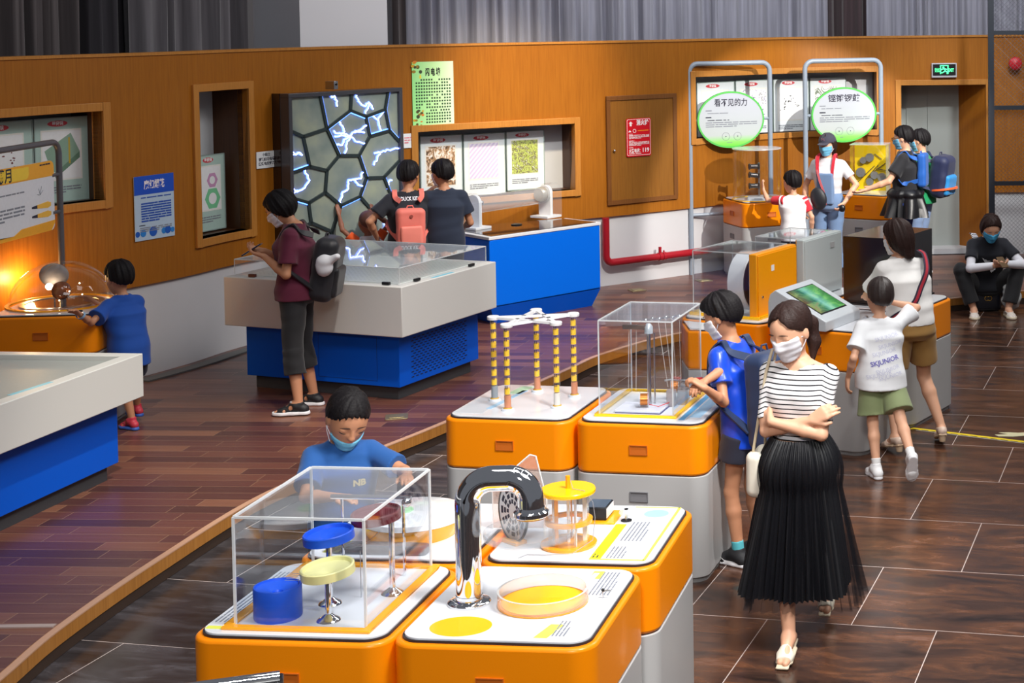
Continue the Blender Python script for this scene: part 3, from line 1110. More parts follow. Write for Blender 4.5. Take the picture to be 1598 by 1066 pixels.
DBLUE = mat('royal_blue_plastic', rgb(28, 88, 218), 0.38, bump=0.1, nscale=200)
CREAM = mat('cream_plastic', rgb(232, 226, 160), 0.4)
MAROONP = mat('maroon_plastic', rgb(112, 22, 34), 0.3)
t = thing('blue_drum', 'tall blue plastic drum with a dished top inside the clear case', 'exhibit drum', at_(PA, -0.110, -0.185), radians(-5.5))
MB().lathe([(0, 0), (0.077, 0), (0.079, 0.004), (0.079, 0.102), (0.077, 0.107), (0.072, 0.107), (0.070, 0.101), (0.04, 0.095), (0.018, 0.086), (0.012, 0.072), (0, 0.070)], seg=48).build('drum_body', DBLUE, t)
def dish_disc(name, label, x, y, z, r, m_, tilt, ox=0.0):
    t = thing(name, label, 'exhibit disc', at_(PA, x, y), radians(-5.5), 'dished discs on chrome posts')
    o = MB().lathe([(0, -0.018), (r * 0.86, -0.018), (r, -0.014), (r, 0.014), (r * 0.96, 0.017), (r * 0.90, 0.015), (r * 0.86, 0.004), (r * 0.3, -0.004), (r * 0.16, -0.010), (0, -0.012)], seg=48).build('dished_disc', m_, t)
    o.location = (ox, 0, z)
    o.rotation_euler = tilt
    MB().cyl((0, 0, 0.01), (0, 0, z - 0.014), 0.010, seg=20).build('post', CHROME, t)
    MB().lathe([(0, 0.022), (0.012, 0.022), (0.022, 0.014), (0.036, 0.006), (0.040, 0), (0, 0)], seg=32).build('post_foot', CHROME, t)
    return t
dish_disc('cream_disc', 'cream dished disc on a chrome post, lower of the front pair', 0.077, -0.207, 0.170, 0.089, CREAM, (radians(4), radians(-5), 0))
dish_disc('blue_disc', 'blue dished disc above the cream disc in the clear case', 0.016, -0.055, 0.236, 0.086, DBLUE, (radians(3), radians(-5), 0))
dish_disc('maroon_disc', 'dark red dished disc at the back right of the clear case', 0.195, 0.058, 0.275, 0.086, MAROONP, (radians(3), radians(-4), 0), -0.055)
# wire rails between the discs
t = thing('wire_rails', 'thin wire rails running between the drum and the discs', 'wire track', at_(PA, 0, 0), radians(-5.5))
m = MB()
for k in range(5):
    o_ = 0.012 * (k - 2)
    m.tube([(-0.07, -0.19 + o_, 0.135 + 0.002 * k), (-0.01, -0.15 + o_, 0.122), (0.03, -0.12 + o_, 0.118), (0.06, -0.06 + o_, 0.12)], 0.0011, 5)
    m.tube([(0.03, -0.05 + o_, 0.205), (0.07, 0.0 + o_, 0.185), (0.10, 0.05 + o_, 0.175), (0.13, 0.09 + o_, 0.20)], 0.0011, 5)
m.build('rail_wires', STEEL, t)
m = MB()
m.tube([(-0.05, -0.155, 0.0), (-0.05, -0.155, 0.12)], 0.0016, 6)
m.tube([(0.10, 0.01, 0.0), (0.10, 0.01, 0.165)], 0.0016, 6)
m.build('rail_post', STEEL, t)
t = thing('steel_rod', 'horizontal polished steel rod on two posts near the back of the clear case', 'rod', at_(PA, 0, 0.235), radians(-5.5))
MB().tube([(-0.10, 0, 0.285), (0.20, 0, 0.285)], 0.009, 12).build('rod_bar', CHROME, t)
for x in (-0.06, 0.17):
    MB().tube([(x, 0, 0.0), (x, 0, 0.28)], 0.0055, 10).build('rod_post', CHROME, t)
MB().ball((0.19, -0.02, 0.275), 0.018).build('clamp_knob', CHROME, t)

# ================================================================ wide white drum behind
t = thing('white_drum', 'wide low white drum with an amber rim behind the disc case', 'exhibit drum', at_(PC, 0.0, -0.05), radians(-5.5))
t.scale = (.84, .84, 1)
MB().lathe([(0, 0.0), (0.20, 0.0), (0.235, 0.05), (0.238, 0.062), (0.23, 0.064), (0.19, 0.02), (0, 0.014)], seg=64).build('drum_shell', AMBER, t)
MB().lathe([(0, 0.088), (0.222, 0.088), (0.238, 0.084), (0.24, 0.064), (0.22, 0.0625), (0, 0.0625)], seg=64).build('drum_lid', mat('glossy_white', rgb(240, 240, 242), 0.08, coat=0.5, noise=0.02), t)
MB().cyl((-0.05, 0.0, 0.088), (-0.05, 0.0, 0.094), 0.05, seg=24).build('green_label', mat('green_label', rgb(170, 220, 170), 0.4), t)
t = thing('grey_rail', 'low smoked acrylic rail lying in front of the white drum', 'rail', at_(PC, -0.02, -0.29), radians(-5.5))
MB().rr(-0.20, 0.17, -0.03, 0.03, 0.02, 0.0, 0.035).build('rail_body', mat('smoked_acrylic', rgb(96, 98, 106), 0.15, alpha=0.75), t, bevel=0.006)
MB().ball((-0.215, 0, 0.018), 0.018).build('rail_knob', STEEL, t)

# ================================================================ chrome pipe and dish
t = thing('chrome_pipe', 'thick bent chrome pipe rising from the front plinth and turning down over the disc', 'pipe', at_(PB, -0.185, -0.025), radians(-5.5))
R0 = 0.044
bend = []
zt, r_ = 0.432, 0.085
for k in range(0, 9):
    bend.append((0, 0, 0.01 + (zt - r_ - 0.01) * k / 8))
for k in range(1, 13):
    a = pi - (pi / 2) * k / 12
    bend.append((r_ + r_ * cos(a), 0.012 * k / 12, zt - r_ + r_ * sin(a)))
for k in range(1, 5):
    bend.append((r_ + 0.06 * k / 4, 0.012 + 0.01 * k / 4, zt))
for k in range(1, 13):
    a = pi / 2 - (pi / 2) * k / 12
    bend.append((r_ + 0.06 + r_ * 0.85 * cos(a), 0.022, zt - r_ * 0.85 + r_ * 0.85 * sin(a)))
xe = bend[-1][0]
bend.append((xe, 0.022, zt - 0.115))
MB().tube(bend, R0, 32).build('pipe_tube', CHROME, t)
MB().lathe([(0, 0), (0.074, 0), (0.074, 0.006), (0.068, 0.011), (0.046, 0.014), (0.046, 0.03), (0, 0.03)], seg=40).build('base_flange', CHROME, t)
MB().lathe([(0.03, -0.012), (0.056, -0.012), (0.060, -0.008), (0.060, 0.004), (0.050, 0.010), (0.046, 0.02), (0.03, 0.02)], (xe, 0.022, zt - 0.118), 40).build('outlet_flange', CHROME, t)
MB().lathe([(0, -0.018), (0.050, -0.018), (0.052, -0.012), (0, -0.012)], (xe, 0.022, zt - 0.118), 40).build('amber_gasket', AMBER, t)
MB().lathe([(0.046, -0.085), (0.046, -0.018), (0.043, -0.018), (0.043, -0.085)], (xe, 0.022, zt - 0.118), 40).build('clear_sleeve', ACR, t)
cx_, cz_ = xe - 0.01, zt - 0.118 - 0.080
MB().lathe([(0, -0.004), (0.155, -0.004), (0.157, 0.0), (0.157, 0.018), (0.154, 0.018), (0.152, 0.0), (0, 0.0)], (cx_, 0.03, cz_), 56).build('clear_plate', acrylic_mat('plate_acrylic', haze=0.10), t)
t = thing('shallow_dish', 'shallow clear dish with an amber floor beside the chrome pipe', 'dish', at_(PB, 0.070, -0.005), radians(-5.5))
MB().lathe([(0, 0.0), (0.150, 0.0), (0.155, 0.002), (0.155, 0.006), (0, 0.006)], seg=64).build('amber_base', AMBER, t)
MB().lathe([(0, 0.0075), (0.142, 0.0075), (0.142, 0.0085), (0, 0.0085)], seg=64).build('amber_floor', YEL, t)
MB().lathe([(0.150, 0.006), (0.155, 0.006), (0.155, 0.048), (0.150, 0.048), (0.150, 0.006)], seg=64).build('clear_rim', acrylic_mat('rim_acrylic', tint=(1.0, 0.95, 0.93), haze=0.13, hazecol=(1.0, 0.86, 0.8)), t)
m = MB()
MB().lathe([(0.1485, 0), (0.1555, 0), (0.1555, 0.002), (0.1485, 0.002)], (0, 0, 0.048), 64).build('rim_edge', EDGE, t)
t = thing('small_tap', 'tiny chrome fitting on the text panel right of the shallow dish', 'fitting', at_(PB, 0.265, 0.055), radians(-5.5))
MB().tube([(0, 0, 0), (0, 0, .02), (0.01, 0, .026), (0.03, 0, .026)], 0.003, 8).build('tap_body', STEEL, t)
MB().ball((0, 0, .028), 0.006).build('tap_knob', BLK, t)

# ================================================================ winding drum exhibit
t = thing('winding_drum', 'yellow lidded drum with clear walls and an amber crank post', 'exhibit drum', at_(PD_, -0.045, -0.16), radians(-5.5))
t.scale = (1, 1, 1.06)
MB().lathe([(0, 0), (0.105, 0), (0.107, 0.004), (0.107, 0.010), (0, 0.010)], seg=48).build('drum_foot', AMBER, t)
MB().lathe([(0.074, 0.010), (0.078, 0.010), (0.078, 0.190), (0.074, 0.190), (0.074, 0.010)], seg=40).build('clear_wall', ACRH, t)
for k in range(5):
    a = 2 * pi * k / 5 + 0.4
    MB().box(-.008, .008, -.002, .002, 0.010, 0.190).build('drum_spacer', AMBER if k % 2 else WHITE, t, loc=(0.062 * cos(a), 0.062 * sin(a), 0), rot=(0, 0, a))
MB().lathe([(0.070, 0.082), (0.090, 0.082), (0.092, 0.096), (0.070, 0.096), (0.070, 0.082)], seg=48).build('middle_ring', AMBER, t)
MB().lathe([(0, 0.190), (0.102, 0.190), (0.105, 0.194), (0.105, 0.203), (0.102, 0.207), (0, 0.207)], seg=48).build('drum_lid', YEL, t)
MB().cyl((0.0, 0, 0.205), (0.0, 0, 0.252), 0.009, seg=16).build('crank_post', AMBER, t)
MB().cyl((0, 0, 0.01), (0, 0, 0.19), 0.006, seg=12).build('inner_shaft', WHITE, t)
# striped disc and triangular pane beside the drum
t = thing('striped_disc', 'upright dark disc with white stripes on an amber foot, seen under the chrome pipe', 'exhibit disc', at_(PD_, -0.262, -0.15), radians(48))
t.scale = (.9, .9, 1.15)
MB().box(-.03, .03, -.05, .05, 0, .012).build('disc_foot', AMBER, t, bevel=0.002)
MB().cyl((-0.006, 0, 0.105), (0.0, 0, 0.105), 0.098, seg=48).build('disc_plate', mat('grey_disc', rgb(196, 200, 206), 0.3), t)
m = MB()
for k in range(12):
    a = 2 * pi * k / 12
    for j in range(3):
        rr0 = 0.035 + 0.02 * j
        c = Vector((0.0008, rr0 * cos(a), 0.105 + rr0 * sin(a)))
        ur = Vector((0, cos(a), sin(a)))
        ut = Vector((0, -sin(a), cos(a)))
        p = [c - ur * .007 - ut * .007 * (1 + j * .5), c + ur * .007 - ut * .007 * (1 + j * .5), c + ur * .007 + ut * .005 * (1 + j * .5), c - ur * .007 + ut * .005 * (1 + j * .5)]
        m.add(p + [q - Vector((0.0076, 0, 0)) for q in p], [(0, 1, 2, 3), (7, 6, 5, 4), (0, 4, 5, 1), (2, 6, 7, 3), (1, 5, 6, 2), (3, 7, 4, 0)])
m.build('dark_slots', INK, t, smooth=0)
m = MB()
m.lathe([(0.096, -0.008), (0.102, -0.008), (0.102, 0.002), (0.096, 0.002), (0.096, -0.008)], (0, 0, 0.105), 48, (1, 0, 0))
m.build('disc_rim', BLK, t)
t = thing('mirror_pane', 'pointed clear pane with a pale edge rising behind the chrome pipe', 'mirror pane', at_(PD_, -0.27, 0.02), radians(-2))
t.scale = (1, 1, 1.18)
tri = [(-0.13, 0.0), (0.085, 0.0), (0.085, 0.10), (0.045, 0.245), (0.022, 0.250), (-0.13, 0.14)]
m = MB()
m.add([(x, -.002, z) for x, z in tri] + [(x, .002, z) for x, z in tri], [tuple(range(6)), tuple(range(11, 5, -1))] + [(i, (i + 1) % 6, 6 + (i + 1) % 6, 6 + i) for i in range(6)])
m.build('pane', acrylic_mat('rosy_acrylic', tint=(0.96, 0.88, 0.84), haze=0.18, hazecol=(0.9, 0.75, 0.7)), t, smooth=0)
MB().tube([(x, 0, z) for x, z in tri], 0.0035, 6, closed=True).build('pane_edge', EDGEW, t)
t = thing('black_viewer', 'small black box with a glass top on an amber base behind the winding drum', 'viewer box', at_(PD_, -0.005, 0.175), radians(-5.5))
MB().rr(-0.075, 0.075, -0.085, 0.085, 0.01, 0, 0.008).build('amber_base', AMBER, t, bevel=0.002)
m = MB().box(-0.055, 0.035, -0.06, 0.06, 0.008, 0.058)
m.build('box_body', BLK, t, bevel=0.003)
MB().box(0.0352, 0.037, -0.055, 0.055, 0.016, 0.054).build('white_side', WHITE, t)
MB().box(-0.05, 0.03, -0.054, 0.054, 0.058, 0.0605).build('glass_top', mat('dark_glass', rgb(70, 86, 102), 0.06, coat=0.5), t)
t = thing('clear_dial', 'round clear dial on a black foot at the back right of the winding drum plinth', 'knob', at_(PD_, 0.105, 0.145), radians(-5.5))
MB().lathe([(0, 0), (0.022, 0), (0.022, 0.004), (0, 0.004)], seg=24).build('knob_foot', BLK, t)
MB().cyl((0, 0, .004), (0, 0, .03), 0.006, seg=12).build('knob_stem', STEEL, t)
MB().lathe([(0, 0.024), (0.026, 0.026), (0.030, 0.034), (0.026, 0.044), (0, 0.046)], seg=32).build('knob_head', ACRF, t)
MB().cyl((0, 0, .046), (0, 0, .050), 0.008, seg=12).build('knob_cap', BLK, t)
t = thing('thin_cord', 'thin grey cord lying on the winding drum plinth and over its lid', 'cord', at_(PD_, 0, 0), radians(-5.5))
MB().tube([(-0.19, -0.33, 0.002), (-0.17, -0.29, 0.002), (-0.10, -0.295, 0.004), (0.0, -0.285, 0.006), (0.065, -0.22, 0.04), (0.07, -0.20, 0.12), (0.062, -0.20, 0.18), (0.03, -0.20, 0.222), (-0.02, -0.18, 0.223), (-0.035, -0.16, 0.25)], 0.0012, 6).build('cord_line', mat('grey_cord', rgb(150, 150, 156), 0.6), t)

# ================================================================ five magnet tubes
PTS = [(-1.960, 8.535), (-1.843, 8.316), (-1.598, 8.363), (-1.552, 8.609), (-1.774, 8.733)]
CC = Vector((sum(p[0] for p in PTS) / 5, sum(p[1] for p in PTS) / 5))
ENDM = [mat('dull_grey_end', rgb(140, 146, 152), 0.5), mat('copper_end', rgb(216, 146, 112), 0.35, 0.3), mat('white_end', rgb(206, 202, 196), 0.5), mat('copper_end', None or (0, 0, 0)), mat('copper_end', None or (0, 0, 0))]
t = thing('magnet_tube_stand', 'five clear yellow-banded tubes joined by a white star frame on the orange plinth', 'tube exhibit', (CC.x, CC.y, PANEL))
TUBEY = mat('tube_yellow', rgb(255, 200, 10), 0.25)
star = []
for k, (x, y) in enumerate(PTS):
    px, py = x - CC.x, y - CC.y
    MB().lathe([(0, 0), (0.032, 0), (0.032, 0.008), (0.026, 0.011), (0, 0.011)], (px, py, 0), 28).build('tube_base', mat('pale_base', rgb(214, 220, 228), 0.3), t)
    MB().lathe([(0, 0.011), (0.023, 0.011), (0.021, 0.016), (0, 0.016)], (px, py, 0), 28).build('amber_washer', mat('ochre_washer', rgb(206, 160, 60), 0.4), t)
    tb = MB().lathe([(0.017, 0.016), (0.017, 0.432)], (px, py, 0), 24).build('clear_tube', acrylic_mat('tube_acrylic', haze=0.05) if 'tube_acrylic' not in MATS else MATS['tube_acrylic'], t)
    MB().lathe([(0, 0.016), (0.0172, 0.016), (0.0172, 0.078), (0, 0.078)], (px, py, 0), 24).build('tube_end', ENDM[k], t)
    m = MB()
    n = 7
    for j in range(n):
        z = 0.084 + j * 0.0495
        m.lathe([(0, z), (0.0145, z), (0.0145, z + 0.031), (0, z + 0.031)], (px - 0.0015, py, 0), 16)
    m.build('yellow_bands', TUBEY, tb)
    m = MB()
    for j in range(n):
        z = 0.115 + j * 0.0495
        for q in range(3):
            for s_ in (-1, 1):
                a = -pi / 2 + s_ * 0.28 - 0.15
                c = Vector((px + 0.0176 * cos(a), py + 0.0176 * sin(a), z + 0.0055 * q))
                m.box(c.x - 0.0030, c.x + 0.0030, c.y - 0.0008, c.y + 0.0008, c.z, c.z + 0.0036)
    m.build('dark_marks', INK, tb, smooth=0)
    MB().lathe([(0, 0), (0.030, 0), (0.032, 0.003), (0.032, 0.016), (0.029, 0.019), (0, 0.019)], (px, py, 0.430), 28).build('star_tip', WHITE, t)
m = MB()
for k in range(5):
    a, b = Vector((PTS[k][0] - CC.x, PTS[k][1] - CC.y)), Vector((PTS[(k + 2) % 5][0] - CC.x, PTS[(k + 2) % 5][1] - CC.y))
    d = (b - a).normalized()
    nn = Vector((-d.y, d.x)) * 0.011
    m.prism([tuple(a - nn), tuple(b - nn), tuple(b + nn), tuple(a + nn)], 0.434, 0.446)
m.build('star_frame', WHITE, t)

# ================================================================ coil case
strip_frame(PF, -0.235, 0.150, -0.265, 0.27, 0.022, YEL, 0.012)
CASE_F = acrylic_case(PF, -0.235, 0.150, -0.265, 0.27, PANEL, 1.285, 0.006, label='tall clear acrylic case over the copper coil apparatus', cat='display case')
t = thing('coil_apparatus', 'copper coils, steel mast and hanging wires inside the tall clear case', 'coil apparatus', at_(PF, 0, 0), radians(-9.5))
MB().rr(-0.18, 0.06, -0.20, -0.01, 0.006, 0.003, 0.014).build('base_board', mat('pale_board', rgb(226, 226, 236), 0.3), t, bevel=0.002)
MB().rr(-0.175, 0.065, -0.205, -0.015, 0.006, 0.0, 0.004).build('board_edge', mat('navy_edge', rgb(60, 60, 110), 0.4), t)
def coil(x, y, z, r, w, par):
    MB().lathe([(0.01, -w), (r + .008, -w), (r + .008, -w + .005), (0.01, -w + .005)], (x, y, z), 32, (1, 0.25, 0)).build('coil_cheek', ACRF, par)
    MB().lathe([(0.01, w - .005), (r + .008, w - .005), (r + .008, w), (0.01, w)], (x, y, z), 32, (1, 0.25, 0)).build('coil_cheek', ACRF, par)
    MB().lathe([(0.012, -w + .005), (r, -w + .005), (r, w - .005), (0.012, w - .005), (0.012, -w + .005)], (x, y, z), 32, (1, 0.25, 0)).build('copper_coil', COPPER, par)
coil(-0.045, -0.12, 0.055, 0.030, 0.024, t)
coil(0.055, 0.10, 0.075, 0.032, 0.022, t)
MB().cyl((-0.035, -0.06, 0.0), (-0.035, -0.06, 0.40), 0.010, seg=16).build('steel_mast', STEEL, t)
MB().cyl((-0.015, -0.03, 0.0), (-0.015, -0.03, 0.38), 0.004, seg=10).build('thin_mast', STEEL, t)
MB().lathe([(0, 0), (0.022, 0), (0.022, 0.035), (0.012, 0.05), (0, 0.05)], (-0.035, -0.06, 0.385), 24).build('mast_head', mat('silver_cap', rgb(206, 214, 220), 0.3, 0.4), t)
MB().box(-0.17, -0.03, -0.075, -0.055, 0.405, 0.428).build('cross_block', mat('brushed_block', rgb(130, 118, 112), 0.35, 0.7), t, bevel=0.002)
m = MB()
for k in range(6):
    m.ball((-0.06 + 0.03 * k, -0.03 + 0.022 * k, 0.445 + 0.005 * (k % 2)), 0.011, 12)
m.tube([(-0.08, -0.045, 0.445), (0.10, 0.10, 0.452)], 0.004, 8)
m.build('chrome_links', CHROME, t)
m = MB()
for k, (x, y, x2, y2) in enumerate(((-0.14, -0.06, -0.15, -0.05), (-0.10, -0.06, -0.10, -0.08), (0.0, 0.0, 0.04, 0.02), (0.03, 0.02, 0.06, 0.04), (0.06, 0.05, 0.075, 0.06), (0.09, 0.08, 0.09, 0.09))):
    m.tube([(x, y, 0.43), (x2, y2, 0.09)], 0.0011, 5)
m.build('hanging_wires', mat('white_wire', rgb(226, 220, 214), 0.5), t)
MB().tube([(0.02, 0.03, 0.12), (0.05, 0.04, 0.125), (0.09, 0.05, 0.118), (0.14, 0.06, 0.12)], 0.005, 10).build('cross_rod', STEEL, t)
for x, y in ((0.07, -0.02), (0.10, 0.13), (0.115, 0.03)):
    MB().rr(x - .022, x + .022, y - .022, y + .022, .004, 0.0, 0.085).build('coil_block', mat('smoky_block', rgb(170, 160, 160), 0.25, alpha=0.7), t, bevel=0.002)
MB().tube([(-0.03, -0.10, 0.09), (-0.02, -0.12, 0.03), (0.03, -0.12, 0.02), (0.07, -0.08, 0.03), (0.06, -0.02, 0.02)], 0.002, 6).build('red_wire', RED, t)
t = thing('crank_handle', 'small red handled crank at the right side of the coil case', 'crank', at_(PF, 0.152, 0.02), radians(-9.5))
MB().tube([(0, 0, 0.10), (0.035, 0, 0.10)], 0.006, 10).build('crank_shaft', STEEL, t)
MB().tube([(0.030, 0, 0.10), (0.034, 0.0, 0.135)], 0.005, 8).build('crank_arm', STEEL, t)
MB().tube([(0.034, 0, 0.132), (0.075, 0, 0.137)], 0.010, 12).build('crank_grip', RED, t)

# ================================================================ ring case, screen, black box, white cabinet
BRZ = mat('dark_brown_ring', rgb(62, 36, 30), 0.4)
strip_frame(PI_, -0.27, 0.235, -0.27, 0.27, 0.018, YEL, 0.02)
CASE_I = acrylic_case(PI_, -0.27, 0.17, -0.262, 0.26, PANEL, 1.235, 0.006, label='clear acrylic case around the white ring, joined to an orange door box', open_right=True)
def side_box(e, x0, x1, y0, y1, z0, z1, material, label, name, knobs=True):
    t = thing(name, label, 'exhibit cabinet', at_(e, 0, 0), e.rotation_euler.z)
    MB().box(x0, x1, y0, y1, z0 - PANEL, z1 - PANEL).build('cabinet_body', material, t, bevel=0.008)
    MB().box(x1, x1 + 0.006, y0 + 0.012, y1 - 0.006, z0 - PANEL + .008, z1 - PANEL - .012).build('door', material, t, bevel=0.003)
    return t
t = side_box(PI_, 0.172, 0.232, -0.275, 0.275, PANEL + .002, 1.235, mat('yellow_orange_lacquer', rgb(248, 160, 6), 0.32, noise=0.02), 'yellow-orange door box standing at the right side of the ring case', 'door_box')
MB().box(0.2385, 0.240, -0.09, -0.05, 0.300, 0.340).build('white_label', PAPER, t)
MB().cyl((0.238, -0.215, 0.145), (0.244, -0.215, 0.145), 0.009, seg=16).build('lock_barrel', CHROME, t)
t = thing('white_ring', 'large white ring with a dark brown face standing in the clear case', 'ring', at_(PI_, 0.03, -0.02, PANEL + 0.215), PI_.rotation_euler.z)
MB().lathe([(0.150, -0.06), (0.198, -0.06), (0.198, 0.055), (0.192, 0.06), (0.150, 0.06)], (0, 0, 0), 64, (1, 0, 0)).build('ring_band', WHITE, t)
MB().lathe([(0.128, 0.050), (0.190, 0.050), (0.190, 0.068), (0.128, 0.068), (0.128, 0.050)], (0, 0, 0), 64, (1, 0, 0)).build('ring_face', BRZ, t)
MB().lathe([(0.126, -0.05), (0.134, -0.05), (0.134, 0.05), (0.126, 0.05), (0.126, -0.05)], (0, 0, 0), 64, (1, 0, 0)).build('ring_lining', WHITE, t)
t = thing('cone_post', 'pale turned post seen through the white ring', 'post', at_(PI_, 0.10, 0.10), PI_.rotation_euler.z)
MB().lathe([(0, 0), (0.05, 0), (0.045, 0.06), (0.02, 0.10), (0.03, 0.16), (0.028, 0.20), (0.012, 0.26), (0, 0.27)], seg=28).build('turned_body', mat('pale_ochre', rgb(222, 206, 160), 0.4), t)

# touch screen console: wedge whose face slopes down to the right
def wedge_console(e):
    t = thing('screen_console', 'grey sloping console with a touch screen on the right hand orange plinth', 'touch screen console', at_(e, 0, 0), e.rotation_euler.z)
    r = e.rotation_euler.z
    def loc(px, py, z):
        p = G(px, py, z)
        dx, dy = p.x - e.location.x, p.y - e.location.y
        return (dx * cos(r) + dy * sin(r), -dx * sin(r) + dy * cos(r), z - PANEL)
    lo_f, lo_b = loc(1277.4, 501.7, 0.865), loc(1353.4, 483.4, 0.865)
    x_lo = (lo_f[0] + lo_b[0]) / 2
    y0, y1 = lo_f[1], lo_b[1]
    z_hi = 0.245
    hi_f = loc(1228, 447, PANEL + z_hi)
    x_hi = hi_f[0]
    prof = [(x_lo, 0.0), (x_lo, 0.065), (x_hi, z_hi), (x_hi - 0.04, z_hi - 0.03), (x_hi - 0.055, z_hi - 0.08), (x_hi - 0.055, 0.0)]
    m = MB()
    n = len(prof)
    m.add([(x, y0, z) for x, z in prof] + [(x, y1, z) for x, z in prof], [tuple(range(n)), tuple(range(2 * n - 1, n - 1, -1))] + [(i, (i + 1) % n, n + (i + 1) % n, n + i) for i in range(n)])
    m.build('console_body', mat('console_grey', rgb(196, 202, 208), 0.35, noise=0.02), t, bevel=0.006)
    # screen on the slope
    a = Vector((x_lo, 0, 0.065))
    b = Vector((x_hi, 0, z_hi))
    up = (b - a).normalized()
    L = (b - a).length
    nrm = Vector((0, 1, 0)).cross(up)
    if nrm.z < 0:
        nrm = -nrm
    def quad3(u0, u1, v0, v1, off, name, mm, th=0.003):
        c = [a + up * (L * u) + nrm * o_ + Vector((0, y0 + (y1 - y0) * v, 0)) for o_ in (off, off + th) for u, v in ((u0, v0), (u1, v0), (u1, v1), (u0, v1))]
        m = MB()
        m.add(c, [(0, 1, 2, 3), (7, 6, 5, 4), (0, 4, 5, 1), (1, 5, 6, 2), (2, 6, 7, 3), (3, 7, 4, 0)])
        return m.build(name, mm, t, smooth=0)
    quad3(0.17, 0.88, 0.12, 0.86, 0.0, 'screen_bezel', BLK, 0.002)
    sm = NT('screen_picture')
    tc = sm.n('TexCoord')
    n1 = sm.n('TexNoise', i_Scale=2.6, i_Detail=4.0, i_Distortion=1.0)
    sm.l(tc.outputs['Generated'], n1.inputs['Vector'])
    c = sm.ramp(n1.outputs['Fac'], [(0.30, rgb(16, 52, 34)), (0.45, rgb(46, 110, 60)), (0.6, rgb(110, 160, 90)), (0.75, rgb(150, 120, 90))])
    sep = sm.n('SeparateXYZ')
    sm.l(tc.outputs['Generated'], sep.inputs[0])
    g = sm.ramp(sep.outputs[1], [(0.0, rgb(120, 74, 50)), (0.35, rgb(30, 90, 90)), (0.5, rgb(130, 190, 190)), (0.75, rgb(90, 160, 90)), (1.0, rgb(60, 110, 60))])
    cc = sm.mix(0.5, c, g)
    sm.l(cc, sm.b.inputs['Base Color'])
    sm.l(cc, sm.b.inputs['Emission Color'])
    sm.b.inputs['Emission Strength'].default_value = 0.55
    sm.b.inputs['Roughness'].default_value = 0.12
    quad3(0.20, 0.86, 0.14, 0.84, 0.002, 'screen_glass', sm.m, 0.0015)
    return t
wedge_console(PG)
t = thing('black_box', 'large glossy black-brown box standing on the rearmost right plinth', 'box', at_(PH, -0.03, 0.065), PH.rotation_euler.z)
BBX = mat('black_brown_gloss', rgb(30, 20, 18), 0.18, coat=0.3, noise=0.1)
MB().box(-0.205, 0.205, -0.315, 0.30, 0.012, 0.475).build('box_body', BBX, t, bevel=0.004)
MB().box(-0.215, 0.215, -0.325, 0.31, 0.0, 0.012).build('box_foot', BLK, t)
t = thing('clear_tap', 'small clear fitting on the touch screen plinth', 'fitting', G(1352, 503, PANEL), 0.3)
MB().rr(-.022, .022, -.022, .022, .004, 0, .03).build('clear_cube', ACRF, t)
MB().cyl((0, 0, .03), (0, 0, .042), .012, seg=16).build('steel_cap', STEEL, t)
CASE_J = acrylic_case(PJ, -0.22, 0.13, -0.26, 0.26, PANEL, 1.235, 0.005, label='clear case joined to the tall white cabinet behind the orange door box', open_right=True)
t = side_box(PJ, 0.132, 0.192, -0.30, 0.29, PANEL + .002, 1.235, mat('pale_grey_lacquer', rgb(196, 204, 204), 0.38, noise=0.02), 'tall pale grey cabinet behind the yellow-orange door box', 'white_cabinet')
MB().box(0.1985, 0.202, 0.10, 0.16, 0.33, 0.37).build('vent_plate', GREY, t)
MB().box(0.118, 0.131, -0.28, -0.262, 0.002, 0.43).build('yellow_edge', AMBER, t)
t = thing('steel_rotor', 'round dark rotor in the clear case beside the white cabinet', 'rotor', at_(PJ, 0.02, -0.12, PANEL + 0.30), PJ.rotation_euler.z)
MB().lathe([(0, -0.03), (0.075, -0.03), (0.085, -0.02), (0.085, 0.02), (0.075, 0.03), (0, 0.03)], (0, 0, 0), 40, (1, 0, 0)).build('rotor_rim', BLK, t)
MB().lathe([(0, 0.03), (0.045, 0.03), (0.035, 0.05), (0, 0.055)], (0, 0, 0), 32, (1, 0, 0)).build('rotor_hub', CHROME, t)
MB().cyl((0, 0, -0.30), (0, 0, -0.07), 0.012, seg=12).build('rotor_post', STEEL, t)

# ================================================================ plinths on the platform at the back
t = thing('clear_cylinder', 'upright clear acrylic cylinder on the plinth below the left round sign', 'display case', on(PL_, 0, 0), 0)
t.location = Vector((-1.107, 16.80, PLZ + PANEL))
MB().lathe([(0.246, 0), (0.25, 0), (0.25, 0.52), (0.246, 0.52), (0.246, 0)], seg=56).build('cylinder_wall', ACR, t)
MB().lathe([(0, 0.520), (0.255, 0.520), (0.257, 0.524), (0.255, 0.530), (0, 0.530)], seg=56).build('cylinder_lid', ACRF, t)
MB().lathe([(0.252, 0), (0.262, 0), (0.262, 0.008), (0.252, 0.008), (0.252, 0)], seg=56).build('base_ring', YEL, t)
t = thing('pulley_model', 'dark spools on a steel post inside the clear cylinder', 'pulley model', (-1.107, 16.80, PLZ + PANEL))
MB().cyl((0.02, 0, 0), (0.02, 0, 0.38), 0.012, seg=12).build('steel_post', STEEL, t)
for k, z in enumerate((0.34, 0.25, 0.14)):
    MB().lathe([(0, -0.05), (0.03, -0.055), (0.034, -0.045), (0.024, -0.035), (0.024, 0.035), (0.034, 0.045), (0.03, 0.055), (0, 0.05)], (-0.03, -0.02, z), 24, (1, 0.3, -0.12 * (k % 2))).build('spool', mat('dark_spool', rgb(84, 80, 78), 0.3, 0.6), t)
MB().rr(-0.10, 0.12, -0.09, 0.09, 0.02, 0, 0.03).build('model_base', GREY, t, bevel=0.003)
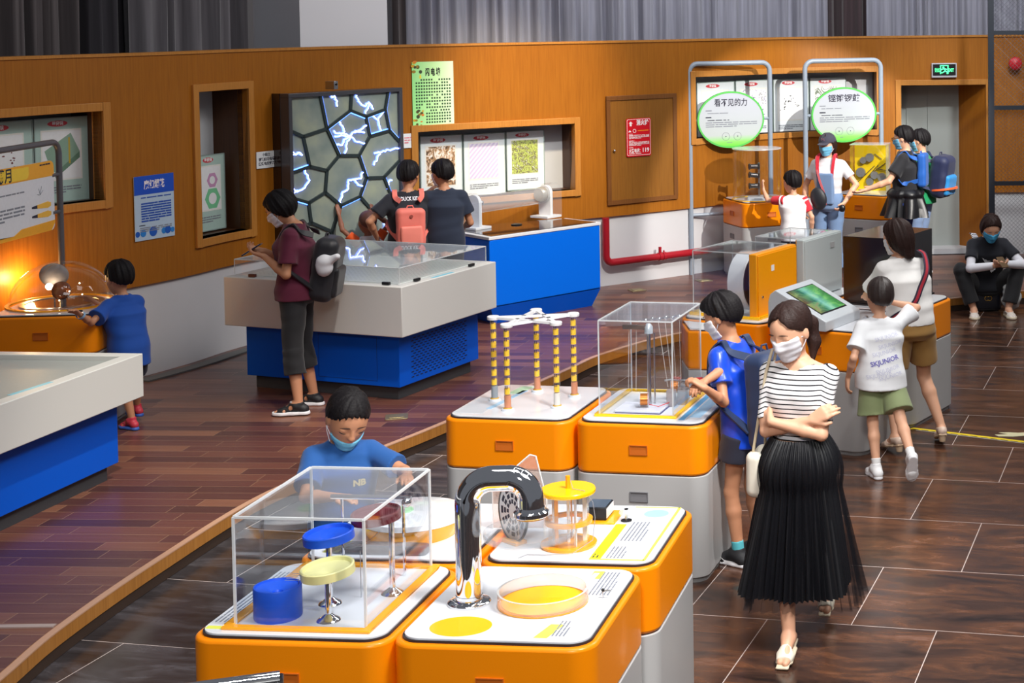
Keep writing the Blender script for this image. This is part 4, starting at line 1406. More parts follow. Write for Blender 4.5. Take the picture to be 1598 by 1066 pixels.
# yellow board case
CASE_M = thing('yellow_board_case', 'clear case with an upright bright yellow board of discs, beside the person in black', 'display case', on(PM, 0, 0), radians(-10))
yb = MB().box(-0.20, 0.17, 0.085, 0.10, 0, 0.50).build('yellow_board', mat('bright_yellow_board', rgb(250, 206, 8), 0.4), CASE_M)
m = MB()
for a in ((-0.21, 0.18, -0.15, -0.146), (-0.21, 0.18, 0.146, 0.15), (-0.21, -0.206, -0.146, 0.146), (0.176, 0.18, -0.146, 0.146)):
    m.box(*a, 0, 0.51)
m.build('side_panes', ACR, CASE_M, smooth=0)
MB().box(-0.21, 0.18, -0.15, 0.15, 0.51, 0.516).build('top_pane', ACRF, CASE_M, smooth=0)
m = MB()
for x, z, r in ((-0.10, 0.33, .035), (-0.03, 0.36, .045), (-0.13, 0.20, .05), (0.02, 0.17, .04), (0.10, 0.15, .045), (-0.03, 0.10, .04)):
    m.lathe([(0, 0.02), (r, 0.02), (r * 1.05, 0.0), (r, -0.03), (0, -0.03)], (x, 0.055, z), 24, (0, -1, 0))
m.build('steel_discs', mat('dull_steel_disc', rgb(150, 146, 140), 0.35, 0.5), CASE_M)
m = MB()
for a, b in (((-0.18, 0.08), (0.02, 0.27)), ((0.0, 0.20), (0.14, 0.30)), ((-0.14, 0.30), (-0.02, 0.38)), ((0.02, 0.40), (0.10, 0.34)), ((-0.08, 0.12), (0.06, 0.28)), ((0.04, 0.24), (0.15, 0.22))):
    m.tube([(a[0], 0.07, a[1]), (b[0], 0.07, b[1])], 0.005, 6)
m.build('dark_rails', mat('dark_rail', rgb(90, 74, 40), 0.4), CASE_M)
# ================================================================ big blue and white tables
def table_box(F, L, R, B, zt, zwb, zbb, over, label, cat='exhibit table', z0=PLZ, tray=False, group=None):
    """white top box on a blue base with a recessed toe; corners F, L, B, R of the white box seen from above"""
    c = (Vector(F) + Vector(L) + Vector(R) + Vector(B)) / 4
    e = thing('exhibit_table', label, cat, (c.x, c.y, z0), 0, group)
    def inset(k):
        out = []
        P = [Vector(p[:2]) - c.xy for p in (F, R, B, L)]
        n = 4
        for i in range(n):
            a, b, d = P[i - 1], P[i], P[(i + 1) % n]
            u = (b - a).normalized()
            v = (d - b).normalized()
            # outward normals for counter-clockwise order
            nu, nv = Vector((u.y, -u.x)), Vector((v.y, -v.x))
            den = u.x * v.y - u.y * v.x
            # intersection of the two inset lines
            p1, p2 = b - nu * k, b - nv * k
            tt = ((p2 - p1).x * v.y - (p2 - p1).y * v.x) / den
            q = p1 + u * tt
            out.append((q.x, q.y))
        return out
    zt, zwb, zbb = zt - z0, zwb - z0, zbb - z0
    if tray:
        m = MB()
        o_, i_ = inset(0), inset(tray)
        dp = 0.035
        vs = [(x, y, zwb) for x, y in o_] + [(x, y, zt) for x, y in o_] + [(x, y, zt) for x, y in i_] + [(x, y, zt - dp) for x, y in i_]
        fs = [(3, 2, 1, 0)] + [(i, (i + 1) % 4, 4 + (i + 1) % 4, 4 + i) for i in range(4)] + [(4 + i, 4 + (i + 1) % 4, 8 + (i + 1) % 4, 8 + i) for i in range(4)] \
            + [(8 + i, 8 + (i + 1) % 4, 12 + (i + 1) % 4, 12 + i) for i in range(4)] + [(12, 13, 14, 15)]
        m.add(vs, fs)
        top = m.build('white_top_box', WHITEL, e, bevel=0.005)
    else:
        top = MB().prism(inset(0), zwb, zt).build('white_top_box', WHITEL, e, bevel=0.006)
    base = MB().prism(inset(over), zbb, zwb).build('blue_base', BLUE, e, bevel=0.002)
    MB().prism(inset(over + 0.045), 0.0, zbb).build('toe_kick', DGREY, e)
    return e, c, inset, top, base

u1, u2 = Vector((0.9378, -0.3471)), Vector((0.324, 0.946))
F2 = G(626.4, 448.5, 0.95).xy
L2 = G(348.7, 432, 0.95).xy
R2 = F2 + u2 * 1.225
B2 = L2 + u2 * 1.225
E2, c2, ins2, top2, base2 = table_box(F2, L2, R2, B2, 0.95, 0.595, 0.215, 0.105, 'large white and blue table with a low clear cover, behind the person in maroon')
z2 = 0.95 - PLZ
# framed look-through field with rows of tiny magnet needles
P = [Vector(p) for p in ins2(0.10)]
MB().prism([tuple(p) for p in P], z2, z2 + 0.004).build('field_plate', mat('field_plate_white', rgb(232, 236, 230), 0.3), E2, smooth=0)
m = MB()
o, a, b = P[3], P[0] - P[3], P[2] - P[3]
NX, NY = 34, 24
da, db = a.normalized(), b.normalized()
for i in range(NX):
    for j in range(NY):
        q = o + a * ((i + 1) / (NX + 1)) + b * ((j + 1) / (NY + 1))
        t_ = 0.5 + 0.8 * sin(i * 0.22 + j * 0.13)
        d = Vector((cos(t_), sin(t_))) * 0.012
        n_ = Vector((-d.y, d.x)) * 0.22
        m.add([(q.x - d.x, q.y - d.y, z2 + 0.010), (q.x + n_.x, q.y + n_.y, z2 + 0.010), (q.x + d.x, q.y + d.y, z2 + 0.010), (q.x - n_.x, q.y - n_.y, z2 + 0.010)], [(3, 2, 1, 0)])
o_ = m.build('magnet_needles', mat('needle_grey', rgb(120, 128, 122), 0.4, 0.3), E2, smooth=0)
o_['kind'] = 'stuff'
# low clear cover
cov = thing('clear_cover', 'low wide clear acrylic cover on the large white and blue table', 'display cover', (c2.x, c2.y, 0.95 + 0.004))
ci = [Vector(p) for p in ins2(0.055)]
hC = 0.115
m = MB()
for i in range(4):
    a, b = ci[i], ci[(i + 1) % 4]
    m.quad((a.x, a.y, 0), (b.x, b.y, 0), (b.x, b.y, hC), (a.x, a.y, hC))
m.build('side_panes', ACRH, cov, smooth=0)
MB().prism([tuple(p) for p in ci], hC, hC + 0.005).build('top_pane', acrylic_mat('cover_top', haze=0.28, hazecol=(0.72, 0.78, 0.84)), cov, smooth=0)  # bluish haze in the colour stands in for reflections on the cover
m = MB()
for i in range(4):
    a, b = ci[i], ci[(i + 1) % 4]
    m.tube([(a.x, a.y, hC + .003), (b.x, b.y, hC + .003)], 0.004, 6)
    m.tube([(a.x, a.y, 0), (a.x, a.y, hC)], 0.0035, 6)
m.build('cut_edges', EDGE, cov)
for (i, f) in ((3, 0.12), (3, 0.93), (0, 0.17), (0, 0.80)):
    a, b = ci[i], ci[(i + 1) % 4]
    q = a.lerp(b, f)
    an = atan2((b - a).y, (b - a).x)
    outn = Vector(((b - a).normalized().y, -(b - a).normalized().x)) * 0.014
    MB().box(-.030, .030, -.011, .011, 0, .020).build('cover_clip', mat('brown_clip', rgb(86, 34, 28), 0.4) if (i, f) == (3, 0.12) else BLK, cov, loc=(q.x + outn.x, q.y + outn.y, 0.0), rot=(0, 0, an), bevel=0.002)
# blue label on the right rim, vent slots on the right face, hatch on the front face
a, b = Vector(ins2(0)[0]), Vector(ins2(0)[1])
m = MB()
c_ = [a.lerp(b, 0.34), a.lerp(b, 0.56)]
nn = Vector((-(b - a).normalized().y, (b - a).normalized().x))
m.prism([tuple(c_[0] + nn * .015), tuple(c_[1] + nn * .015), tuple(c_[1] + nn * .045), tuple(c_[0] + nn * .045)], z2, z2 + 0.001)
m.build('cyan_label', mat('cyan_label', rgb(120, 200, 222), 0.4), E2, smooth=0)
ib = [Vector(p) for p in ins2(0.105)]
a, b = ib[0], ib[1]
d = (b - a).normalized()
nn = Vector((d.y, -d.x)) * 0.0015
L_ = (b - a).length
m = MB()
for r in range(16):
    z = 0.135 + 0.0185 * r
    n = 13
    for k in range(n):
        s = L_ * 0.14 + (L_ * 0.70) * (k + (0.5 if r % 2 else 0)) / n
        p = a + d * s + nn
        q = a + d * (s + 0.032) + nn
        m.quad((p.x, p.y, z), (q.x, q.y, z), (q.x, q.y, z + 0.008), (p.x, p.y, z + 0.008))
vo = m.build('vent_slots', mat('vent_dark_blue', rgb(8, 22, 60), 0.6), base2, smooth=0)
vo['kind'] = 'stuff'
a, b = ib[3], ib[0]
d = (b - a).normalized()
nn = Vector((d.y, -d.x)) * 0.002
L_ = (b - a).length
def line_on(m, s0, s1, z0, z1):
    p, q = a + d * s0 + nn, a + d * s1 + nn
    m.quad((p.x, p.y, z0), (q.x, q.y, z0), (q.x, q.y, z1), (p.x, p.y, z1))
m = MB()
line_on(m, L_ * .48, L_ * .86, .13, .133)
line_on(m, L_ * .48, L_ * .86, .44, .443)
line_on(m, L_ * .48, L_ * .482, .13, .44)
line_on(m, L_ * .858, L_ * .86, .13, .44)
m.build('hatch_outline', mat('hatch_line_blue', rgb(0, 40, 110), 0.5), base2, smooth=0)

# front left table with an open tray
C0 = G(222.8, 551.4, 0.843).xy
D0 = G(0, 631.6, 0.843).xy
dd = (D0 - C0).normalized()
bb = (G(0, 548.4, 0.843).xy - C0).normalized()
E0, c0, ins0, top0, base0 = table_box(C0 + dd * 2.6, C0 + dd * 2.6 + bb * 1.55, C0, C0 + bb * 1.55, 0.843, 0.585, 0.215, 0.105, 'white and blue table with an open grey tray at the left edge', tray=0.085)
P = [Vector(p) for p in ins0(0.086)]
MB().prism([tuple(p) for p in P], 0.843 - PLZ - 0.034, 0.843 - PLZ - 0.030).build('tray_floor', mat('tray_grey', rgb(160, 164, 162), 0.5, noise=0.06, nscale=60), E0, smooth=0)
m = MB()
A_, B_ = G(14, 617, 0.843).xy, G(80, 596, 0.843).xy
d = (B_ - A_).normalized()
nn = Vector((-d.y, d.x)) * 0.014
m.prism([tuple(p - c0.xy) for p in (A_ - nn, B_ - nn, B_ + nn, A_ + nn)], 0.843 - PLZ, 0.843 - PLZ + 0.001)
m.build('cyan_label', mat('cyan_label', rgb(120, 200, 222), 0.4), E0, smooth=0)

# blue counter by the wall with the spark tube
zt = 0.90
pF, pR, pL = G(763, 370.5, zt).xy, G(938, 346.5, zt).xy, G(722, 363.5, zt).xy
d = (pR - pF).normalized()
bk = Vector((-d.y, d.x))
pBR = pR + bk * 0.50
pBL = pL + bk * 0.42 + d * 0.10
c4 = (pF + pR + pBR + pBL) / 4
E4 = thing('blue_counter', 'long blue counter with a black top in front of the wide wall niche', 'exhibit counter', (c4.x, c4.y, PLZ))
q = [p - c4 for p in (pF, pR, pBR, pBL, pL)]
def insl(pts, k):
    c = sum(pts, Vector((0, 0))) / len(pts)
    return [tuple(p + (c - p).normalized() * k) for p in pts]
MB().prism(insl(q, 0.012), 0.16, 0.752).build('blue_body', mat('bright_blue_lacquer', rgb(0, 112, 240), 0.4, spec=0.2, bump=0.12, nscale=240, noise=0.03), E4, bevel=0.01)
m = MB()
a_, b_ = insl(q, 0.014), insl(q, 0.10)
m.add([(x, y, 0.158) for x, y in a_] + [(x, y, 0.0) for x, y in b_], [(i, (i + 1) % 5, 5 + (i + 1) % 5, 5 + i) for i in range(5)] + [(9, 8, 7, 6, 5)])
m.build('sloped_kick', BLUE, E4)
MB().prism([tuple(p) for p in q], 0.752, 0.780).build('white_edge', WHITE, E4, bevel=0.004)
MB().prism(insl(q, 0.05), 0.780, 0.784).build('black_glass_top', mat('counter_black_glass', rgb(34, 24, 28), 0.05, coat=0.5), E4, smooth=0)
zc = 0.904
def gp(px, py, z=zc):
    return G(px, py, z)
t = thing('spark_tube', 'horizontal clear tube between two white rounded stands on the blue counter', 'spark tube', (0, 0, 0))
pa, pb = gp(741, 357), gp(852, 339)
ax = (pb - pa)
ax.z = 0
AL = ax.length
ax.normalize()
nn = Vector((-ax.y, ax.x, 0))
t.location = pa
t.rotation_euler = (0, 0, atan2(ax.y, ax.x))
for x, nm in ((0, 'stand'), (AL, 'stand')):
    prof = [(-0.075, 0.02), (0.075, 0.02), (0.075, 0.235)] + [(0.075 * cos(a), 0.235 + 0.075 * sin(a)) for a in [pi * k / 14 for k in range(1, 14)]] + [(-0.075, 0.235)]
    m = MB()
    n = len(prof)
    m.add([(x - 0.018, y, z) for y, z in prof] + [(x + 0.018, y, z) for y, z in prof], [tuple(range(n)), tuple(range(2 * n - 1, n - 1, -1))] + [(i, (i + 1) % n, n + (i + 1) % n, n + i) for i in range(n)])
    o = m.build('stand', WHITE, t, bevel=0.003)
    MB().box(x - 0.10, x + 0.10, -0.11, 0.11, 0, 0.022).build('stand_base', WHITE, o, bevel=0.003)
    sg = 1 if x > 0 else -1
    m = MB()
    for y in (-0.085, 0.085):
        m.box(min(x, x + sg * .13), max(x, x + sg * .13), y - .002, y + .002, 0.02, 0.24)
    n = 12
    for k in range(n):
        a0, a1 = pi * k / n, pi * (k + 1) / n
        m.quad((x, 0.087 * cos(a0), 0.24 + 0.087 * sin(a0)), (x + sg * .13, 0.087 * cos(a0), 0.24 + 0.087 * sin(a0)), (x + sg * .13, 0.087 * cos(a1), 0.24 + 0.087 * sin(a1)), (x, 0.087 * cos(a1), 0.24 + 0.087 * sin(a1)))
    m.build('clear_hood', ACRH, o, smooth=60)
MB().lathe([(0.078, 0.02), (0.078, AL - 0.02)], (0, 0, 0.215), 40, (1, 0, 0)).build('clear_tube', acrylic_mat('spark_tube_acrylic', haze=0.22), t)
MB().ball((0.085, 0, 0.225), 0.026, 20).build('steel_ball', CHROME, t)
MB().lathe([(0, 0.02), (0.05, 0.02), (0.045, 0.04), (0.012, 0.045), (0.012, 0.08), (0, 0.08)], (0, 0, 0.225), 28, (1, 0, 0)).build('electrode_cup', STEEL, t)
MB().lathe([(0, 0.0), (0.06, 0.0), (0.072, 0.02), (0.072, 0.06), (0.04, 0.075), (0, 0.075)], (AL - 0.10, 0, 0.225), 36, (1, 0, 0)).build('end_electrode', mat('pearly_disc', rgb(190, 184, 172), 0.2, 0.4), t)
t = thing('control_dial', 'flat dark control dial on the black top of the blue counter', 'knob', G(806, 351, zc))
MB().lathe([(0, 0), (0.05, 0), (0.05, 0.008), (0.02, 0.014), (0, 0.014)], seg=28).build('knob_body', BLK, t)

# ================================================================ lightning wall
LY, RY = 13.62, 14.70
pLt, pRt = GY(449, 146.4, LY), GY(626.5, 136.6, RY)
ztl = 2.195
o2 = Vector((pLt.x, pLt.y, 0))
r2 = Vector((pRt.x - pLt.x, pRt.y - pLt.y, 0))
LW = r2.length
r2.normalize()
up = Vector((0, 0, 1))
ZB = 0.50
LWALL = thing('lightning_wall', 'tall glass panel of irregular cells lit by blue lightning, mounted on the wood wall', 'plasma panel', M=plane_M((o2.x, o2.y, ZB), r2))
HL = ztl - ZB
nrm = r2.cross(up)
def lp(zx, zy, sc=3.5525, ox=300, oy=100):
    """picture spot on the panel face -> local coordinates"""
    d = ray(ox + zx / sc, oy + zy / sc)
    c = Vector((0, 0, CH))
    t_ = (Vector((o2.x, o2.y, 0)) - c).dot(nrm) / d.dot(nrm)
    p = c + d * t_
    return ((p - o2).dot(r2), p.z - ZB)
m = MB()
m.box(0.03, LW - 0.03, 0.03, HL - 0.03, -0.10, -0.02)
t_ = NT('lightning_pane')
tc = t_.n('TexCoord')
nz = t_.n('TexNoise', i_Scale=4.0, i_Detail=3.0)
t_.l(tc.outputs['Object'], nz.inputs['Vector'])
vz = t_.n('TexVoronoi', i_Scale=5.0)
t_.l(tc.outputs['Object'], vz.inputs['Vector'])
c1 = t_.ramp(nz.outputs['Fac'], [(0.3, rgb(124, 138, 134)), (0.5, rgb(146, 156, 146)), (0.7, rgb(166, 172, 150))])
t_.l(t_.mix(t_.math('MULTIPLY', vz.outputs['Distance'], 0.25), c1, rgb(110, 122, 120)), t_.b.inputs['Base Color'])
t_.b.inputs['Roughness'].default_value = 0.16
t_.b.inputs['Coat Weight'].default_value = 0.25
m.build('glass_field', t_.m, LWALL, smooth=0)
m = MB()
FR = mat('dark_steel_frame', rgb(92, 92, 98), 0.3, 0.5)
for a in ((0, LW, 0, 0.035), (0, LW, HL - 0.035, HL), (0, 0.035, 0.035, HL - 0.035), (LW - 0.035, LW, 0.035, HL - 0.035)):
    m.box(a[0], a[1], a[2], a[3], -0.10, 0.012)
m.build('steel_frame', FR, LWALL, bevel=0.003)
MB().box(0.0, LW, 0, HL, -0.26, -0.105).build('back_box', mat('brown_glass_side', rgb(46, 28, 20), 0.1, coat=0.5), LWALL, smooth=0)
ND = dict(a=(715, 175), b=(888, 160), c=(1092, 152), n1=(752, 358), n2=(620, 402), n3=(882, 258), n4=(968, 292), n5=(1075, 252), n6=(990, 400), n7=(1098, 368), n8=(820, 507), n9=(930, 507),
          n10=(657, 568), n11=(752, 590), n12=(972, 632), n13=(1068, 628), n14=(743, 712), n15=(650, 770), n16=(830, 785), n17=(935, 735), n18=(548, 370), n19=(552, 605), n20=(556, 742), n21=(1150, 425),
          n22=(1150, 540), n23=(1110, 735), n24=(665, 880), n25=(780, 930), n26=(1010, 820), n27=(560, 940), n28=(770, 1090), n29=(1150, 810))
SEG = 'a-n1 n1-n2 n2-n18 b-n3 n3-n1 n3-n4 n4-n5 n5-c n5-n7 n4-n6 n6-n7 n7-n21 n1-n8 n8-n9 n9-n6 n2-n10 n10-n19 n10-n11 n11-n8 n11-n14 n9-n12 n12-n13 n13-n22 n12-n17 n17-n16 n16-n14 n14-n15 n15-n20 n15-n24 n24-n25 n25-n16 n17-n26 n13-n23 n24-n27 n25-n28 n26-n29'.split()
m = MB()
BARM = mat('cell_bar', rgb(54, 66, 68), 0.35, 0.3)
def bar(m, p, q, w, z0, z1):
    a_, b_ = Vector(p), Vector(q)
    d_ = (b_ - a_).normalized()
    n_ = Vector((-d_.y, d_.x)) * w
    a_ -= d_ * w * 0.4
    b_ += d_ * w * 0.4
    m.prism([tuple(a_ - n_), tuple(b_ - n_), tuple(b_ + n_), tuple(a_ + n_)], z0, z1)
for s in SEG:
    p, q = s.split('-')
    bar(m, lp(*ND[p]), lp(*ND[q]), 0.0135, -0.02, -0.004)
m.build('cell_bars', BARM, LWALL, smooth=0)
BOLT = mat('lightning_glow', (0.2, 0.3, 1.0), 0.5, emit=(0.62, 0.70, 1.0), estr=9.0, noise=0)
HALO = mat('lightning_halo', (0.05, 0.1, 0.6), 0.5, emit=(0.12, 0.20, 1.0), estr=4.5, noise=0)
BOLTS = [[(790, 172), (803, 200), (808, 235)], [(775, 178), (800, 190)], [(915, 172), (925, 205), (965, 235), (985, 212), (1008, 250)], [(985, 215), (965, 275)],
         [(790, 372), (815, 385), (845, 380), (880, 400), (905, 378), (935, 368), (972, 340)], [(880, 400), (862, 440), (850, 495)], [(880, 400), (920, 432), (962, 440)], [(795, 402), (835, 395), (880, 400)],
         [(850, 375), (838, 345), (818, 318)], [(880, 400), (845, 420), (835, 450), (805, 445)], [(905, 380), (960, 380)], [(1000, 285), (1035, 312), (1062, 268)], [(1035, 312), (1040, 340), (1050, 370)],
         [(1148, 468), (1110, 475), (1080, 478), (1045, 490), (1030, 525), (1010, 560)], [(1045, 490), (1015, 495)], [(555, 488), (575, 502), (600, 492), (615, 505)], [(555, 500), (580, 505)],
         [(630, 588), (655, 645), (630, 685), (595, 705), (558, 712)], [(590, 708), (560, 690)], [(952, 600), (940, 635), (900, 640), (872, 642), (870, 690), (835, 722), (825, 772)],
         [(900, 640), (925, 672), (950, 678)], [(1088, 695), (1090, 655), (1112, 645)], [(1068, 885), (1078, 940)]]
m, mh = MB(), MB()
rnd = random.Random(5)
for bl in BOLTS:
    pts = []
    for i in range(len(bl) - 1):
        for k in range(4):
            f = k / 4
            j = 0 if (k == 0) else 5
            pts.append((bl[i][0] * (1 - f) + bl[i + 1][0] * f + rnd.uniform(-j, j), bl[i][1] * (1 - f) + bl[i + 1][1] * f + rnd.uniform(-j, j)))
    pts.append(bl[-1])
    P_ = [(*lp(*p), -0.008) for p in pts]
    m.tube(P_, 0.0036, 6)
    mh.tube([(x, y, z - 0.007) for x, y, z in P_], 0.010, 6)
bo = m.build('lightning_bolts', BOLT, LWALL)
mh.build('bolt_halo', HALO, LWALL)
m = MB()
LITE = [('n18', 'n19'), ('n19', 'n10'), ('n9', 'n12'), ('n12', 'n17'), ('n17', 'n16'), ('c', 'n5'), ('n5', 'n4'), ('n4', 'n3'), ('a', 'b'), ('a', 'n1'), ('n1', 'n8'), ('n3', 'n1'), ('n4', 'n6'), ('n6', 'n7'), ('n5', 'n7'), ('n7', 'n21'), ('n21', 'n22'), ('n13', 'n23'), ('n15', 'n20')]
for p, q in LITE:
    a_, b_ = Vector(lp(*ND[p])), Vector(lp(*ND[q]))
    cm = Vector((LW * 0.52, HL * 0.62))
    n_ = Vector((-(b_ - a_).y, (b_ - a_).x)).normalized() * 0.016
    bar(m, a_ + n_, b_ + n_, 0.0042, -0.02, -0.010)
m.build('lit_edge_strips', mat('border_light', (0.05, 0.1, 0.6), 0.5, emit=(0.10, 0.25, 1.0), estr=4.5, noise=0), LWALL, smooth=0)  # blue light on the cell edges put in as glowing strips
t = thing('wall_bracket', 'small grey metal bracket just above the lightning wall', 'bracket', M=plane_M(GY(523, 133, 14.02), r2))
MB().box(-.022, .022, -.035, .035, -0.10, .012).build('bracket_plate', STEEL, t, bevel=0.003)
MB().cyl((0, .008, .012), (0, .008, .020), .010, seg=16).build('bolt_head', BLK, t)

# ================================================================ writing boards and posters
def wall_panel(name, label, cat, x0, x1, yt, yb, off=-0.012, xref=None, group=None):
    """an upright panel between two picture columns on the wall curve"""
    xr = (x0 + x1) / 2 if xref is None else xref
    s0, _ = ws(x0, yt, off)
    s1, _ = ws(x1, yt, off)
    _, zt_ = ws(xr, yt, off)
    _, zb_ = ws(xr, yb, off)
    sm = (s0 + s1) / 2
    a, b = wpt(s0, off)[0], wpt(s1, off)[0]
    w, h = (b - a).length, zt_ - zb_
    c = (a + b) / 2
    M_ = plane_M((c.x, c.y, zb_), (b.x - a.x, b.y - a.y, 0))
    e = thing(name, label, cat, M=M_, group=group)
    return e, w, h

# red hydrant notice
e, w, h = wall_panel('hydrant_door', 'flush wooden hydrant cabinet door with a small knob and red notice', 'cabinet door', 945.5, 1055, 148, 316, off=-0.012)
DOORW = wood_mat('oak_door_leaf', rgb(122, 74, 24), rgb(150, 98, 36), rgb(164, 112, 44), 1.2, up='y')
m = MB()
fw = 0.045
for a in ((-w / 2, w / 2, 0, fw), (-w / 2, w / 2, h - fw, h), (-w / 2, -w / 2 + fw, fw, h - fw), (w / 2 - fw, w / 2, fw, h - fw)):
    m.box(a[0], a[1], a[2], a[3], -0.01, 0.012)
m.build('door_frame', DARKW if False else wood_mat('walnut_frame', rgb(104, 62, 28), rgb(128, 80, 38), rgb(142, 94, 50), 1.2, up='y'), e, bevel=0.003)
MB().box(-w / 2 + fw, w / 2 - fw, fw, h - fw, -0.01, 0.002).build('door_leaf', DOORW, e)
MB().ball((-w / 2 + fw + 0.035, h * 0.50, 0.016), 0.014, 14).build('knob', CHROME, e)
e, w, h = wall_panel('fire_hydrant_notice', 'red fire hydrant notice with white writing and 119, on the wooden cabinet door', 'notice', 977, 1015.5, 184.5, 244, off=-0.022)
REDN = mat('notice_red', rgb(214, 16, 34), 0.35)
WINK = mat('white_ink', rgb(250, 240, 242), 0.5)
MB().rr(-w / 2, w / 2, 0, h, 0.02, -0.004, 0).build('notice_plate', REDN, e, smooth=0)
m = MB()
o_, i_ = rrect(-w / 2 + .008, w / 2 - .008, .012, h - .008, .016), rrect(-w / 2 + .012, w / 2 - .012, .016, h - .012, .014)
n = len(o_)
m.add([(x, y, .001) for x, y in o_] + [(x, y, .001) for x, y in i_], [(i, (i + 1) % n, n + (i + 1) % n, n + i) for i in range(n)])
m.build('white_border', WINK, e, smooth=0)
text_mesh('消火栓', 0.058, 'title_writing', WINK, e, (w * 0.16, h * 0.875, .001), 0.0022, width=w * 0.50)
m = MB()
m.add([(-w * .32 - .025, h * .87, .001), (-w * .32 + .025, h * .87, .001), (-w * .32, h * .925, .001)], [(0, 1, 2)])
m.box(-w * .32 - .012, -w * .32 + .012, h * .80, h * .87, 0, .001)
m.build('arrow_mark', WINK, e, smooth=0)
m = MB()
m.add([(-w * .36 - .02, h * .645, .001), (-w * .36 + .02, h * .645, .001), (-w * .36, h * .70, .001)], [(0, 1, 2)])
m.build('warning_mark', WINK, e, smooth=0)
MB().lathe([(0.014, 0), (0.020, 0), (0.020, 0.001), (0.014, 0.001)], (-w * .17, h * .672, .0), 24).build('ring_mark', WINK, e)
MB().box(-w * .04, w * .40, h * .663, h * .685, 0, .001).build('amber_line', mat('amber_ink', rgb(250, 150, 30), 0.5), e, smooth=0)
text_lines(e, -w * .40, -w * .15, h * .60, h * .57, 1, WINK, seed=11)
text_lines(e, -w * .40, w * .42, h * .565, h * .455, 4, WINK, seed=12, word=.04)
text_lines(e, -w * .40, w * .0, h * .42, h * .39, 1, WINK, seed=13)
text_lines(e, -w * .40, w * .42, h * .385, h * .27, 4, WINK, seed=14, word=.04)
text_lines(e, -w * .40, -w * .12, h * .245, h * .215, 1, WINK, seed=15)
text_mesh('火警电话：', 0.044, 'phone_writing', WINK, e, (-w * .14, h * .145, .001), 0.0014, width=w * .46)
text_mesh('119', 0.058, 'phone_number', WINK, e, (w * .27, h * .155, .001), 0.002)
text_lines(e, -w * .40, w * .42, h * .085, h * .055, 1, WINK, seed=16)

# green lightning notice
e, w, h = wall_panel('lightning_notice', 'pale green notice about the lightning wall, right above its corner', 'poster', 642.5, 707, 96, 199)
GRN = NT('green_poster')
tc = GRN.n('TexCoord')
sp = GRN.n('SeparateXYZ')
GRN.l(tc.outputs['Generated'], sp.inputs[0])
GRN.l(GRN.ramp(sp.outputs[0], [(0.0, rgb(164, 242, 150)), (0.5, rgb(206, 250, 180)), (1.0, rgb(226, 252, 214))]), GRN.b.inputs['Base Color'])
MB().box(-w / 2, w / 2, 0, h, -.004, 0).build('poster_sheet', GRN.m, e, smooth=0)
text_mesh('闪 电 墙', 0.075, 'title_writing', mat('green_black_ink', rgb(30, 50, 30), 0.7), e, (0, h * .835, .001), 0.0035, width=w * .36)
GI = mat('green_ink', rgb(40, 84, 44), 0.7)
m = MB()
rnd = random.Random(3)
def char_rows(m, x0, x1, y1, rows, dy, dx, cs, rnd, indent=0):
    for r in range(rows):
        x = x0 + (indent if r == 0 else 0)
        while x < x1:
            if rnd.random() > 0.07:
                y = y1 - r * dy
                m.quad((x, y - cs, .001), (x + cs, y - cs, .001), (x + cs, y, .001), (x, y, .001))
            x += dx
char_rows(m, -w * .42, w * .43, h * .74, 10, h * .0465, w * .062, .016, rnd, w * .12)
char_rows(m, -w * .18, w * .40, h * .275, 5, h * .045, w * .062, .016, rnd, w * .1)
m.build('small_print', GI, e, smooth=0)
def cluster(par, cx, cy, r, seed, n=9):
    rnd = random.Random(seed)
    cols = [rgb(220, 170, 40), rgb(90, 80, 30), rgb(160, 130, 40), rgb(60, 70, 40), rgb(230, 130, 40)]
    for k in range(n):
        m = MB()
        m.prism(ellipse_pts(cx + rnd.uniform(-r, r), cy + rnd.uniform(-r, r), r * rnd.uniform(.2, .45), r * rnd.uniform(.2, .4), 12), 0.0005, 0.001 + 0.0002 * k)
        m.build('berry_print', mat('berry_print_%d' % (k % 5), cols[k % 5], 0.6), par, smooth=0)
cluster(e, -w * .36, h * .93, .05, 1)
cluster(e, -w * .36, h * .19, .045, 2)
cluster(e, -w * .34, h * .07, .028, 4, 5)
MB().prism([(-w * .33, h * .75), (-w * .28, h * .75), (-w * .29, h * .81), (-w * .32, h * .80)], 0, .001).build('yellow_flash', mat('yellow_print', rgb(250, 220, 60), 0.6), e, smooth=0)

# blue notice
e, w, h = wall_panel('blue_notice', 'blue and white notice with bubbles along its foot, on the wood wall at the left', 'poster', 208.5, 270.5, 273, 373)
MB().box(-w / 2, w / 2, 0, h, -.004, 0).build('poster_sheet', mat('poster_pale', rgb(186, 206, 226), 0.5), e, smooth=0)
MB().box(-w / 2, w / 2, h * .71, h, 0, .001).build('blue_header', mat('header_blue', rgb(20, 80, 196), 0.5), e, smooth=0)
text_mesh('魔幻烟花', 0.07, 'title_writing', WINK, e, (0, h * .85, .002), 0.002, width=w * .52)
BI = mat('blue_ink', rgb(40, 84, 180), 0.6)
text_lines(e, -w * .34, w * .42, h * .67, h * .635, 1, BI, seed=21, last=1)
text_lines(e, -w * .34, w * .42, h * .58, h * .27, 8, BI, seed=22, h=.62, gap=.06)
text_lines(e, -w * .40, -w * .25, h * .24, h * .215, 1, INK, seed=23, last=1)
text_lines(e, -w * .38, w * .42, h * .20, h * .12, 3, INKG, seed=24)
for k, (x, r) in enumerate(((-.44, .022), (-.30, .028), (-.05, .038), (.22, .024), (.32, .030), (.44, .02))):
    MB().prism(ellipse_pts(w * x, .04 + r * .5, r, r, 20), 0, .001 + .0002 * k).build('bubble_print', mat('bubble_blue', rgb(40, 130, 210), 0.5) if k % 2 else mat('bubble_deep', rgb(20, 90, 190), 0.5), e, smooth=0)

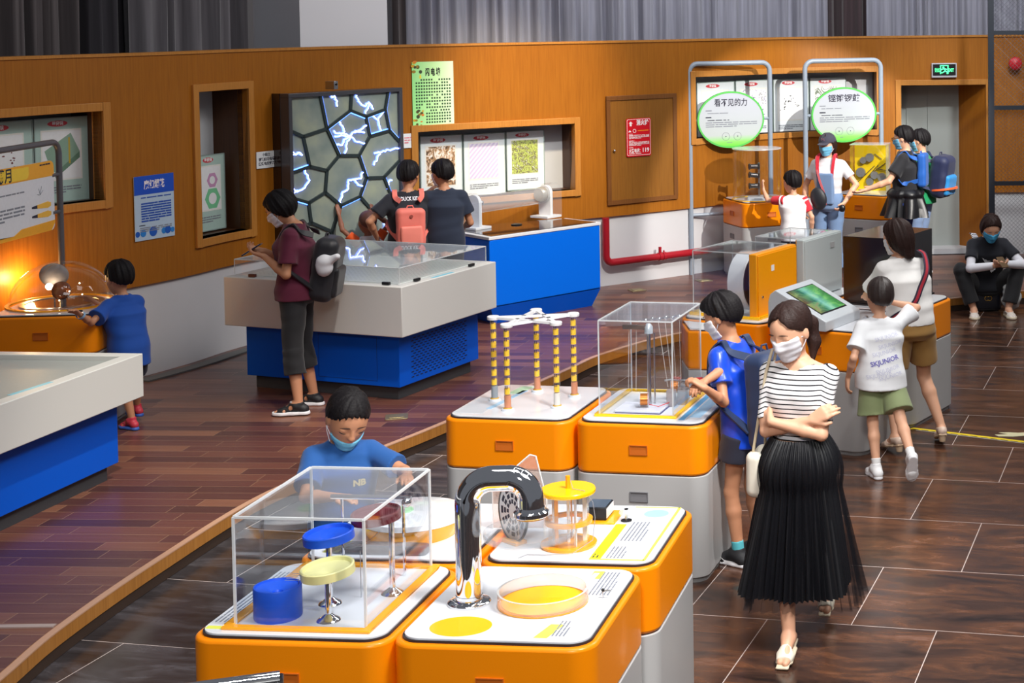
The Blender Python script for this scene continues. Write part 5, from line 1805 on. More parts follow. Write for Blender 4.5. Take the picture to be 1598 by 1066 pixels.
# little white cards
e, w, h = wall_panel('hint_card', 'small white hint card left of the lightning wall', 'card', 400, 431, 236, 262)
MB().box(-w / 2, w / 2, 0, h, -.003, 0).build('card_sheet', PAPER, e, smooth=0)
text_mesh('小贴士', 0.030, 'card_writing', INK, e, (0, h * .80, .001), .0008)
text_mesh('请轻触闪电墙', 0.030, 'card_writing', INK, e, (0, h * .52, .001), .0008, width=w * .8)
text_mesh('感受电的魅力', 0.030, 'card_writing', INK, e, (0, h * .26, .001), .0008, width=w * .8)
e, w, h = wall_panel('warning_card', 'small white card with pink writing right of the lightning wall', 'card', 628.5, 643.5, 208.5, 231)
MB().box(-w / 2, w / 2, 0, h, -.003, 0).build('card_sheet', PAPER, e, smooth=0)
text_lines(e, -w * .35, w * .35, h * .75, h * .25, 3, mat('pink_ink', rgb(226, 130, 140), 0.6), seed=31, word=.03)

# boards leaning in the niches
REDO = mat('red_oval', rgb(206, 66, 78), 0.5)
def niche_board(x0, x1, yt, yb, label, tint, pic, off=0.17, group='picture boards in the wall niches', lean=0.0, frame_=None, glow=False):
    e, w, h = wall_panel('picture_board', label, 'picture board', x0, x1, yt, yb, off=off, group=group)
    MB().box(-w / 2 + .004, w / 2 - .004, 0, h, -.012, 0).build('board_sheet', mat('board_' + tint[0], tint[1], 0.35), e, smooth=0)
    m = MB()
    for a in ((-w / 2, -w / 2 + .008, 0, h), (w / 2 - .008, w / 2, 0, h), (-w / 2, w / 2, 0, .008), (-w / 2, w / 2, h - .008, h)):
        m.box(*a, -.012, .003)
    m.build('board_edge', mat('board_edge_grey', rgb(150, 168, 164), 0.3), e, smooth=0)
    MB().prism(ellipse_pts(0 - w * .08, h * .93, w * .18, h * .035, 24), 0, .001).build('red_oval', REDO, e, smooth=0)
    text_mesh('显微镜', h * .05, 'oval_writing', WINK, e, (-w * .08, h * .93, .002), .001)
    px0, px1, py0, py1 = -w * .36, w * .32, h * .28, h * .84
    MB().box(px0 - .012, px1 + .012, py0 - .012, py1 + .012, 0, .0012).build('picture_mount', mat('mount_white', rgb(232, 232, 226), 0.5), e, smooth=0)
    pic(e, px0, px1, py0, py1)
    text_lines(e, px0, px1, h * .19, h * .10, 3, INKG, seed=int(x0) + 50, word=.03)
    return e
def pic_noise(name, stops, scale=6, dist=2.0, tex='noise', rot=0.0):
    def f(e, x0, x1, y0, y1):
        t = NT(name)
        tc = t.n('TexCoord')
        mp = t.n('Mapping', i_Rotation=(0, 0, rot))
        t.l(tc.outputs['Generated'], mp.inputs[0])
        if tex == 'wave':
            n = t.n('TexWave', i_Scale=scale, i_Distortion=dist, i_Detail=2.0)
        elif tex == 'voronoi':
            n = t.n('TexVoronoi', i_Scale=scale)
        else:
            n = t.n('TexNoise', i_Scale=scale, i_Detail=4.0, i_Distortion=dist)
        t.l(mp.outputs[0], n.inputs['Vector'])
        o = n.outputs['Distance'] if tex == 'voronoi' else n.outputs['Fac']
        t.l(t.ramp(o, stops), t.b.inputs['Base Color'])
        MB().box(x0, x1, y0, y1, .001, .002).build('picture', t.m, e, smooth=0)
    return f
def pic_blocks(e, x0, x1, y0, y1):
    w, h = x1 - x0, y1 - y0
    MB().box(x0, x1, y0, y1, .001, .0016).build('picture_ground', PAPER, e, smooth=0)
    GD = mat('print_green_dark', rgb(104, 138, 116), 0.6)
    GM = mat('print_green_mid', rgb(140, 172, 152), 0.6)
    GO = mat('print_gold', rgb(196, 168, 60), 0.6)
    MB().prism([(x0 + w * .05, y0 + h * .60), (x0 + w * .75, y0 + h * .95), (x0 + w * .98, y0 + h * .55), (x0 + w * .35, y0 + h * .12), (x0 + w * .20, y0 + h * .2)], .0016, .002).build('print_shape', GM, e, smooth=0)
    MB().prism([(x0 + w * .30, y0 + h * .12), (x0 + w * .98, y0 + h * .55), (x0 + w * .98, y0 + h * .42), (x0 + w * .32, y0 + h * .02)], .0016, .0022).build('print_shape', GD, e, smooth=0)
    for x in (.40, .68):
        MB().box(x0 + w * x, x0 + w * (x + .045), y0 + h * (x * .6 - .1), y0 + h * (x * .6 + .45), .0022, .0026).build('print_bar', GO, e, smooth=0)
def pic_hex(e, x0, x1, y0, y1):
    w, h = x1 - x0, y1 - y0
    MB().box(x0, x1, y0, y1, .001, .0016).build('picture_ground', PAPER, e, smooth=0)
    for cy, c, rr1 in ((.25, rgb(120, 200, 150), .2), (.68, rgb(200, 150, 190), .14)):
        cx = x0 + w * .6
        MB().prism([(cx + w * rr1 * 2.0 * cos(k * pi / 3), y0 + h * cy + w * rr1 * 2.0 * sin(k * pi / 3)) for k in range(6)], .0016, .002).build('print_hexagon', mat('print_hex_%d' % int(cy * 100), c, 0.6), e, smooth=0)
        MB().prism(ellipse_pts(cx, y0 + h * cy, w * rr1, w * rr1, 20), .002, .0024).build('print_circle', PAPER, e, smooth=0)
def pic_dots(seed, c):
    def f(e, x0, x1, y0, y1):
        rnd = random.Random(seed)
        w, h = x1 - x0, y1 - y0
        MB().box(x0, x1, y0, y1, .001, .0016).build('picture_ground', PAPER, e, smooth=0)
        m = MB()
        for k in range(26):
            a = rnd.uniform(0, pi)
            r = rnd.uniform(.25, .42)
            m.prism(ellipse_pts(x0 + w * (.5 + r * cos(a)), y0 + h * (.45 + r * 1.1 * sin(a) - .15), .006 + .008 * rnd.random(), .005, 8), .0016, .002)
        m.build('print_specks', mat('specks_%d' % seed, c, 0.6), e, smooth=0)
    return f
TG, TW = ('pale_green', rgb(178, 204, 196)), ('pale_white', rgb(224, 232, 236))
niche_board(52, 139, 183, 316, 'pale green board with a green block and gold bars in the far left niche', TG, pic_blocks)
niche_board(-45, 50.5, 190, 330, 'pale green board with a ring of specks, left one in the far left niche', TG, pic_dots(4, rgb(120, 60, 60)))
niche_board(305, 350, 241, 360, 'green bordered board with a green hexagon in the narrow niche', TG, pic_hex, off=0.20)
niche_board(655, 721, 211, 320, 'white board with a brown photograph, left one in the wide middle niche', TW, pic_noise('brown_photo', [(0.35, rgb(70, 50, 40)), (0.5, rgb(190, 150, 110)), (0.6, rgb(240, 236, 230))], 5))
niche_board(722.5, 788, 208, 305, 'white board with a pale violet striped picture in the wide niche', TW, pic_noise('violet_stripes', [(0.3, rgb(206, 192, 226)), (0.7, rgb(232, 224, 240))], 3, 1.0, 'wave', 0.8))
niche_board(789.5, 849, 204, 296, 'white board with a green photograph of twigs, right one in the wide niche', TW, pic_noise('green_photo', [(0.3, rgb(120, 140, 40)), (0.45, rgb(200, 214, 120)), (0.55, rgb(90, 80, 40)), (0.7, rgb(230, 240, 210))], 7))
niche_board(1087, 1146, 128, 216, 'white board with an empty looking picture, first one behind the round signs', TW, pic_dots(7, rgb(180, 186, 190)))
niche_board(1147.5, 1205, 125, 214, 'white board with a purple splash picture, second one behind the round signs', TW, pic_noise('purple_splash', [(0.35, rgb(88, 50, 140)), (0.42, rgb(236, 236, 240)), (0.6, rgb(240, 240, 242)), (0.66, rgb(70, 60, 80))], 6))
niche_board(1206.5, 1262, 123, 211, 'white board with a circle of small marks, third one behind the round signs', TW, pic_dots(9, rgb(90, 90, 90)))
niche_board(1263.5, 1320, 121, 208, 'white board with a dark wedge, last one behind the right round sign', TW, pic_noise('wedge_photo', [(0.42, rgb(236, 238, 238)), (0.48, rgb(90, 110, 80)), (0.54, rgb(238, 240, 238))], 2.5))

# ================================================================ sign frames with oval signs
def sign_frame(pl, pr, ztop, label, title, cy, seed, bars=(0.22, 0.62)):
    pl, pr = Vector((*pl, PLZ)), Vector((*pr, PLZ))
    e = thing('sign_frame', label, 'sign frame', M=plane_M(pl, pr - pl), group='tube frames with oval green and white signs')
    W = (pr - pl).length
    H_ = ztop - PLZ
    r = 0.026
    c = 0.09
    pts = [(0, 0, 0), (0, H_ - c, 0)] + [(c - c * cos(a), H_ - c + c * sin(a), 0) for a in [pi / 2 * k / 7 for k in range(1, 8)]]
    pts += [(W - c + c * sin(a), H_ - c + c * cos(a), 0) for a in [pi / 2 * k / 7 for k in range(0, 8)]] + [(W, 0, 0)]
    MB().tube(pts, r, 14).build('tube_frame', TUBEG, e)
    for b in bars:
        MB().cyl((r * .5, b, 0), (W - r * .5, b, 0), 0.018, seg=12).build('cross_tube', TUBEG, e)
    rx, ry = 0.365, 0.292
    for sx in (-1, 1):
        MB().cyl((W / 2 + sx * (rx - .02), cy, -0.012), (W / 2 + sx * (W / 2 - r * .5), cy, 0), 0.016, seg=10).build('side_arm', TUBEG, e)
    GS = MATS.get('sign_face')
    if not GS:
        t = NT('sign_face')
        tc = t.n('TexCoord')
        sp = t.n('SeparateXYZ')
        t.l(tc.outputs['Generated'], sp.inputs[0])
        t.l(t.ramp(sp.outputs[1], [(0.0, rgb(104, 214, 60)), (0.10, rgb(140, 222, 100)), (0.22, rgb(192, 200, 198)), (1.0, rgb(194, 197, 210))]), t.b.inputs['Base Color'])
        t.b.inputs['Roughness'].default_value = 0.3
        GS = t.m
    sg = MB().prism(ellipse_pts(W / 2, cy, rx, ry, 64), -0.002, 0.022).build('oval_sign', GS, e, smooth=30)
    m = MB()
    o_, i_ = ellipse_pts(W / 2, cy, rx + .006, ry + .006, 64), ellipse_pts(W / 2, cy, rx - .012, ry - .012, 64)
    n = 64
    m.add([(x, y, .024) for x, y in o_] + [(x, y, .024) for x, y in i_] + [(x, y, -.004) for x, y in o_], [(i, (i + 1) % n, n + (i + 1) % n, n + i) for i in range(n)] + [(i, 2 * n + i, 2 * n + (i + 1) % n, (i + 1) % n) for i in range(n)])
    m.build('green_rim', mat('rim_green', rgb(88, 196, 84), 0.4), sg)
    z = .0235
    text_mesh(title, 0.085, 'title_writing', mat('violet_black_ink', rgb(34, 30, 54), 0.6), sg, (W / 2, cy + .175, z), 0.0012, width=rx * 1.0)
    def tl(x0, x1, y1, y0, rows, mm, sd, **k):
        o = text_lines(sg, W / 2 + x0, W / 2 + x1, cy + y1, cy + y0, rows, mm, seed=sd, z=z, **k)
        return o
    tl(-.28, -.20, .105, .085, 1, INKG, seed + 1, last=1, word=.05, gap=.4)
    tl(-.26, .12, .075, .060, 1, INKG, seed + 2)
    tl(-.28, -.20, .035, .012, 1, INK, seed + 3, last=1, word=.05, gap=.4)
    tl(-.26, -.02, .002, -.012, 1, INK, seed + 4, last=1)
    tl(-.28, .29, -.022, -.085, 3, INKG, seed + 5, h=.42)
    for k, x in enumerate((-.06, .07)):
        MB().lathe([(.040, 0), (.043, 0), (.043, .0006), (.040, .0006)], (W / 2 + x, cy - .175, z), 30).build('diagram_ring', INKG, sg)
        MB().prism(ellipse_pts(W / 2 + x, cy - .175, .006, .006, 10), z, z + .0006).build('diagram_dot', INK, sg, smooth=0)
    tl(-.05, .05, -.238, -.248, 1, INKG, seed + 9)
    return e
b1 = GY(1079.5, 425, 16.93)
b1r = GY(1203, 300, 17.30)
sign_frame(b1.xy, b1r.xy, 2.318, 'left grey tube frame with a white oval sign, 看不见的力', '看不见的力', ZV(186.5, GY(1141.5, 186, 17.12)) - PLZ, 60)
b2 = GY(1258, 300, 17.42)
b2r = GY(1376, 300, 17.72)
sign_frame(b2.xy, b2r.xy, 2.322, 'right grey tube frame with a white oval sign, 铿锵锣鼓', '铿锵锣鼓', ZV(179, GY(1317.5, 179, 17.57)) - PLZ, 80)

# left sign board on a dark tube frame, standing behind the dome plinth
e = thing('board_frame', 'dark tube frame holding a white and orange sign board at the far left', 'sign frame', M=plane_M((-5.60, 9.9, PLZ), (0, 1, 0)))
W = 1.42
zp = ZV(221, (-5.60, 11.3)) - PLZ
FRM = mat('dark_tube', rgb(98, 98, 104), 0.35, 0.2)
c = 0.09
pts = [(0, 0, 0), (0, zp - c, 0)] + [(c - c * cos(a), zp - c + c * sin(a), 0) for a in [pi / 2 * k / 7 for k in range(1, 8)]] + [(W - c + c * sin(a), zp - c + c * cos(a), 0) for a in [pi / 2 * k / 7 for k in range(0, 8)]] + [(W, 0, 0)]
MB().tube(pts, 0.021, 14).build('tube_frame', FRM, e)
zt_, zb_ = ZV(250, (-5.60, 11.22)) - PLZ, ZV(358, (-5.60, 11.22)) - PLZ
bd = MB().rr(0.09, W - 0.09, zb_, zt_, 0.05, -0.006, 0.006, 8).build('sign_board', mat('board_white', rgb(226, 228, 234), 0.4), e, smooth=0)
hh = zt_ - zb_
OB = mat('board_orange', rgb(244, 172, 40), 0.4)
def rcorner(x0, x1, y0, y1, corners, r=0.05):
    p = []
    for nm, cx, cy, a in (('br', x1, y0, -pi / 2), ('tr', x1, y1, 0), ('tl', x0, y1, pi / 2), ('bl', x0, y0, pi)):
        if nm in corners:
            sx = -1 if 'r' in nm else 1
            sy = 1 if 'b' in nm[0] else -1
            for k in range(7):
                t_ = a + pi / 2 * k / 6
                p.append((cx + sx * r + r * cos(t_), cy + sy * r + r * sin(t_)))
        else:
            p.append((cx, cy))
    return p
MB().prism(rcorner(0.09, W - 0.09, zt_ - hh * .22, zt_, ('tr', 'tl')), .006, .008).build('orange_header', OB, bd, smooth=0)
MB().prism([(0.09, zb_ + .05), (0.12, zb_), (W - .14, zb_), (W - .09, zb_ + .05), (W - .09, zb_ + hh * .14), (W * .62, zb_ + hh * .12), (W * .55, zb_ + hh * .05), (0.09, zb_ + hh * .05)], .006, .008).build('orange_footer', OB, bd, smooth=0)
MB().prism(rcorner(.09, .99, zt_ - hh * .20, zt_ - hh * .03, ('br',), .04), .008, .010).build('yellow_title_box', mat('title_yellow', rgb(246, 208, 60), 0.4), bd, smooth=0)
text_mesh('飞升球与满月', 0.10, 'title_writing', INK, bd, (.47, zt_ - hh * .12, .011), 0.002, width=.60)
text_lines(bd, W * .80, W * .90, zt_ - hh * .03, zt_ - hh * .07, 1, INK, z=.009, seed=41, last=1, word=.02)
text_lines(bd, W * .2, .93, zt_ - hh * .36, zt_ - hh * .40, 1, INKG, z=.007, seed=42, last=1)
text_lines(bd, W * .2, .93, zt_ - hh * .56, zt_ - hh * .76, 4, INKG, z=.007, seed=43)
m = MB()
for k in range(6):
    m.tube([(W * .80, zt_ - hh * .46, .007), (W * .80 + .04 * cos(k), zt_ - hh * .40 + .03 * sin(k * 1.3), .007)], .0015, 4)
m.build('line_drawing', INKG, bd)
for k in range(2):
    y = zt_ - hh * (.62 + .13 * k)
    MB().prism([(W * .77, y - .012), (W * .87, y - .022), (W * .90, y - .012), (W * .90, y + .012), (W * .87, y + .022), (W * .77, y + .012)], .006, .008).build('amber_cone', mat('cone_amber', rgb(244, 190, 70), 0.4), bd, smooth=0)
    MB().prism([(W * .72, y - .006), (W * .77, y - .012), (W * .77, y + .012), (W * .72, y + .006)], .006, .008).build('cone_tip', INK, bd, smooth=0)
for y in (zt_ - hh * .22, zb_ + hh * .24):
    MB().cyl((W - .11, y, .0), (W, y, 0), 0.013, seg=10).build('clamp', FRM, e)

# dome with glowing globe on the far left plinth
t = thing('clear_dome', 'clear acrylic dome on the far left plinth', 'display dome', on(PN, -0.02, 0.06))
prof = [(0.325 * cos(a), 0.29 * sin(a)) for a in [pi / 2 * k / 16 for k in range(17)]]
MB().lathe(prof, seg=56).build('dome_shell', ACR, t)
MB().lathe([(0.318, 0), (0.345, 0), (0.345, 0.010), (0.318, 0.010), (0.318, 0)], seg=56).build('amber_ring', AMBER, t)
t = thing('black_disc', 'shallow black disc with a silver rim under the clear dome', 'exhibit disc', on(PN, -0.02, 0.06))
MB().lathe([(0, 0.004), (0.22, 0.004), (0.225, 0.008), (0, 0.008)], seg=48).build('disc_plate', mat('black_mirror', rgb(26, 26, 36), 0.08, coat=0.5), t)
MB().lathe([(0.225, 0.0), (0.262, 0.0), (0.262, 0.010), (0.225, 0.012), (0.225, 0)], seg=48).build('silver_rim', STEEL, t)
t = thing('planet_model', 'brown ball and grey moon disc with a glowing lamp inside the clear dome', 'planet model', on(PN, -0.02, 0.06))
PB_ = NT('planet_brown')
tc = PB_.n('TexCoord')
nz = PB_.n('TexNoise', i_Scale=9.0, i_Detail=4.0, i_Distortion=1.0)
PB_.l(tc.outputs['Object'], nz.inputs['Vector'])
PB_.l(PB_.ramp(nz.outputs['Fac'], [(0.3, rgb(74, 30, 10)), (0.6, rgb(150, 80, 30)), (0.8, rgb(190, 130, 70))]), PB_.b.inputs['Base Color'])
PB_.b.inputs['Roughness'].default_value = 0.15
PB_.b.inputs['Coat Weight'].default_value = 0.5
MB().ball((0.03, -0.07, 0.10), 0.062, 28).build('brown_ball', PB_.m, t)
MB().cyl((0.03, -0.07, 0.008), (0.03, -0.07, 0.05), .006, seg=10).build('ball_post', STEEL, t)
MB().ball((-0.06, 0.02, 0.19), 0.10, 28, (1, .35, .8)).build('moon_disc', mat('moon_grey', rgb(150, 140, 136), 0.6, noise=0.3, nscale=20), t)
MB().cyl((-0.06, 0.02, 0.008), (-0.06, 0.02, 0.13), .005, seg=10).build('moon_post', STEEL, t)
lampm = mat('lamp_glow', (1, 0.8, 0.5), 0.5, emit=(1.0, 0.80, 0.55), estr=26.0, noise=0)
MB().ball((-0.055, -0.06, 0.125), 0.022, 16).build('glowing_lamp', lampm, t)
for k, (x, y, z) in enumerate(((0.10, -0.10, 0.10), (0.13, -0.02, 0.14), (0.05, -0.14, 0.045), (0.16, -0.05, 0.07))):  # glints under the dome put in as tiny glowing beads
    MB().ball((x, y, z), 0.004, 8).build('glint_bead', lampm, t)
l = bpy.data.lights.new('globe_lamp', 'POINT')
l.energy = 9
l.color = (1.0, 0.60, 0.22)
l.shadow_soft_size = 0.03
o = bpy.data.objects.new('globe_lamp', l)
COL.objects.link(o)
_s, _z = ws(46, 436, -0.12)
_p = wpt(_s, -0.12)[0]
o.location = (_p.x, _p.y, _z)

# ================================================================ wall fittings
t = thing('red_pipe', 'red fire pipe running down and along the lower white wall', 'pipe', (0, 0, 0))
def wp(px, py, off=-0.05):
    s, z = ws(px, py, off)
    p, _ = wpt(s, off)
    return Vector((p.x, p.y, z))
a = wp(946, 337)
zb = wp(952, 410).z
a2 = wp(946, 400)
base_s, _ = ws(946, 400, -0.05)
pts = [Vector((a2.x, a2.y, WB)), Vector((a2.x, a2.y, zb + .07))]
for k in range(1, 7):
    s = base_s + 0.07 * (1 - cos(pi / 2 * k / 6))
    p, _ = wpt(s, -0.05)
    pts.append(Vector((p.x, p.y, zb + 0.07 - 0.07 * sin(pi / 2 * k / 6))))
for s in np.arange(base_s + 0.2, base_s + 3.0, 0.2):
    p, _ = wpt(float(s), -0.05)
    pts.append(Vector((p.x, p.y, zb)))
PIPER = mat('red_pipe_paint', rgb(158, 22, 36), 0.3, noise=0.1, nscale=12)
MB().tube(pts, 0.037, 16).build('pipe_run', PIPER, t)
for px in (1030, 1036):
    s, _ = ws(px, 398, -0.05)
    p, _ = wpt(s, -0.05)
    MB().cyl((p.x, p.y, zb + .02), (p.x, p.y, zb + (.10 if px == 1030 else .06)), .016 if px == 1030 else .008, seg=12).build('pipe_stub', PIPER, t)
    p2, d_ = wpt(s, -0.05)
    MB().cyl((p.x - d_.x * .02, p.y - d_.y * .02, zb), (p.x + d_.x * .02, p.y + d_.y * .02, zb), .043, seg=18).build('pipe_collar', PIPER, t)
e, w, h = wall_panel('exit_sign', 'green lit emergency exit sign over the grey door', 'exit sign', 1454, 1493, 98.5, 121, off=-0.05)
MB().box(-w / 2, w / 2, 0, h, -.045, 0).build('sign_housing', mat('sign_silver', rgb(196, 196, 204), 0.35, 0.2), e, bevel=0.003)
MB().box(-w / 2 + .012, w / 2 - .012, .022, h - .012, 0, .002).build('dark_face', BLK, e, smooth=0)
GLOW = mat('exit_green', (0.05, 0.8, 0.3), 0.5, emit=(0.10, 1.0, 0.34), estr=1.5, noise=0)
text_mesh('安全出口', 0.05, 'green_writing', GLOW, e, (-w * .265, h * .50, .003), .001, width=w * .23)
text_mesh('EXIT', 0.05, 'green_writing', GLOW, e, (w * .265, h * .50, .003), .002, width=w * .23)
m = MB()
fw = w * .17
for a in ((-fw, -fw + .012, h * .25, h * .86), (fw - .012, fw, h * .25, h * .86), (-fw, fw, h * .80, h * .86)):
    m.box(*a, .002, .003)
m.build('door_mark', GLOW, e, smooth=0)
m = MB()
m.prism(ellipse_pts(-.01, h * .70, .012, .012, 12), .002, .003)
for a, b in (((-.005, h * .65), (.012, h * .46)), ((-.005, h * .62), (-.035, h * .55)), ((0, h * .62), (.03, h * .56)), ((.012, h * .46), (-.02, h * .34)), ((-.02, h * .34), (-.045, h * .34)), ((.012, h * .46), (.035, h * .36)), ((.035, h * .36), (.03, h * .27))):
    bar(m, a, b, .006, .002, .003)
m.build('running_figure', GLOW, e, smooth=0)
p = GY(1591, 99, 17.6)
t = thing('alarm_bell', 'round red alarm bell on the wall behind the mesh fence', 'alarm bell', M=plane_M((p.x, 18.08, ZV(99, (p.x, 18.08))), (1, 0, 0)))
MB().lathe([(0, 0.06), (0.04, 0.055), (0.068, 0.035), (0.075, 0.0), (0, 0.0)], seg=28).build('bell_dome', RED, t)
t = thing('door_sticker', 'small pale triangular sticker on the right door reveal', 'sticker', M=plane_M((wpt(DOOR[1] - 0.002, 0.10)[0].x - 0.006, wpt(DOOR[1], 0.12)[0].y, ZV(166, (1.2, 18.2))), (0, -1, 0)))
MB().prism([(-.05, 0), (.02, 0), (.02, .09)], -.001, .001).build('sticker_sheet', PAPER, t, smooth=0)

# mesh fence at the right edge
fy = 16.9
e = thing('mesh_fence', 'black framed wire mesh fence at the right edge', 'fence', (GY(1547, 200, fy).x, fy, PLZ))
FB = mat('fence_black', rgb(34, 38, 46), 0.4)
FW_, FH_ = 1.25, 3.6
MB().box(-.03, .03, -.03, .03, 0, FH_).build('post', FB, e)
MB().box(FW_ - .03, FW_ + .03, -.03, .03, 0, FH_).build('post', FB, e)
for yy in (51, 168, 286):
    z = ZV(yy, (e.location.x + .2, fy)) - PLZ
    MB().box(.03, FW_ - .03, -.02, .02, z - .022, z + .022).build('rail', FB, e)
m = MB()
st = 0.042
k = -FH_
while k < FW_:
    x0, z0_ = k, 0.0
    a = (max(0.02, x0), 0.05 + max(0, 0.02 - x0))
    b = (min(FW_, x0 + FH_ - .05), 0.05 + min(FW_, x0 + FH_ - .05) - x0)
    if b[0] > a[0]:
        m.tube([(a[0], 0, a[1]), (b[0], 0, b[1])], 0.0016, 3)
        m.tube([(FW_ - a[0], 0.004, a[1]), (FW_ - b[0], 0.004, b[1])], 0.0016, 3)
    k += st
w_ = m.build('wire_mesh', mat('wire_grey', rgb(120, 124, 130), 0.4, 0.5), e, smooth=0)
w_['kind'] = 'stuff'

# floor tape, sticker, duct
t = thing('floor_tape', 'yellow and black hazard tape stuck across the dark tiles at the right', 'floor tape', (0, 0, 0))
A_, B_ = G(1422, 668.5), G(1640, 695)
d = (B_ - A_)
L_ = d.length
d.normalize()
nn = Vector((-d.y, d.x, 0))
t.location = A_
t.rotation_euler = (0, 0, atan2(d.y, d.x))
MB().box(0, L_, -.022, .022, .0005, .0015).build('tape_strip', mat('tape_yellow', rgb(236, 206, 30), 0.5), t, smooth=0)
m = MB()
for k in range(14):
    x = L_ * (k + .3) / 14
    m.add([(x, -.022, .002), (x + .05, -.022, .002), (x + .035, -.012, .002), (x - .015, -.012, .002)], [(0, 1, 2, 3)])
m.build('black_dashes', BLK, t, smooth=0)
MB().box(0.05, L_, -.034, -.026, .0005, .001).build('white_border', mat('worn_white', rgb(190, 186, 180), 0.6), t, smooth=0)
t = thing('floor_sticker', 'pale torn sticker lying on the tiles beside the hazard tape', 'floor sticker', G(1585, 678))
pts = [(-.14, -.01), (-.05, .0), (-.11, .045), (-.04, .05), (.02, .035), (.10, .05), (.14, .0), (.06, -.04), (-.02, -.06), (-.12, -.05)]
MB().prism(pts, .0005, .002).build('sticker_sheet', mat('pale_sticker', rgb(214, 208, 170), 0.6), t, smooth=0)
m = MB()
s0, _ = ws(205, 560)
s1, _ = ws(372, 560)
slab(m, s0, s1, PLZ, PLZ + 0.012, -0.17, -0.06)
tag(m.build('cable_duct', mat('duct_grey', rgb(96, 98, 98), 0.5)), 'flat grey cable duct on the platform along the foot of the left wall', 'cable duct')
# chrome and black frame just reaching into the picture at the lower left
p1 = G(443, 1049, 1.02)
t = thing('tilted_frame', 'black and chrome edged frame reaching in at the lower left corner', 'tilted panel', (p1.x, p1.y, 1.02), radians(19))
o = MB().box(-0.62, 0.0, -0.30, 0.0, -0.05, 0.0).build('black_panel', BLK, t, bevel=0.006)
MB().cyl((-0.60, -0.045, 0.006), (-0.01, -0.045, 0.006), 0.016, seg=16).build('chrome_bar', CHROME, t)
MB().box(-0.34, -0.26, -0.20, -0.12, -1.02, -0.04).build('stand_post', GREY, t)
# ================================================================ figures: smooth blended fields meshed by surface nets
from mathutils.bvhtree import BVHTree

def V3(*a):
    return np.array(a, dtype=np.float64)

def unit(v):
    v = np.asarray(v, float)
    n = np.linalg.norm(v)
    return v / n if n > 1e-9 else v

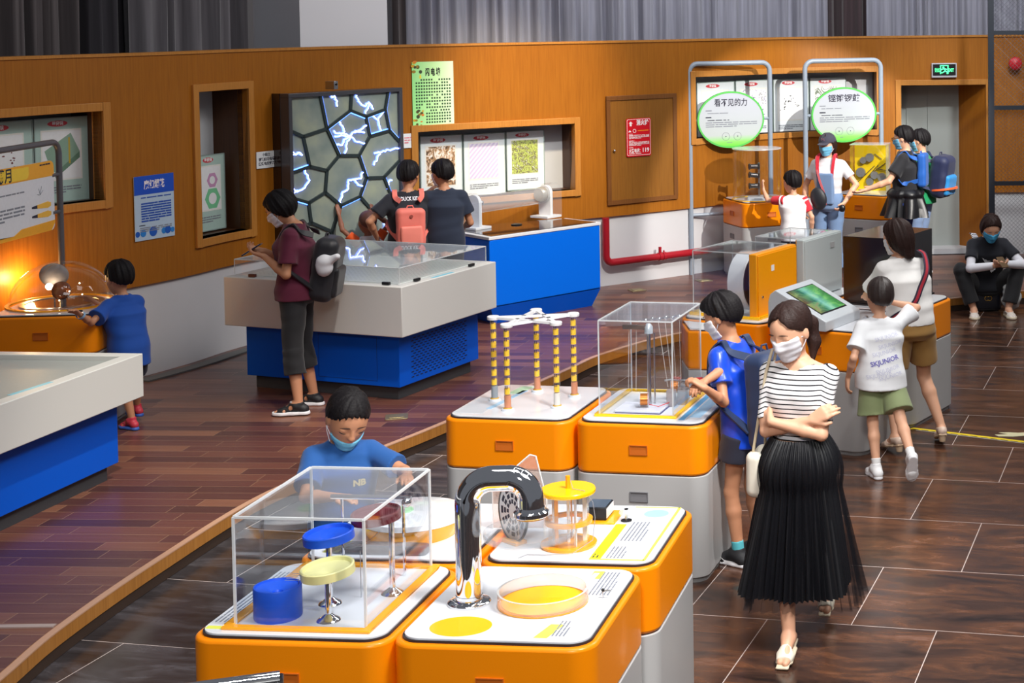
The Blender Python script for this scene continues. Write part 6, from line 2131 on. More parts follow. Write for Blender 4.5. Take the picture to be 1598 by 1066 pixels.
class Field:
    def __init__(s, lo, hi, h):
        s.h = h
        s.lo = np.asarray(lo, float) - 3 * h
        n = np.ceil((np.asarray(hi, float) + 3 * h - s.lo) / h).astype(int) + 1
        s.ax = [(s.lo[i] + h * np.arange(n[i])).astype(np.float32) for i in range(3)]
        s.F = np.full(tuple(n), 1.0, np.float32)
    def sub(s, blo, bhi, mg):
        sl = []
        for i in range(3):
            a = int(np.floor((blo[i] - mg - s.lo[i]) / s.h))
            b = int(np.ceil((bhi[i] + mg - s.lo[i]) / s.h)) + 1
            sl.append(slice(max(a, 0), max(min(b, len(s.ax[i])), 0)))
        return tuple(sl)
    def grid(s, sl):
        return (s.ax[0][sl[0]][:, None, None], s.ax[1][sl[1]][None, :, None], s.ax[2][sl[2]][None, None, :])
    def add(s, prim, k=0.02):
        fn, blo, bhi = prim
        sl = s.sub(blo, bhi, k + 3 * s.h)
        if min(x.stop - x.start for x in sl) <= 0:
            return s
        d = fn(*s.grid(sl))
        A = s.F[sl]
        if k > 0:
            hh = np.maximum(k - np.abs(A - d), 0) / k
            s.F[sl] = np.minimum(A, d) - hh * hh * k * 0.25
        else:
            s.F[sl] = np.minimum(A, d)
        return s
    def cut(s, prim, k=0.004):
        """subtract a primitive"""
        fn, blo, bhi = prim
        sl = s.sub(blo, bhi, k + 3 * s.h)
        if min(x.stop - x.start for x in sl) <= 0:
            return s
        d = -fn(*s.grid(sl))
        A = s.F[sl]
        hh = np.maximum(k - np.abs(A - d), 0) / k if k > 0 else 0
        s.F[sl] = np.maximum(A, d) + (hh * hh * k * 0.25 if k > 0 else 0)
        return s
    def clip(s, p, n, k=0.0):
        """keep the side the normal points away from"""
        X, Y, Z = s.grid((slice(None),) * 3)
        n = unit(n)
        d = (X - p[0]) * n[0] + (Y - p[1]) * n[1] + (Z - p[2]) * n[2]
        s.F = np.maximum(s.F, d.astype(np.float32))
        return s
    def folds(s, amp, seed=0, f=1.0, vert=1.0):
        r = np.random.RandomState(seed)
        X, Y, Z = s.grid((slice(None),) * 3)
        a = r.uniform(0, 6.3, 6)
        g = np.sin(13 * f * X + 5 * np.sin(9 * f * Z + a[0]) + a[1]) * np.cos(11 * f * Y + a[2] + 4 * np.sin(7 * f * Z))
        g = g + 0.7 * np.sin(24 * f * Z * vert + 9 * f * X + a[3] + 3 * np.sin(10 * f * Y + a[4]))
        s.F += (amp * 0.6 * g).astype(np.float32)
        return s
    def mesh(s):
        F = s.F
        ins = F < 0
        c = np.zeros(tuple(n - 1 for n in F.shape), np.int8)
        for i in (0, 1):
            for j in (0, 1):
                for k in (0, 1):
                    c += ins[i:F.shape[0] - 1 + i, j:F.shape[1] - 1 + j, k:F.shape[2] - 1 + k]
        act = (c > 0) & (c < 8)
        idx = np.argwhere(act)
        vid = np.full(act.shape, -1, np.int32)
        vid[act] = np.arange(len(idx))
        P = np.zeros((len(idx), 3))
        W = np.zeros(len(idx))
        ii, jj, kk = idx.T
        for ax in range(3):
            o1, o2 = [a for a in range(3) if a != ax]
            for u in (0, 1):
                for v in (0, 1):
                    off = [0, 0, 0]
                    off[o1], off[o2] = u, v
                    off2 = list(off)
                    off2[ax] = 1
                    f0 = F[ii + off[0], jj + off[1], kk + off[2]]
                    f1 = F[ii + off2[0], jj + off2[1], kk + off2[2]]
                    m = (f0 < 0) != (f1 < 0)
                    t = np.where(m, f0 / np.where(m, f0 - f1, 1), 0)
                    q = np.zeros((len(idx), 3))
                    q[:, 0], q[:, 1], q[:, 2] = off
                    q[:, ax] = t
                    P += np.where(m[:, None], q, 0)
                    W += m
        P = P / W[:, None] + idx
        P = P * s.h + s.lo
        faces = []
        for ax in range(3):
            o1, o2 = [(1, 2), (2, 0), (0, 1)][ax]
            sl0, sl1 = [slice(None)] * 3, [slice(None)] * 3
            sl0[ax], sl1[ax] = slice(0, -1), slice(1, None)
            a, b = ins[tuple(sl0)], ins[tuple(sl1)]
            e = np.argwhere(a != b)
            e = e[(e[:, o1] > 0) & (e[:, o2] > 0) & (e[:, o1] < act.shape[o1]) & (e[:, o2] < act.shape[o2])]
            if not len(e):
                continue
            fl = a[tuple(e.T)]
            def g(d1, d2):
                q = e.copy()
                q[:, o1] -= d1
                q[:, o2] -= d2
                return vid[tuple(q.T)]
            quad = np.stack([g(1, 1), g(0, 1), g(0, 0), g(1, 0)], 1)
            quad[~fl] = quad[~fl][:, ::-1]
            faces.append(quad)
        fc = np.concatenate(faces) if faces else np.zeros((0, 4), int)
        fc = fc[(fc >= 0).all(1)]
        return P, fc
    def build(s, name, material, parent=None, relax=1):
        P, fc = s.mesh()
        if relax and len(fc):
            for _ in range(relax):
                A = np.zeros_like(P)
                n = np.zeros(len(P))
                for a, b in ((0, 1), (1, 2), (2, 3), (3, 0)):
                    np.add.at(A, fc[:, a], P[fc[:, b]])
                    np.add.at(A, fc[:, b], P[fc[:, a]])
                    np.add.at(n, fc[:, a], 1)
                    np.add.at(n, fc[:, b], 1)
                P = P * 0.5 + (A / np.maximum(n, 1)[:, None]) * 0.5
        me = bpy.data.meshes.new(name)
        me.vertices.add(len(P))
        me.vertices.foreach_set('co', P.astype(np.float32).ravel())
        me.loops.add(4 * len(fc))
        me.loops.foreach_set('vertex_index', fc.astype(np.int32).ravel())
        me.polygons.add(len(fc))
        me.polygons.foreach_set('loop_start', np.arange(0, 4 * len(fc), 4, dtype=np.int32))
        me.polygons.foreach_set('use_smooth', np.ones(len(fc), bool))
        me.update(calc_edges=True)
        me.validate()
        me.materials.append(material)
        o = bpy.data.objects.new(name, me)
        COL.objects.link(o)
        if parent:
            o.parent = parent
        return o

# primitives --------------------------------------------------------------
def cone(a, b, ra, rb):
    a, b = np.asarray(a, float), np.asarray(b, float)
    ab = b - a
    L2 = max(ab @ ab, 1e-12)
    def f(X, Y, Z):
        t = ((X - a[0]) * ab[0] + (Y - a[1]) * ab[1] + (Z - a[2]) * ab[2]) / L2
        t = np.clip(t, 0, 1)
        return np.sqrt((X - a[0] - t * ab[0]) ** 2 + (Y - a[1] - t * ab[1]) ** 2 + (Z - a[2] - t * ab[2]) ** 2) - (ra + (rb - ra) * t)
    m = max(ra, rb)
    return f, np.minimum(a, b) - m, np.maximum(a, b) + m

def flat(a, b, ra, rb, sq=None, k=1.0):
    """cone with flat ends; sq squashes the section along that direction by k"""
    a, b = np.asarray(a, float), np.asarray(b, float)
    ab = b - a
    L = np.linalg.norm(ab)
    d = ab / L
    if sq is not None:
        sq = unit(np.asarray(sq, float) - d * (np.asarray(sq, float) @ d))
    def f(X, Y, Z):
        x, y, z = X - a[0], Y - a[1], Z - a[2]
        t = x * d[0] + y * d[1] + z * d[2]
        r2 = x * x + y * y + z * z - t * t
        if sq is not None:
            s_ = x * sq[0] + y * sq[1] + z * sq[2]
            r2 = r2 + s_ * s_ * (1 / (k * k) - 1)
        rr = np.sqrt(np.maximum(r2, 0)) - (ra + (rb - ra) * np.clip(t / L, 0, 1))
        return np.maximum(rr, np.maximum(-t, t - L))
    m = max(ra, rb)
    return f, np.minimum(a, b) - m, np.maximum(a, b) + m

def ell(c, r, R=None):
    c, r = np.asarray(c, float), np.asarray(r, float)
    R = np.eye(3) if R is None else R
    def f(X, Y, Z):
        x, y, z = X - c[0], Y - c[1], Z - c[2]
        q = [(R[0][i] * x + R[1][i] * y + R[2][i] * z) / r[i] for i in range(3)]
        k0 = np.sqrt(q[0] ** 2 + q[1] ** 2 + q[2] ** 2) + 1e-6
        k1 = np.sqrt((q[0] / r[0]) ** 2 + (q[1] / r[1]) ** 2 + (q[2] / r[2]) ** 2) + 1e-6
        return k0 * (k0 - 1) / k1
    m = float(r.max())
    return f, c - m, c + m

def rbox(c, hs, rad, R=None):
    c, hs = np.asarray(c, float), np.asarray(hs, float) - rad
    R = np.eye(3) if R is None else R
    def f(X, Y, Z):
        x, y, z = X - c[0], Y - c[1], Z - c[2]
        q = [np.abs(R[0][i] * x + R[1][i] * y + R[2][i] * z) - hs[i] for i in range(3)]
        o = np.sqrt(np.maximum(q[0], 0) ** 2 + np.maximum(q[1], 0) ** 2 + np.maximum(q[2], 0) ** 2)
        return o + np.minimum(np.maximum(q[0], np.maximum(q[1], q[2])), 0) - rad
    m = float(np.linalg.norm(hs + rad))
    return f, c - m, c + m

def loft(secs, yaw=0.0, ex=2.3):
    """stack of elliptic sections (z, cx, cy, rx, ry) blended smoothly upwards"""
    S = np.array(sorted(secs), float)
    zs = S[:, 0]
    def f(X, Y, Z):
        z = np.clip(Z, zs[0], zs[-1]) + 0 * Z
        i = np.clip(np.searchsorted(zs, z.ravel(), side='right') - 1, 0, len(zs) - 2).reshape(z.shape)
        t = (z - zs[i]) / (zs[i + 1] - zs[i])
        t = t * t * (3 - 2 * t) * 0.55 + t * 0.45
        P = [S[i, c] * (1 - t) + S[i + 1, c] * t for c in (1, 2, 3, 4)]
        x, y = (X - P[0]), (Y - P[1])
        if yaw:
            x, y = x * cos(yaw) + y * sin(yaw), -x * sin(yaw) + y * cos(yaw)
        r = (np.abs(x / P[2]) ** ex + np.abs(y / P[3]) ** ex) ** (1 / ex)
        d = (r - 1) * np.minimum(P[2], P[3])
        return np.maximum(d, np.maximum(zs[0] - Z, Z - zs[-1])).astype(np.float32)
    m = max(S[:, 3].max(), S[:, 4].max()) * 1.05
    return f, np.array([S[:, 1].min() - m, S[:, 2].min() - m, zs[0]]), np.array([S[:, 1].max() + m, S[:, 2].max() + m, zs[-1]])

def rotz(a):
    return np.array([[cos(a), -sin(a), 0], [sin(a), cos(a), 0], [0, 0, 1]])
def rotx(a):
    return np.array([[1, 0, 0], [0, cos(a), -sin(a)], [0, sin(a), cos(a)]])
def roty(a):
    return np.array([[cos(a), 0, sin(a)], [0, 1, 0], [-sin(a), 0, cos(a)]])

def ik(a, c, l1, l2, pole):
    a, c = np.asarray(a, float), np.asarray(c, float)
    d = c - a
    L = np.linalg.norm(d)
    if L > (l1 + l2) * 0.998:
        c = a + d / L * (l1 + l2) * 0.998
        d = c - a
        L = np.linalg.norm(d)
    u = d / L
    p = unit(np.asarray(pole, float) - u * (np.asarray(pole, float) @ u))
    x = (l1 * l1 - l2 * l2 + L * L) / (2 * L)
    y = sqrt(max(l1 * l1 - x * x, 0))
    return a + u * x + p * y, c

SKIN = mat('skin_light', rgb(226, 172, 140), 0.5, noise=0.05, nscale=14)
SKIN2 = mat('skin_tan', rgb(196, 138, 104), 0.5, noise=0.05, nscale=14)
SKIN3 = mat('skin_brown', rgb(150, 96, 72), 0.5, noise=0.06, nscale=14)
HAIRM = mat('black_hair', rgb(24, 21, 23), 0.58, noise=0.5, nscale=110, bump=1.0, spec=0.18)
HAIRB = mat('dark_brown_hair', rgb(46, 31, 28), 0.5, noise=0.5, nscale=110, bump=1.0, spec=0.18)
MASKW = mat('white_mask', rgb(232, 232, 240), 0.7, noise=0.02)
MASKB = mat('blue_mask', rgb(112, 186, 222), 0.7, noise=0.03)
LASH = mat('lash_black', rgb(24, 18, 20), 0.6)
LIPM = mat('lip_pink', rgb(196, 108, 100), 0.45)

class Person:
    def __init__(s, label, h, pos, yaw, res=0.007, head_h=None, head=(0, 0, 0), lean=(0, 0), tw=0.0, hips=(0, 0), feet=None, hands=None, elbows=None,
                 skin=SKIN, sex='k', fat=1.0, knees=None, sit=None, group=None, hand_dir=None, hand_n=None, curl=(0.35, 0.35), head_off=(0, 0, 0)):
        s.h, s.res, s.skin, s.label = h, res, skin, label
        s.e = thing('person', label, 'person', pos, radians(yaw), group)
        hh = s.hh = head_h or (0.205 + 0.0 if h > 1.45 else 0.195 if h > 1.2 else 0.185)
        s.fat = fat
        hipz = s.hipz = (h * (0.515 if h > 1.4 else 0.49 if h > 1.2 else 0.465)) if sit is None else sit
        top = h if sit is None else h
        nk = h * 0.035
        shz = s.shz = h - hh - nk - 0.012 if sit is None else hipz + (h * 0.30)
        s.tw = tw
        lx, ly = lean
        s.S = lambda z: np.array([hips[0], hips[1]]) + np.array([lx, ly]) * ((z - hipz) / (shz - hipz)) ** 1.3 if z > hipz else np.array(hips, float)
        # shoulder joints
        ws_ = h * (0.089 if sex == 'f' else 0.096 if h > 1.4 else 0.090)
        s.wsh = ws_
        ct, st = cos(tw), sin(tw)
        C = s.S(shz)
        s.shoulder = [V3(C[0] + q * ws_ * ct, C[1] + q * ws_ * st, shz - h * .016) for q in (-1, 1)]
        hw = h * 0.052
        s.hip = [V3(hips[0] + q * hw, hips[1], hipz) for q in (-1, 1)]
        s.l1, s.l2 = h * 0.172, h * 0.15
        s.t1, s.t2 = (hipz - 0.065) * 0.5 if sit is None else h * 0.25, (hipz - 0.065) * 0.5 + 0.002 if sit is None else h * 0.235
        if sit is not None:
            s.t1, s.t2 = h * 0.245 * 1.0, h * 0.235
        # arms
        hands = hands or [None, None]
        elbows = elbows or [None, None]
        s.elbow, s.wrist = [], []
        for q in (0, 1):
            sg = -1 if q == 0 else 1
            tg = hands[q]
            if tg is None:
                tg = s.shoulder[q] + V3(sg * 0.035, 0.03, -(s.l1 + s.l2) * 0.97)
            pole = elbows[q] if elbows[q] is not None else V3(sg * 0.4, -1, -0.2)
            m, w = ik(s.shoulder[q], tg, s.l1, s.l2, pole)
            s.elbow.append(m)
            s.wrist.append(w)
        # legs
        feet = feet or [(-hw * 1.05, 0.0, 0.0, 0, 0), (hw * 1.05, 0.0, 0.0, 0, 0)]
        s.feet = feet
        s.knee, s.ankle = [], []
        for q in (0, 1):
            x, y, z, fy, fp = feet[q]
            an = V3(x, y, z + 0.07)
            pole = knees[q] if knees else V3(0, 1, 0)
            m, w = ik(s.hip[q], an, s.t1, s.t2, pole)
            s.knee.append(m)
            s.ankle.append(w)
        # head
        nb = s.S(shz + nk * 0.7)
        hr = rotz(radians(head[0])) @ rotx(radians(-head[1])) @ roty(radians(head[2]))
        s.HR = hr
        s.neck0 = V3(nb[0], nb[1] - 0.008, shz + 0.01)
        hc = V3(nb[0], nb[1] + 0.012, shz + nk + 0.012 + hh * 0.5) + np.array(head_off)
        piv = V3(0, -0.02, -hh * 0.42)
        s.HC = hc + piv - hr @ piv
        s.sex = sex
        s.hand_dir = hand_dir or [None, None]
        s.hand_n = hand_n or [None, None]
        s.curl = curl
        s._body()
    def hp(s, x, y, z):
        """point given in head heights -> local"""
        return s.HC + s.HR @ (np.array([x, y, z]) * s.hh)
    def secs(s, infl=0.0, zlo=None, zhi=None, belly=0.0, kx=1.0):
        h, f = s.h, s.fat
        hz, sz = s.hipz, s.shz
        T = sz - hz
        if s.sex == 'f':
            tab = [(-0.13, .060, .050), (-0.03, .092, .070), (0.08, .094, .070), (0.34, .071, .054), (0.56, .080, .060), (0.76, .093, .066), (0.93, .088, .048), (1.03, .055, .038), (1.10, .030, .030)]
        else:
            tab = [(-0.13, .055, .050), (-0.03, .082, .064), (0.08, .084, .064), (0.34, .077, .058), (0.56, .084, .062), (0.76, .094, .064), (0.93, .088, .048), (1.03, .055, .038), (1.10, .030, .030)]
        out = []
        for a, rx, ry in tab:
            z = hz + T * a
            c = s.S(z)
            out.append((z, c[0], c[1] + (0.012 if a > .5 else 0), (h * rx * f) * kx + infl, h * ry * f + infl + (belly if 0 < a < .6 else 0)))
        return out
    def _body(s):
        h, hh = s.h, s.hh
        pts = [*s.shoulder, *s.elbow, *s.wrist, *s.hip, *s.knee, *s.ankle, s.HC]
        lo = np.min(pts, 0) - 0.22
        hi = np.max(pts, 0) + 0.22
        lo[2] = max(min(p[2] for p in s.ankle) - 0.09, -0.5)
        hi[2] = s.HC[2] + hh * 0.7
        hi[2] = max(hi[2], max(w[2] for w in s.wrist) + 0.2)
        F = Field(lo, hi, s.res)
        f = s.fat
        F.add(loft(s.secs(), s.tw * 0.5), 0.02)
        k = h / 1.6
        for q in (0, 1):
            F.add(cone(s.neck0 + V3(0, 0, .01), s.shoulder[q], .036 * k, .036 * k), 0.03)
            F.add(cone(s.shoulder[q], s.elbow[q], .038 * k * f, .031 * k * f), 0.03)
            F.add(cone(s.elbow[q], s.elbow[q] + (s.wrist[q] - s.elbow[q]) * 0.35, .031 * k * f, .033 * k * f), 0.01)
            F.add(cone(s.elbow[q] + (s.wrist[q] - s.elbow[q]) * 0.35, s.wrist[q], .033 * k * f, .021 * k), 0.01)
            F.add(cone(s.hip[q], s.knee[q], .074 * k * f, .046 * k * f), 0.03)
            cf = s.knee[q] + (s.ankle[q] - s.knee[q]) * 0.32
            F.add(cone(s.knee[q], cf, .046 * k * f, .048 * k * f), 0.015)
            F.add(cone(cf, s.ankle[q], .048 * k * f, .030 * k), 0.015)
            s._foot(F, q)
            s._hand(F, q)
        # neck and head
        F.add(cone(s.neck0, s.hp(0, -.06, -.20), .036 * k if s.sex == 'f' else .040 * k, .040 * k if s.sex == 'f' else .044 * k), 0.02)
        s._head(F)
        s.body = F.build('body', s.skin, s.e)
    def _head(s, F, infl=0.0, ears=True):
        hh = s.hh
        R = s.HR
        F.add(ell(s.hp(0, -.06, .13), V3(.345, .42, .365) * hh + infl, R), 0.01)
        F.add(ell(s.hp(0, .10, -.08), V3(.29, .29, .36) * hh + infl, R), 0.03)
        F.add(cone(s.hp(0, .10, -.12), s.hp(0, .22, -.37), .25 * hh + infl, .115 * hh + infl), 0.03)
        F.add(cone(s.hp(0, .385, .03), s.hp(0, .425, -.085), .025 * hh + infl, .040 * hh + infl), 0.012)
        F.add(ell(s.hp(0, .415, -.10), V3(.062, .045, .035) * hh + infl, R), 0.008)
        if not infl:
            F.add(ell(s.hp(0, .345, -.225), V3(.095, .045, .035) * hh, R), 0.008)
            for q in (-1, 1):
                F.cut(ell(s.hp(q * .15, .40, .035), V3(.085, .045, .045) * hh, R), 0.015)
                F.add(ell(s.hp(q * .145, .305, .025), V3(.075, .06, .045) * hh, R), 0.006)
            if ears:
                for q in (-1, 1):
                    F.add(ell(s.hp(q * .345, -.02, -.03), V3(.035, .085, .125) * hh, R), 0.008)
    def face(s, lips=True, closed=True):
        """lash lines and brows, lips"""
        m = MB()
        hh = s.hh
        for q in (-1, 1):
            m.tube([tuple(s.hp(q * (.15 + t * .075), .362 - .03 * t * t - .015 * t, -.005 - .010 * (1 - t * t) + .004 * t)) for t in (-1, -.5, 0, .5, 1)], [.003 * hh, .007 * hh, .008 * hh, .008 * hh, .004 * hh], 6)
        m.build('eyelashes', LASH, s.e)
        m = MB()
        for q in (-1, 1):
            m.tube([tuple(s.hp(q * (.15 + t * .085), .372 - .02 * t * t - .028 * t, .112 + .016 * (1 - t * t) - .012 * t)) for t in (-1, -.5, 0, .5, 1)], [.005 * hh, .009 * hh, .010 * hh, .007 * hh, .003 * hh], 6)
        m.build('eyebrows', HAIRB, s.e)
        if lips:
            F = Field(s.hp(0, .36, -.23) - .05, s.hp(0, .36, -.23) + .05, .0025)
            F.add(ell(s.hp(0, .372, -.215), V3(.080, .028, .018) * hh, s.HR), 0)
            F.add(ell(s.hp(0, .372, -.250), V3(.065, .030, .020) * hh, s.HR), 0.002)
            F.build('lips', LIPM, s.e)
    def _hand(s, F, q):
        k = s.h / 1.6 * 0.97
        sg = -1 if q == 0 else 1
        w = s.wrist[q]
        d = s.hand_dir[q]
        d = unit(w - s.elbow[q]) if d is None else unit(d)
        n = s.hand_n[q]
        if n is None:
            n = V3(-sg, 0.1, 0) if abs(d[2]) > 0.6 else V3(0, 0, -1)
        n = unit(n - d * (n @ d))            # palm side
        side = np.cross(d, n) * 1.0          # across the knuckles
        # thumb side: forward/inward
        th = side if (side @ V3(-sg * .3, 1, .3)) > 0 else -side
        c = s.curl[q]
        kn = []
        for i, (o, L) in enumerate(((.027, .068), (.009, .076), (-.009, .071), (-.026, .056))):
            b = w + d * (.082 - abs(i - 1) * .004) * k + th * o * k
            F.add(cone(w + d * .012 * k + th * o * .55 * k, b, .0145 * k, .0115 * k), 0.010)
            a, p = c * (0.8 + 0.12 * i), b
            r = .0100 * k
            for j, fr in enumerate((.44, .31, .25)):
                ang = a * (j + 0.6) * 1.0
                dd = unit(d * cos(ang) + n * sin(ang))
                p2 = p + dd * L * fr * k
                F.add(cone(p, p2, r, r * .9), 0.0025)
                p, r = p2, r * .9
        b = w + d * .022 * k + th * .022 * k
        t1 = b + unit(d * .75 + th * .62 + n * .25) * .040 * k
        t2 = t1 + unit(d * .95 + th * .18 + n * (.2 + c * .3)) * .028 * k
        F.add(cone(b, t1, .0145 * k, .0115 * k), 0.008)
        F.add(cone(t1, t2, .0112 * k, .0088 * k), 0.003)
    def foot_frame(s, q):
        x, y, z, fy, fp = s.feet[q]
        a = s.ankle[q]
        R = rotz(radians(fy)) @ rotx(radians(fp))
        return a, R
    def _foot(s, F, q, infl=0.0):
        a, R = s.foot_frame(q)
        k = s.h / 1.6
        P = lambda x, y, z: a + R @ V3(x * k, y * k, z * k if k > .9 else z)
        i = infl
        F.add(cone(P(0, -.035, -.035), P(0, .02, -.01), .030 * k + i, .032 * k + i), 0.015)
        F.add(cone(P(0, .02, -.012), P(0, .11, -.045), .032 * k + i, .022 * k + i), 0.015)
        F.add(cone(P(-.018, .10, -.048), P(-.012, .155, -.052), .021 * k + i, .015 * k + i), 0.012)
        F.add(cone(P(.018, .095, -.048), P(.016, .145, -.053), .020 * k + i, .013 * k + i), 0.012)
    def shoes(s, material, sole, kind='sneaker', heel=0.0, sub=None):
        k = s.h / 1.6
        for q in (0, 1):
            a, R = s.foot_frame(q)
            P = lambda x, y, z: a + R @ V3(x * k, y * k, z * k if k > .9 else z)
            ctr = P(0, .05, -.04)
            F = Field(ctr - .19, ctr + .19, max(0.0045, s.res * .75))
            if kind == 'sneaker':
                s._foot(F, q, .010)
                F.add(cone(P(0, -.01, -.02), P(0, 0, .015), .036 * k, .036 * k), .01)
                F.clip(P(0, 0, .022), R @ V3(0, 0.15, 1))
            elif kind == 'flat':
                s._foot(F, q, .006)
                F.clip(P(0, 0, -.018), R @ V3(0, -0.25, 1))
                F.cut(ell(P(0, .045, -.008), V3(.032, .055, .026) * k, R))
            elif kind == 'sandal':
                s._foot(F, q, .005)
                F.add(cone(P(0, 0, -.01), P(0, -.005, .012), .036 * k, .034 * k), .008)
                F.clip(P(0, 0, .014), R @ V3(0, 0.1, 1))
                for (x, y) in ((-.02, .165), (.0, .168), (.018, .16)):
                    F.cut(ell(P(x, y, -.045), V3(.012, .03, .02) * k, R))
                for (x, y, z, r) in ((-.03, .05, -.02, .018), (.03, .05, -.02, .018), (0, .075, -.012, .016), (-.034, .095, -.04, .012), (.034, .09, -.04, .012)):
                    F.cut(ell(P(x, y, z), V3(r, r * .8, r) * k, R))
            elif kind == 'mule':
                s._foot(F, q, .004)
                F.clip(P(0, .075, 0), R @ V3(0, -1, 0))
                F.clip(P(0, .137, 0), R @ V3(0, 1, 0))
                F.cut(ell(P(-.012, .10, -.015), V3(.012, .022, .02) * k, R))
            elif kind == 'strap':
                s._foot(F, q, .004)
                F.clip(P(0, .0, -.005), R @ V3(0, 0.0, 1))
                F.cut(ell(P(0, .05, -.01), V3(.05, .05, .034) * k, R))
            sh = F.build('shoe', material, s.e)
            # sole
            G_ = Field(ctr - V3(.2, .2, .2 + heel), ctr + .2, max(0.0045, s.res * .75))
            zt = -.052 if kind != 'sandal' else -.054
            for (x0, y0, x1, y1, r0, r1) in ((0, -.04, 0, .03, .036, .034), (0, .03, 0, .115, .034, .044), (0, .115, 0, .15, .044, .034)):
                pr = cone(P(x0, y0, zt - .01), P(x1, y1, zt - .01), r0 * k + .002, r1 * k + .002)
                G_.add(pr, .02)
            G_.clip(P(0, 0, zt + .006), R @ V3(0, 0, 1))
            lowz = -.069 / (k if k > .9 else 1)
            G_.clip(P(0, 0, lowz), R @ V3(0, 0, -1))
            if heel:
                G_ = Field(ctr - V3(.2, .2, .2 + heel), ctr + .2, max(0.0045, s.res * .75))
                for (x0, y0, x1, y1, r0, r1) in ((0, -.04, 0, .03, .030, .030), (0, .03, 0, .115, .030, .040), (0, .115, 0, .16, .040, .030)):
                    G_.add(rbox((P(x0, y0, -.062) + P(x1, y1, -.062)) / 2, V3(r1 * k, (y1 - y0) / 2 * k + .02, .006), .005, R), .01)
                hb = P(0, -.03, -.06)
                G_.add(flat(hb, V3(hb[0], hb[1], hb[2] - heel), .027 * k, .022 * k), .004)
            G_.build('sole', sole, sh)
    def sock(s, material, t0=0.72, pattern=None):
        k = s.h / 1.6
        for q in (0, 1):
            a, b = s.knee[q], s.ankle[q]
            p = a + (b - a) * t0
            F = Field(np.minimum(p, b) - .08, np.maximum(p, b) + .08, max(.005, s.res * .8))
            F.add(flat(p, b, (.048 + (.030 - .048) * (t0 - .32) / .68) * k * s.fat + .004, .034 * k), 0)
            F.build('sock', material, s.e)
    def shirt(s, material, hem=-0.05, sleeve=0.6, infl=0.016, name='shirt', loose=0.012, folds=0.004, seed=1, flare=0.0, neck=0.0, belly=0.0, res=None, vneck=0.0, cutz=None, sl_infl=0.0, kx=1.0):
        k = s.h / 1.6
        T = s.shz - s.hipz
        S = s.secs(infl, belly=belly, kx=kx)
        z0 = s.hipz + T * hem
        S2 = []
        hip_ = S[2]
        for (z, cx, cy, rx, ry) in S:
            a = (z - s.hipz) / T
            if a < .1:
                rx, ry = hip_[3], hip_[4]
            g = loose if a < .85 else 0
            if a < .6:
                g += flare * (0.6 - a)
            S2.append((z, cx, cy, rx + g, ry + g))
        S2 = [x for x in S2 if x[0] > z0 + .01]
        b = S2[0]
        c = s.S(z0)
        S2 = [(z0, c[0], c[1], b[3] + flare * .05, b[4] + flare * .05)] + S2
        # widen lowest sections so that the hips stay inside
        pts = [*s.shoulder, s.neck0]
        for q in (0, 1):
            pts.append(s.shoulder[q] + (s.elbow[q] - s.shoulder[q]) * min(sleeve, 1.0))
            if sleeve > 1:
                pts.append(s.elbow[q] + (s.wrist[q] - s.elbow[q]) * (sleeve - 1))
        P = np.array(pts)
        lo, hi = P.min(0) - .14, P.max(0) + .14
        lo[2] = min(z0 - .02, lo[2])
        hi[2] = max(s.shz + .10, P[:, 2].max() + .1)
        xs = [x[1] for x in S2]
        mr = max(max(x[3], x[4]) for x in S2)
        for i in (0, 1):
            lo[i] = min(lo[i], min(x[1 + i] for x in S2) - mr - .02)
            hi[i] = max(hi[i], max(x[1 + i] for x in S2) + mr + .02)
        F = Field(lo, hi, res or s.res)
        F.add(loft(S2, s.tw * .5), 0.0)
        if s.sex == 'f' and infl < .03:
            for q in (-1, 1):
                c = s.S(s.hipz + T * .70)
                F.add(ell(V3(c[0] + q * .048 * k * 1.25, c[1] + .058 * k, s.hipz + T * .68), V3(.062, .055, .062) * k), .035)
        for q in (0, 1):
            a, b = s.shoulder[q], s.elbow[q]
            t = min(sleeve, 1.0)
            ra = .037 * k * s.fat + infl * .7 + sl_infl
            rb = (.038 + (.031 - .038) * t) * k * s.fat + infl + loose * .9 + sl_infl
            F.add(cone(s.neck0 + V3(0, 0, .008), a, .034 * k + infl * .5, .036 * k + infl * .6), .03)
            if sleeve > 1:
                F.add(cone(a, b, ra, .031 * k * s.fat + infl), .03)
                F.add(flat(b, b + (s.wrist[q] - b) * (sleeve - 1), .033 * k * s.fat + infl, .024 * k + infl), .02)
            else:
                F.add(cone(a, a + (b - a) * .2, ra, ra), .03)
                F.add(flat(a, a + (b - a) * t, ra, rb), .02)
        if folds:
            F.folds(folds, seed)
        F.clip(V3(0, 0, z0 + .004), V3(0, 0, -1))
        # neck opening
        F.cut(cone(s.neck0 + V3(0, .004, -.012), s.neck0 + V3(0, .02, .16), .050 * k + neck, .085 * k + neck), .006)
        if vneck:
            n0 = s.neck0
            fn = lambda y: y
            F.cut(cone(n0 + V3(0, .05 * k + .02, -vneck * .9), n0 + V3(0, .03, .02), .006, .085 * k), .006)
            F.cut(cone(n0 + V3(-.09 * k, .0, .012), n0 + V3(.09 * k, .0, .012), .030, .030), .01)
        if cutz is not None:
            F.clip(V3(0, 0, cutz), V3(0, 0, -1))
        s.shirt_ob = F.build(name, material, s.e)
        return s.shirt_ob
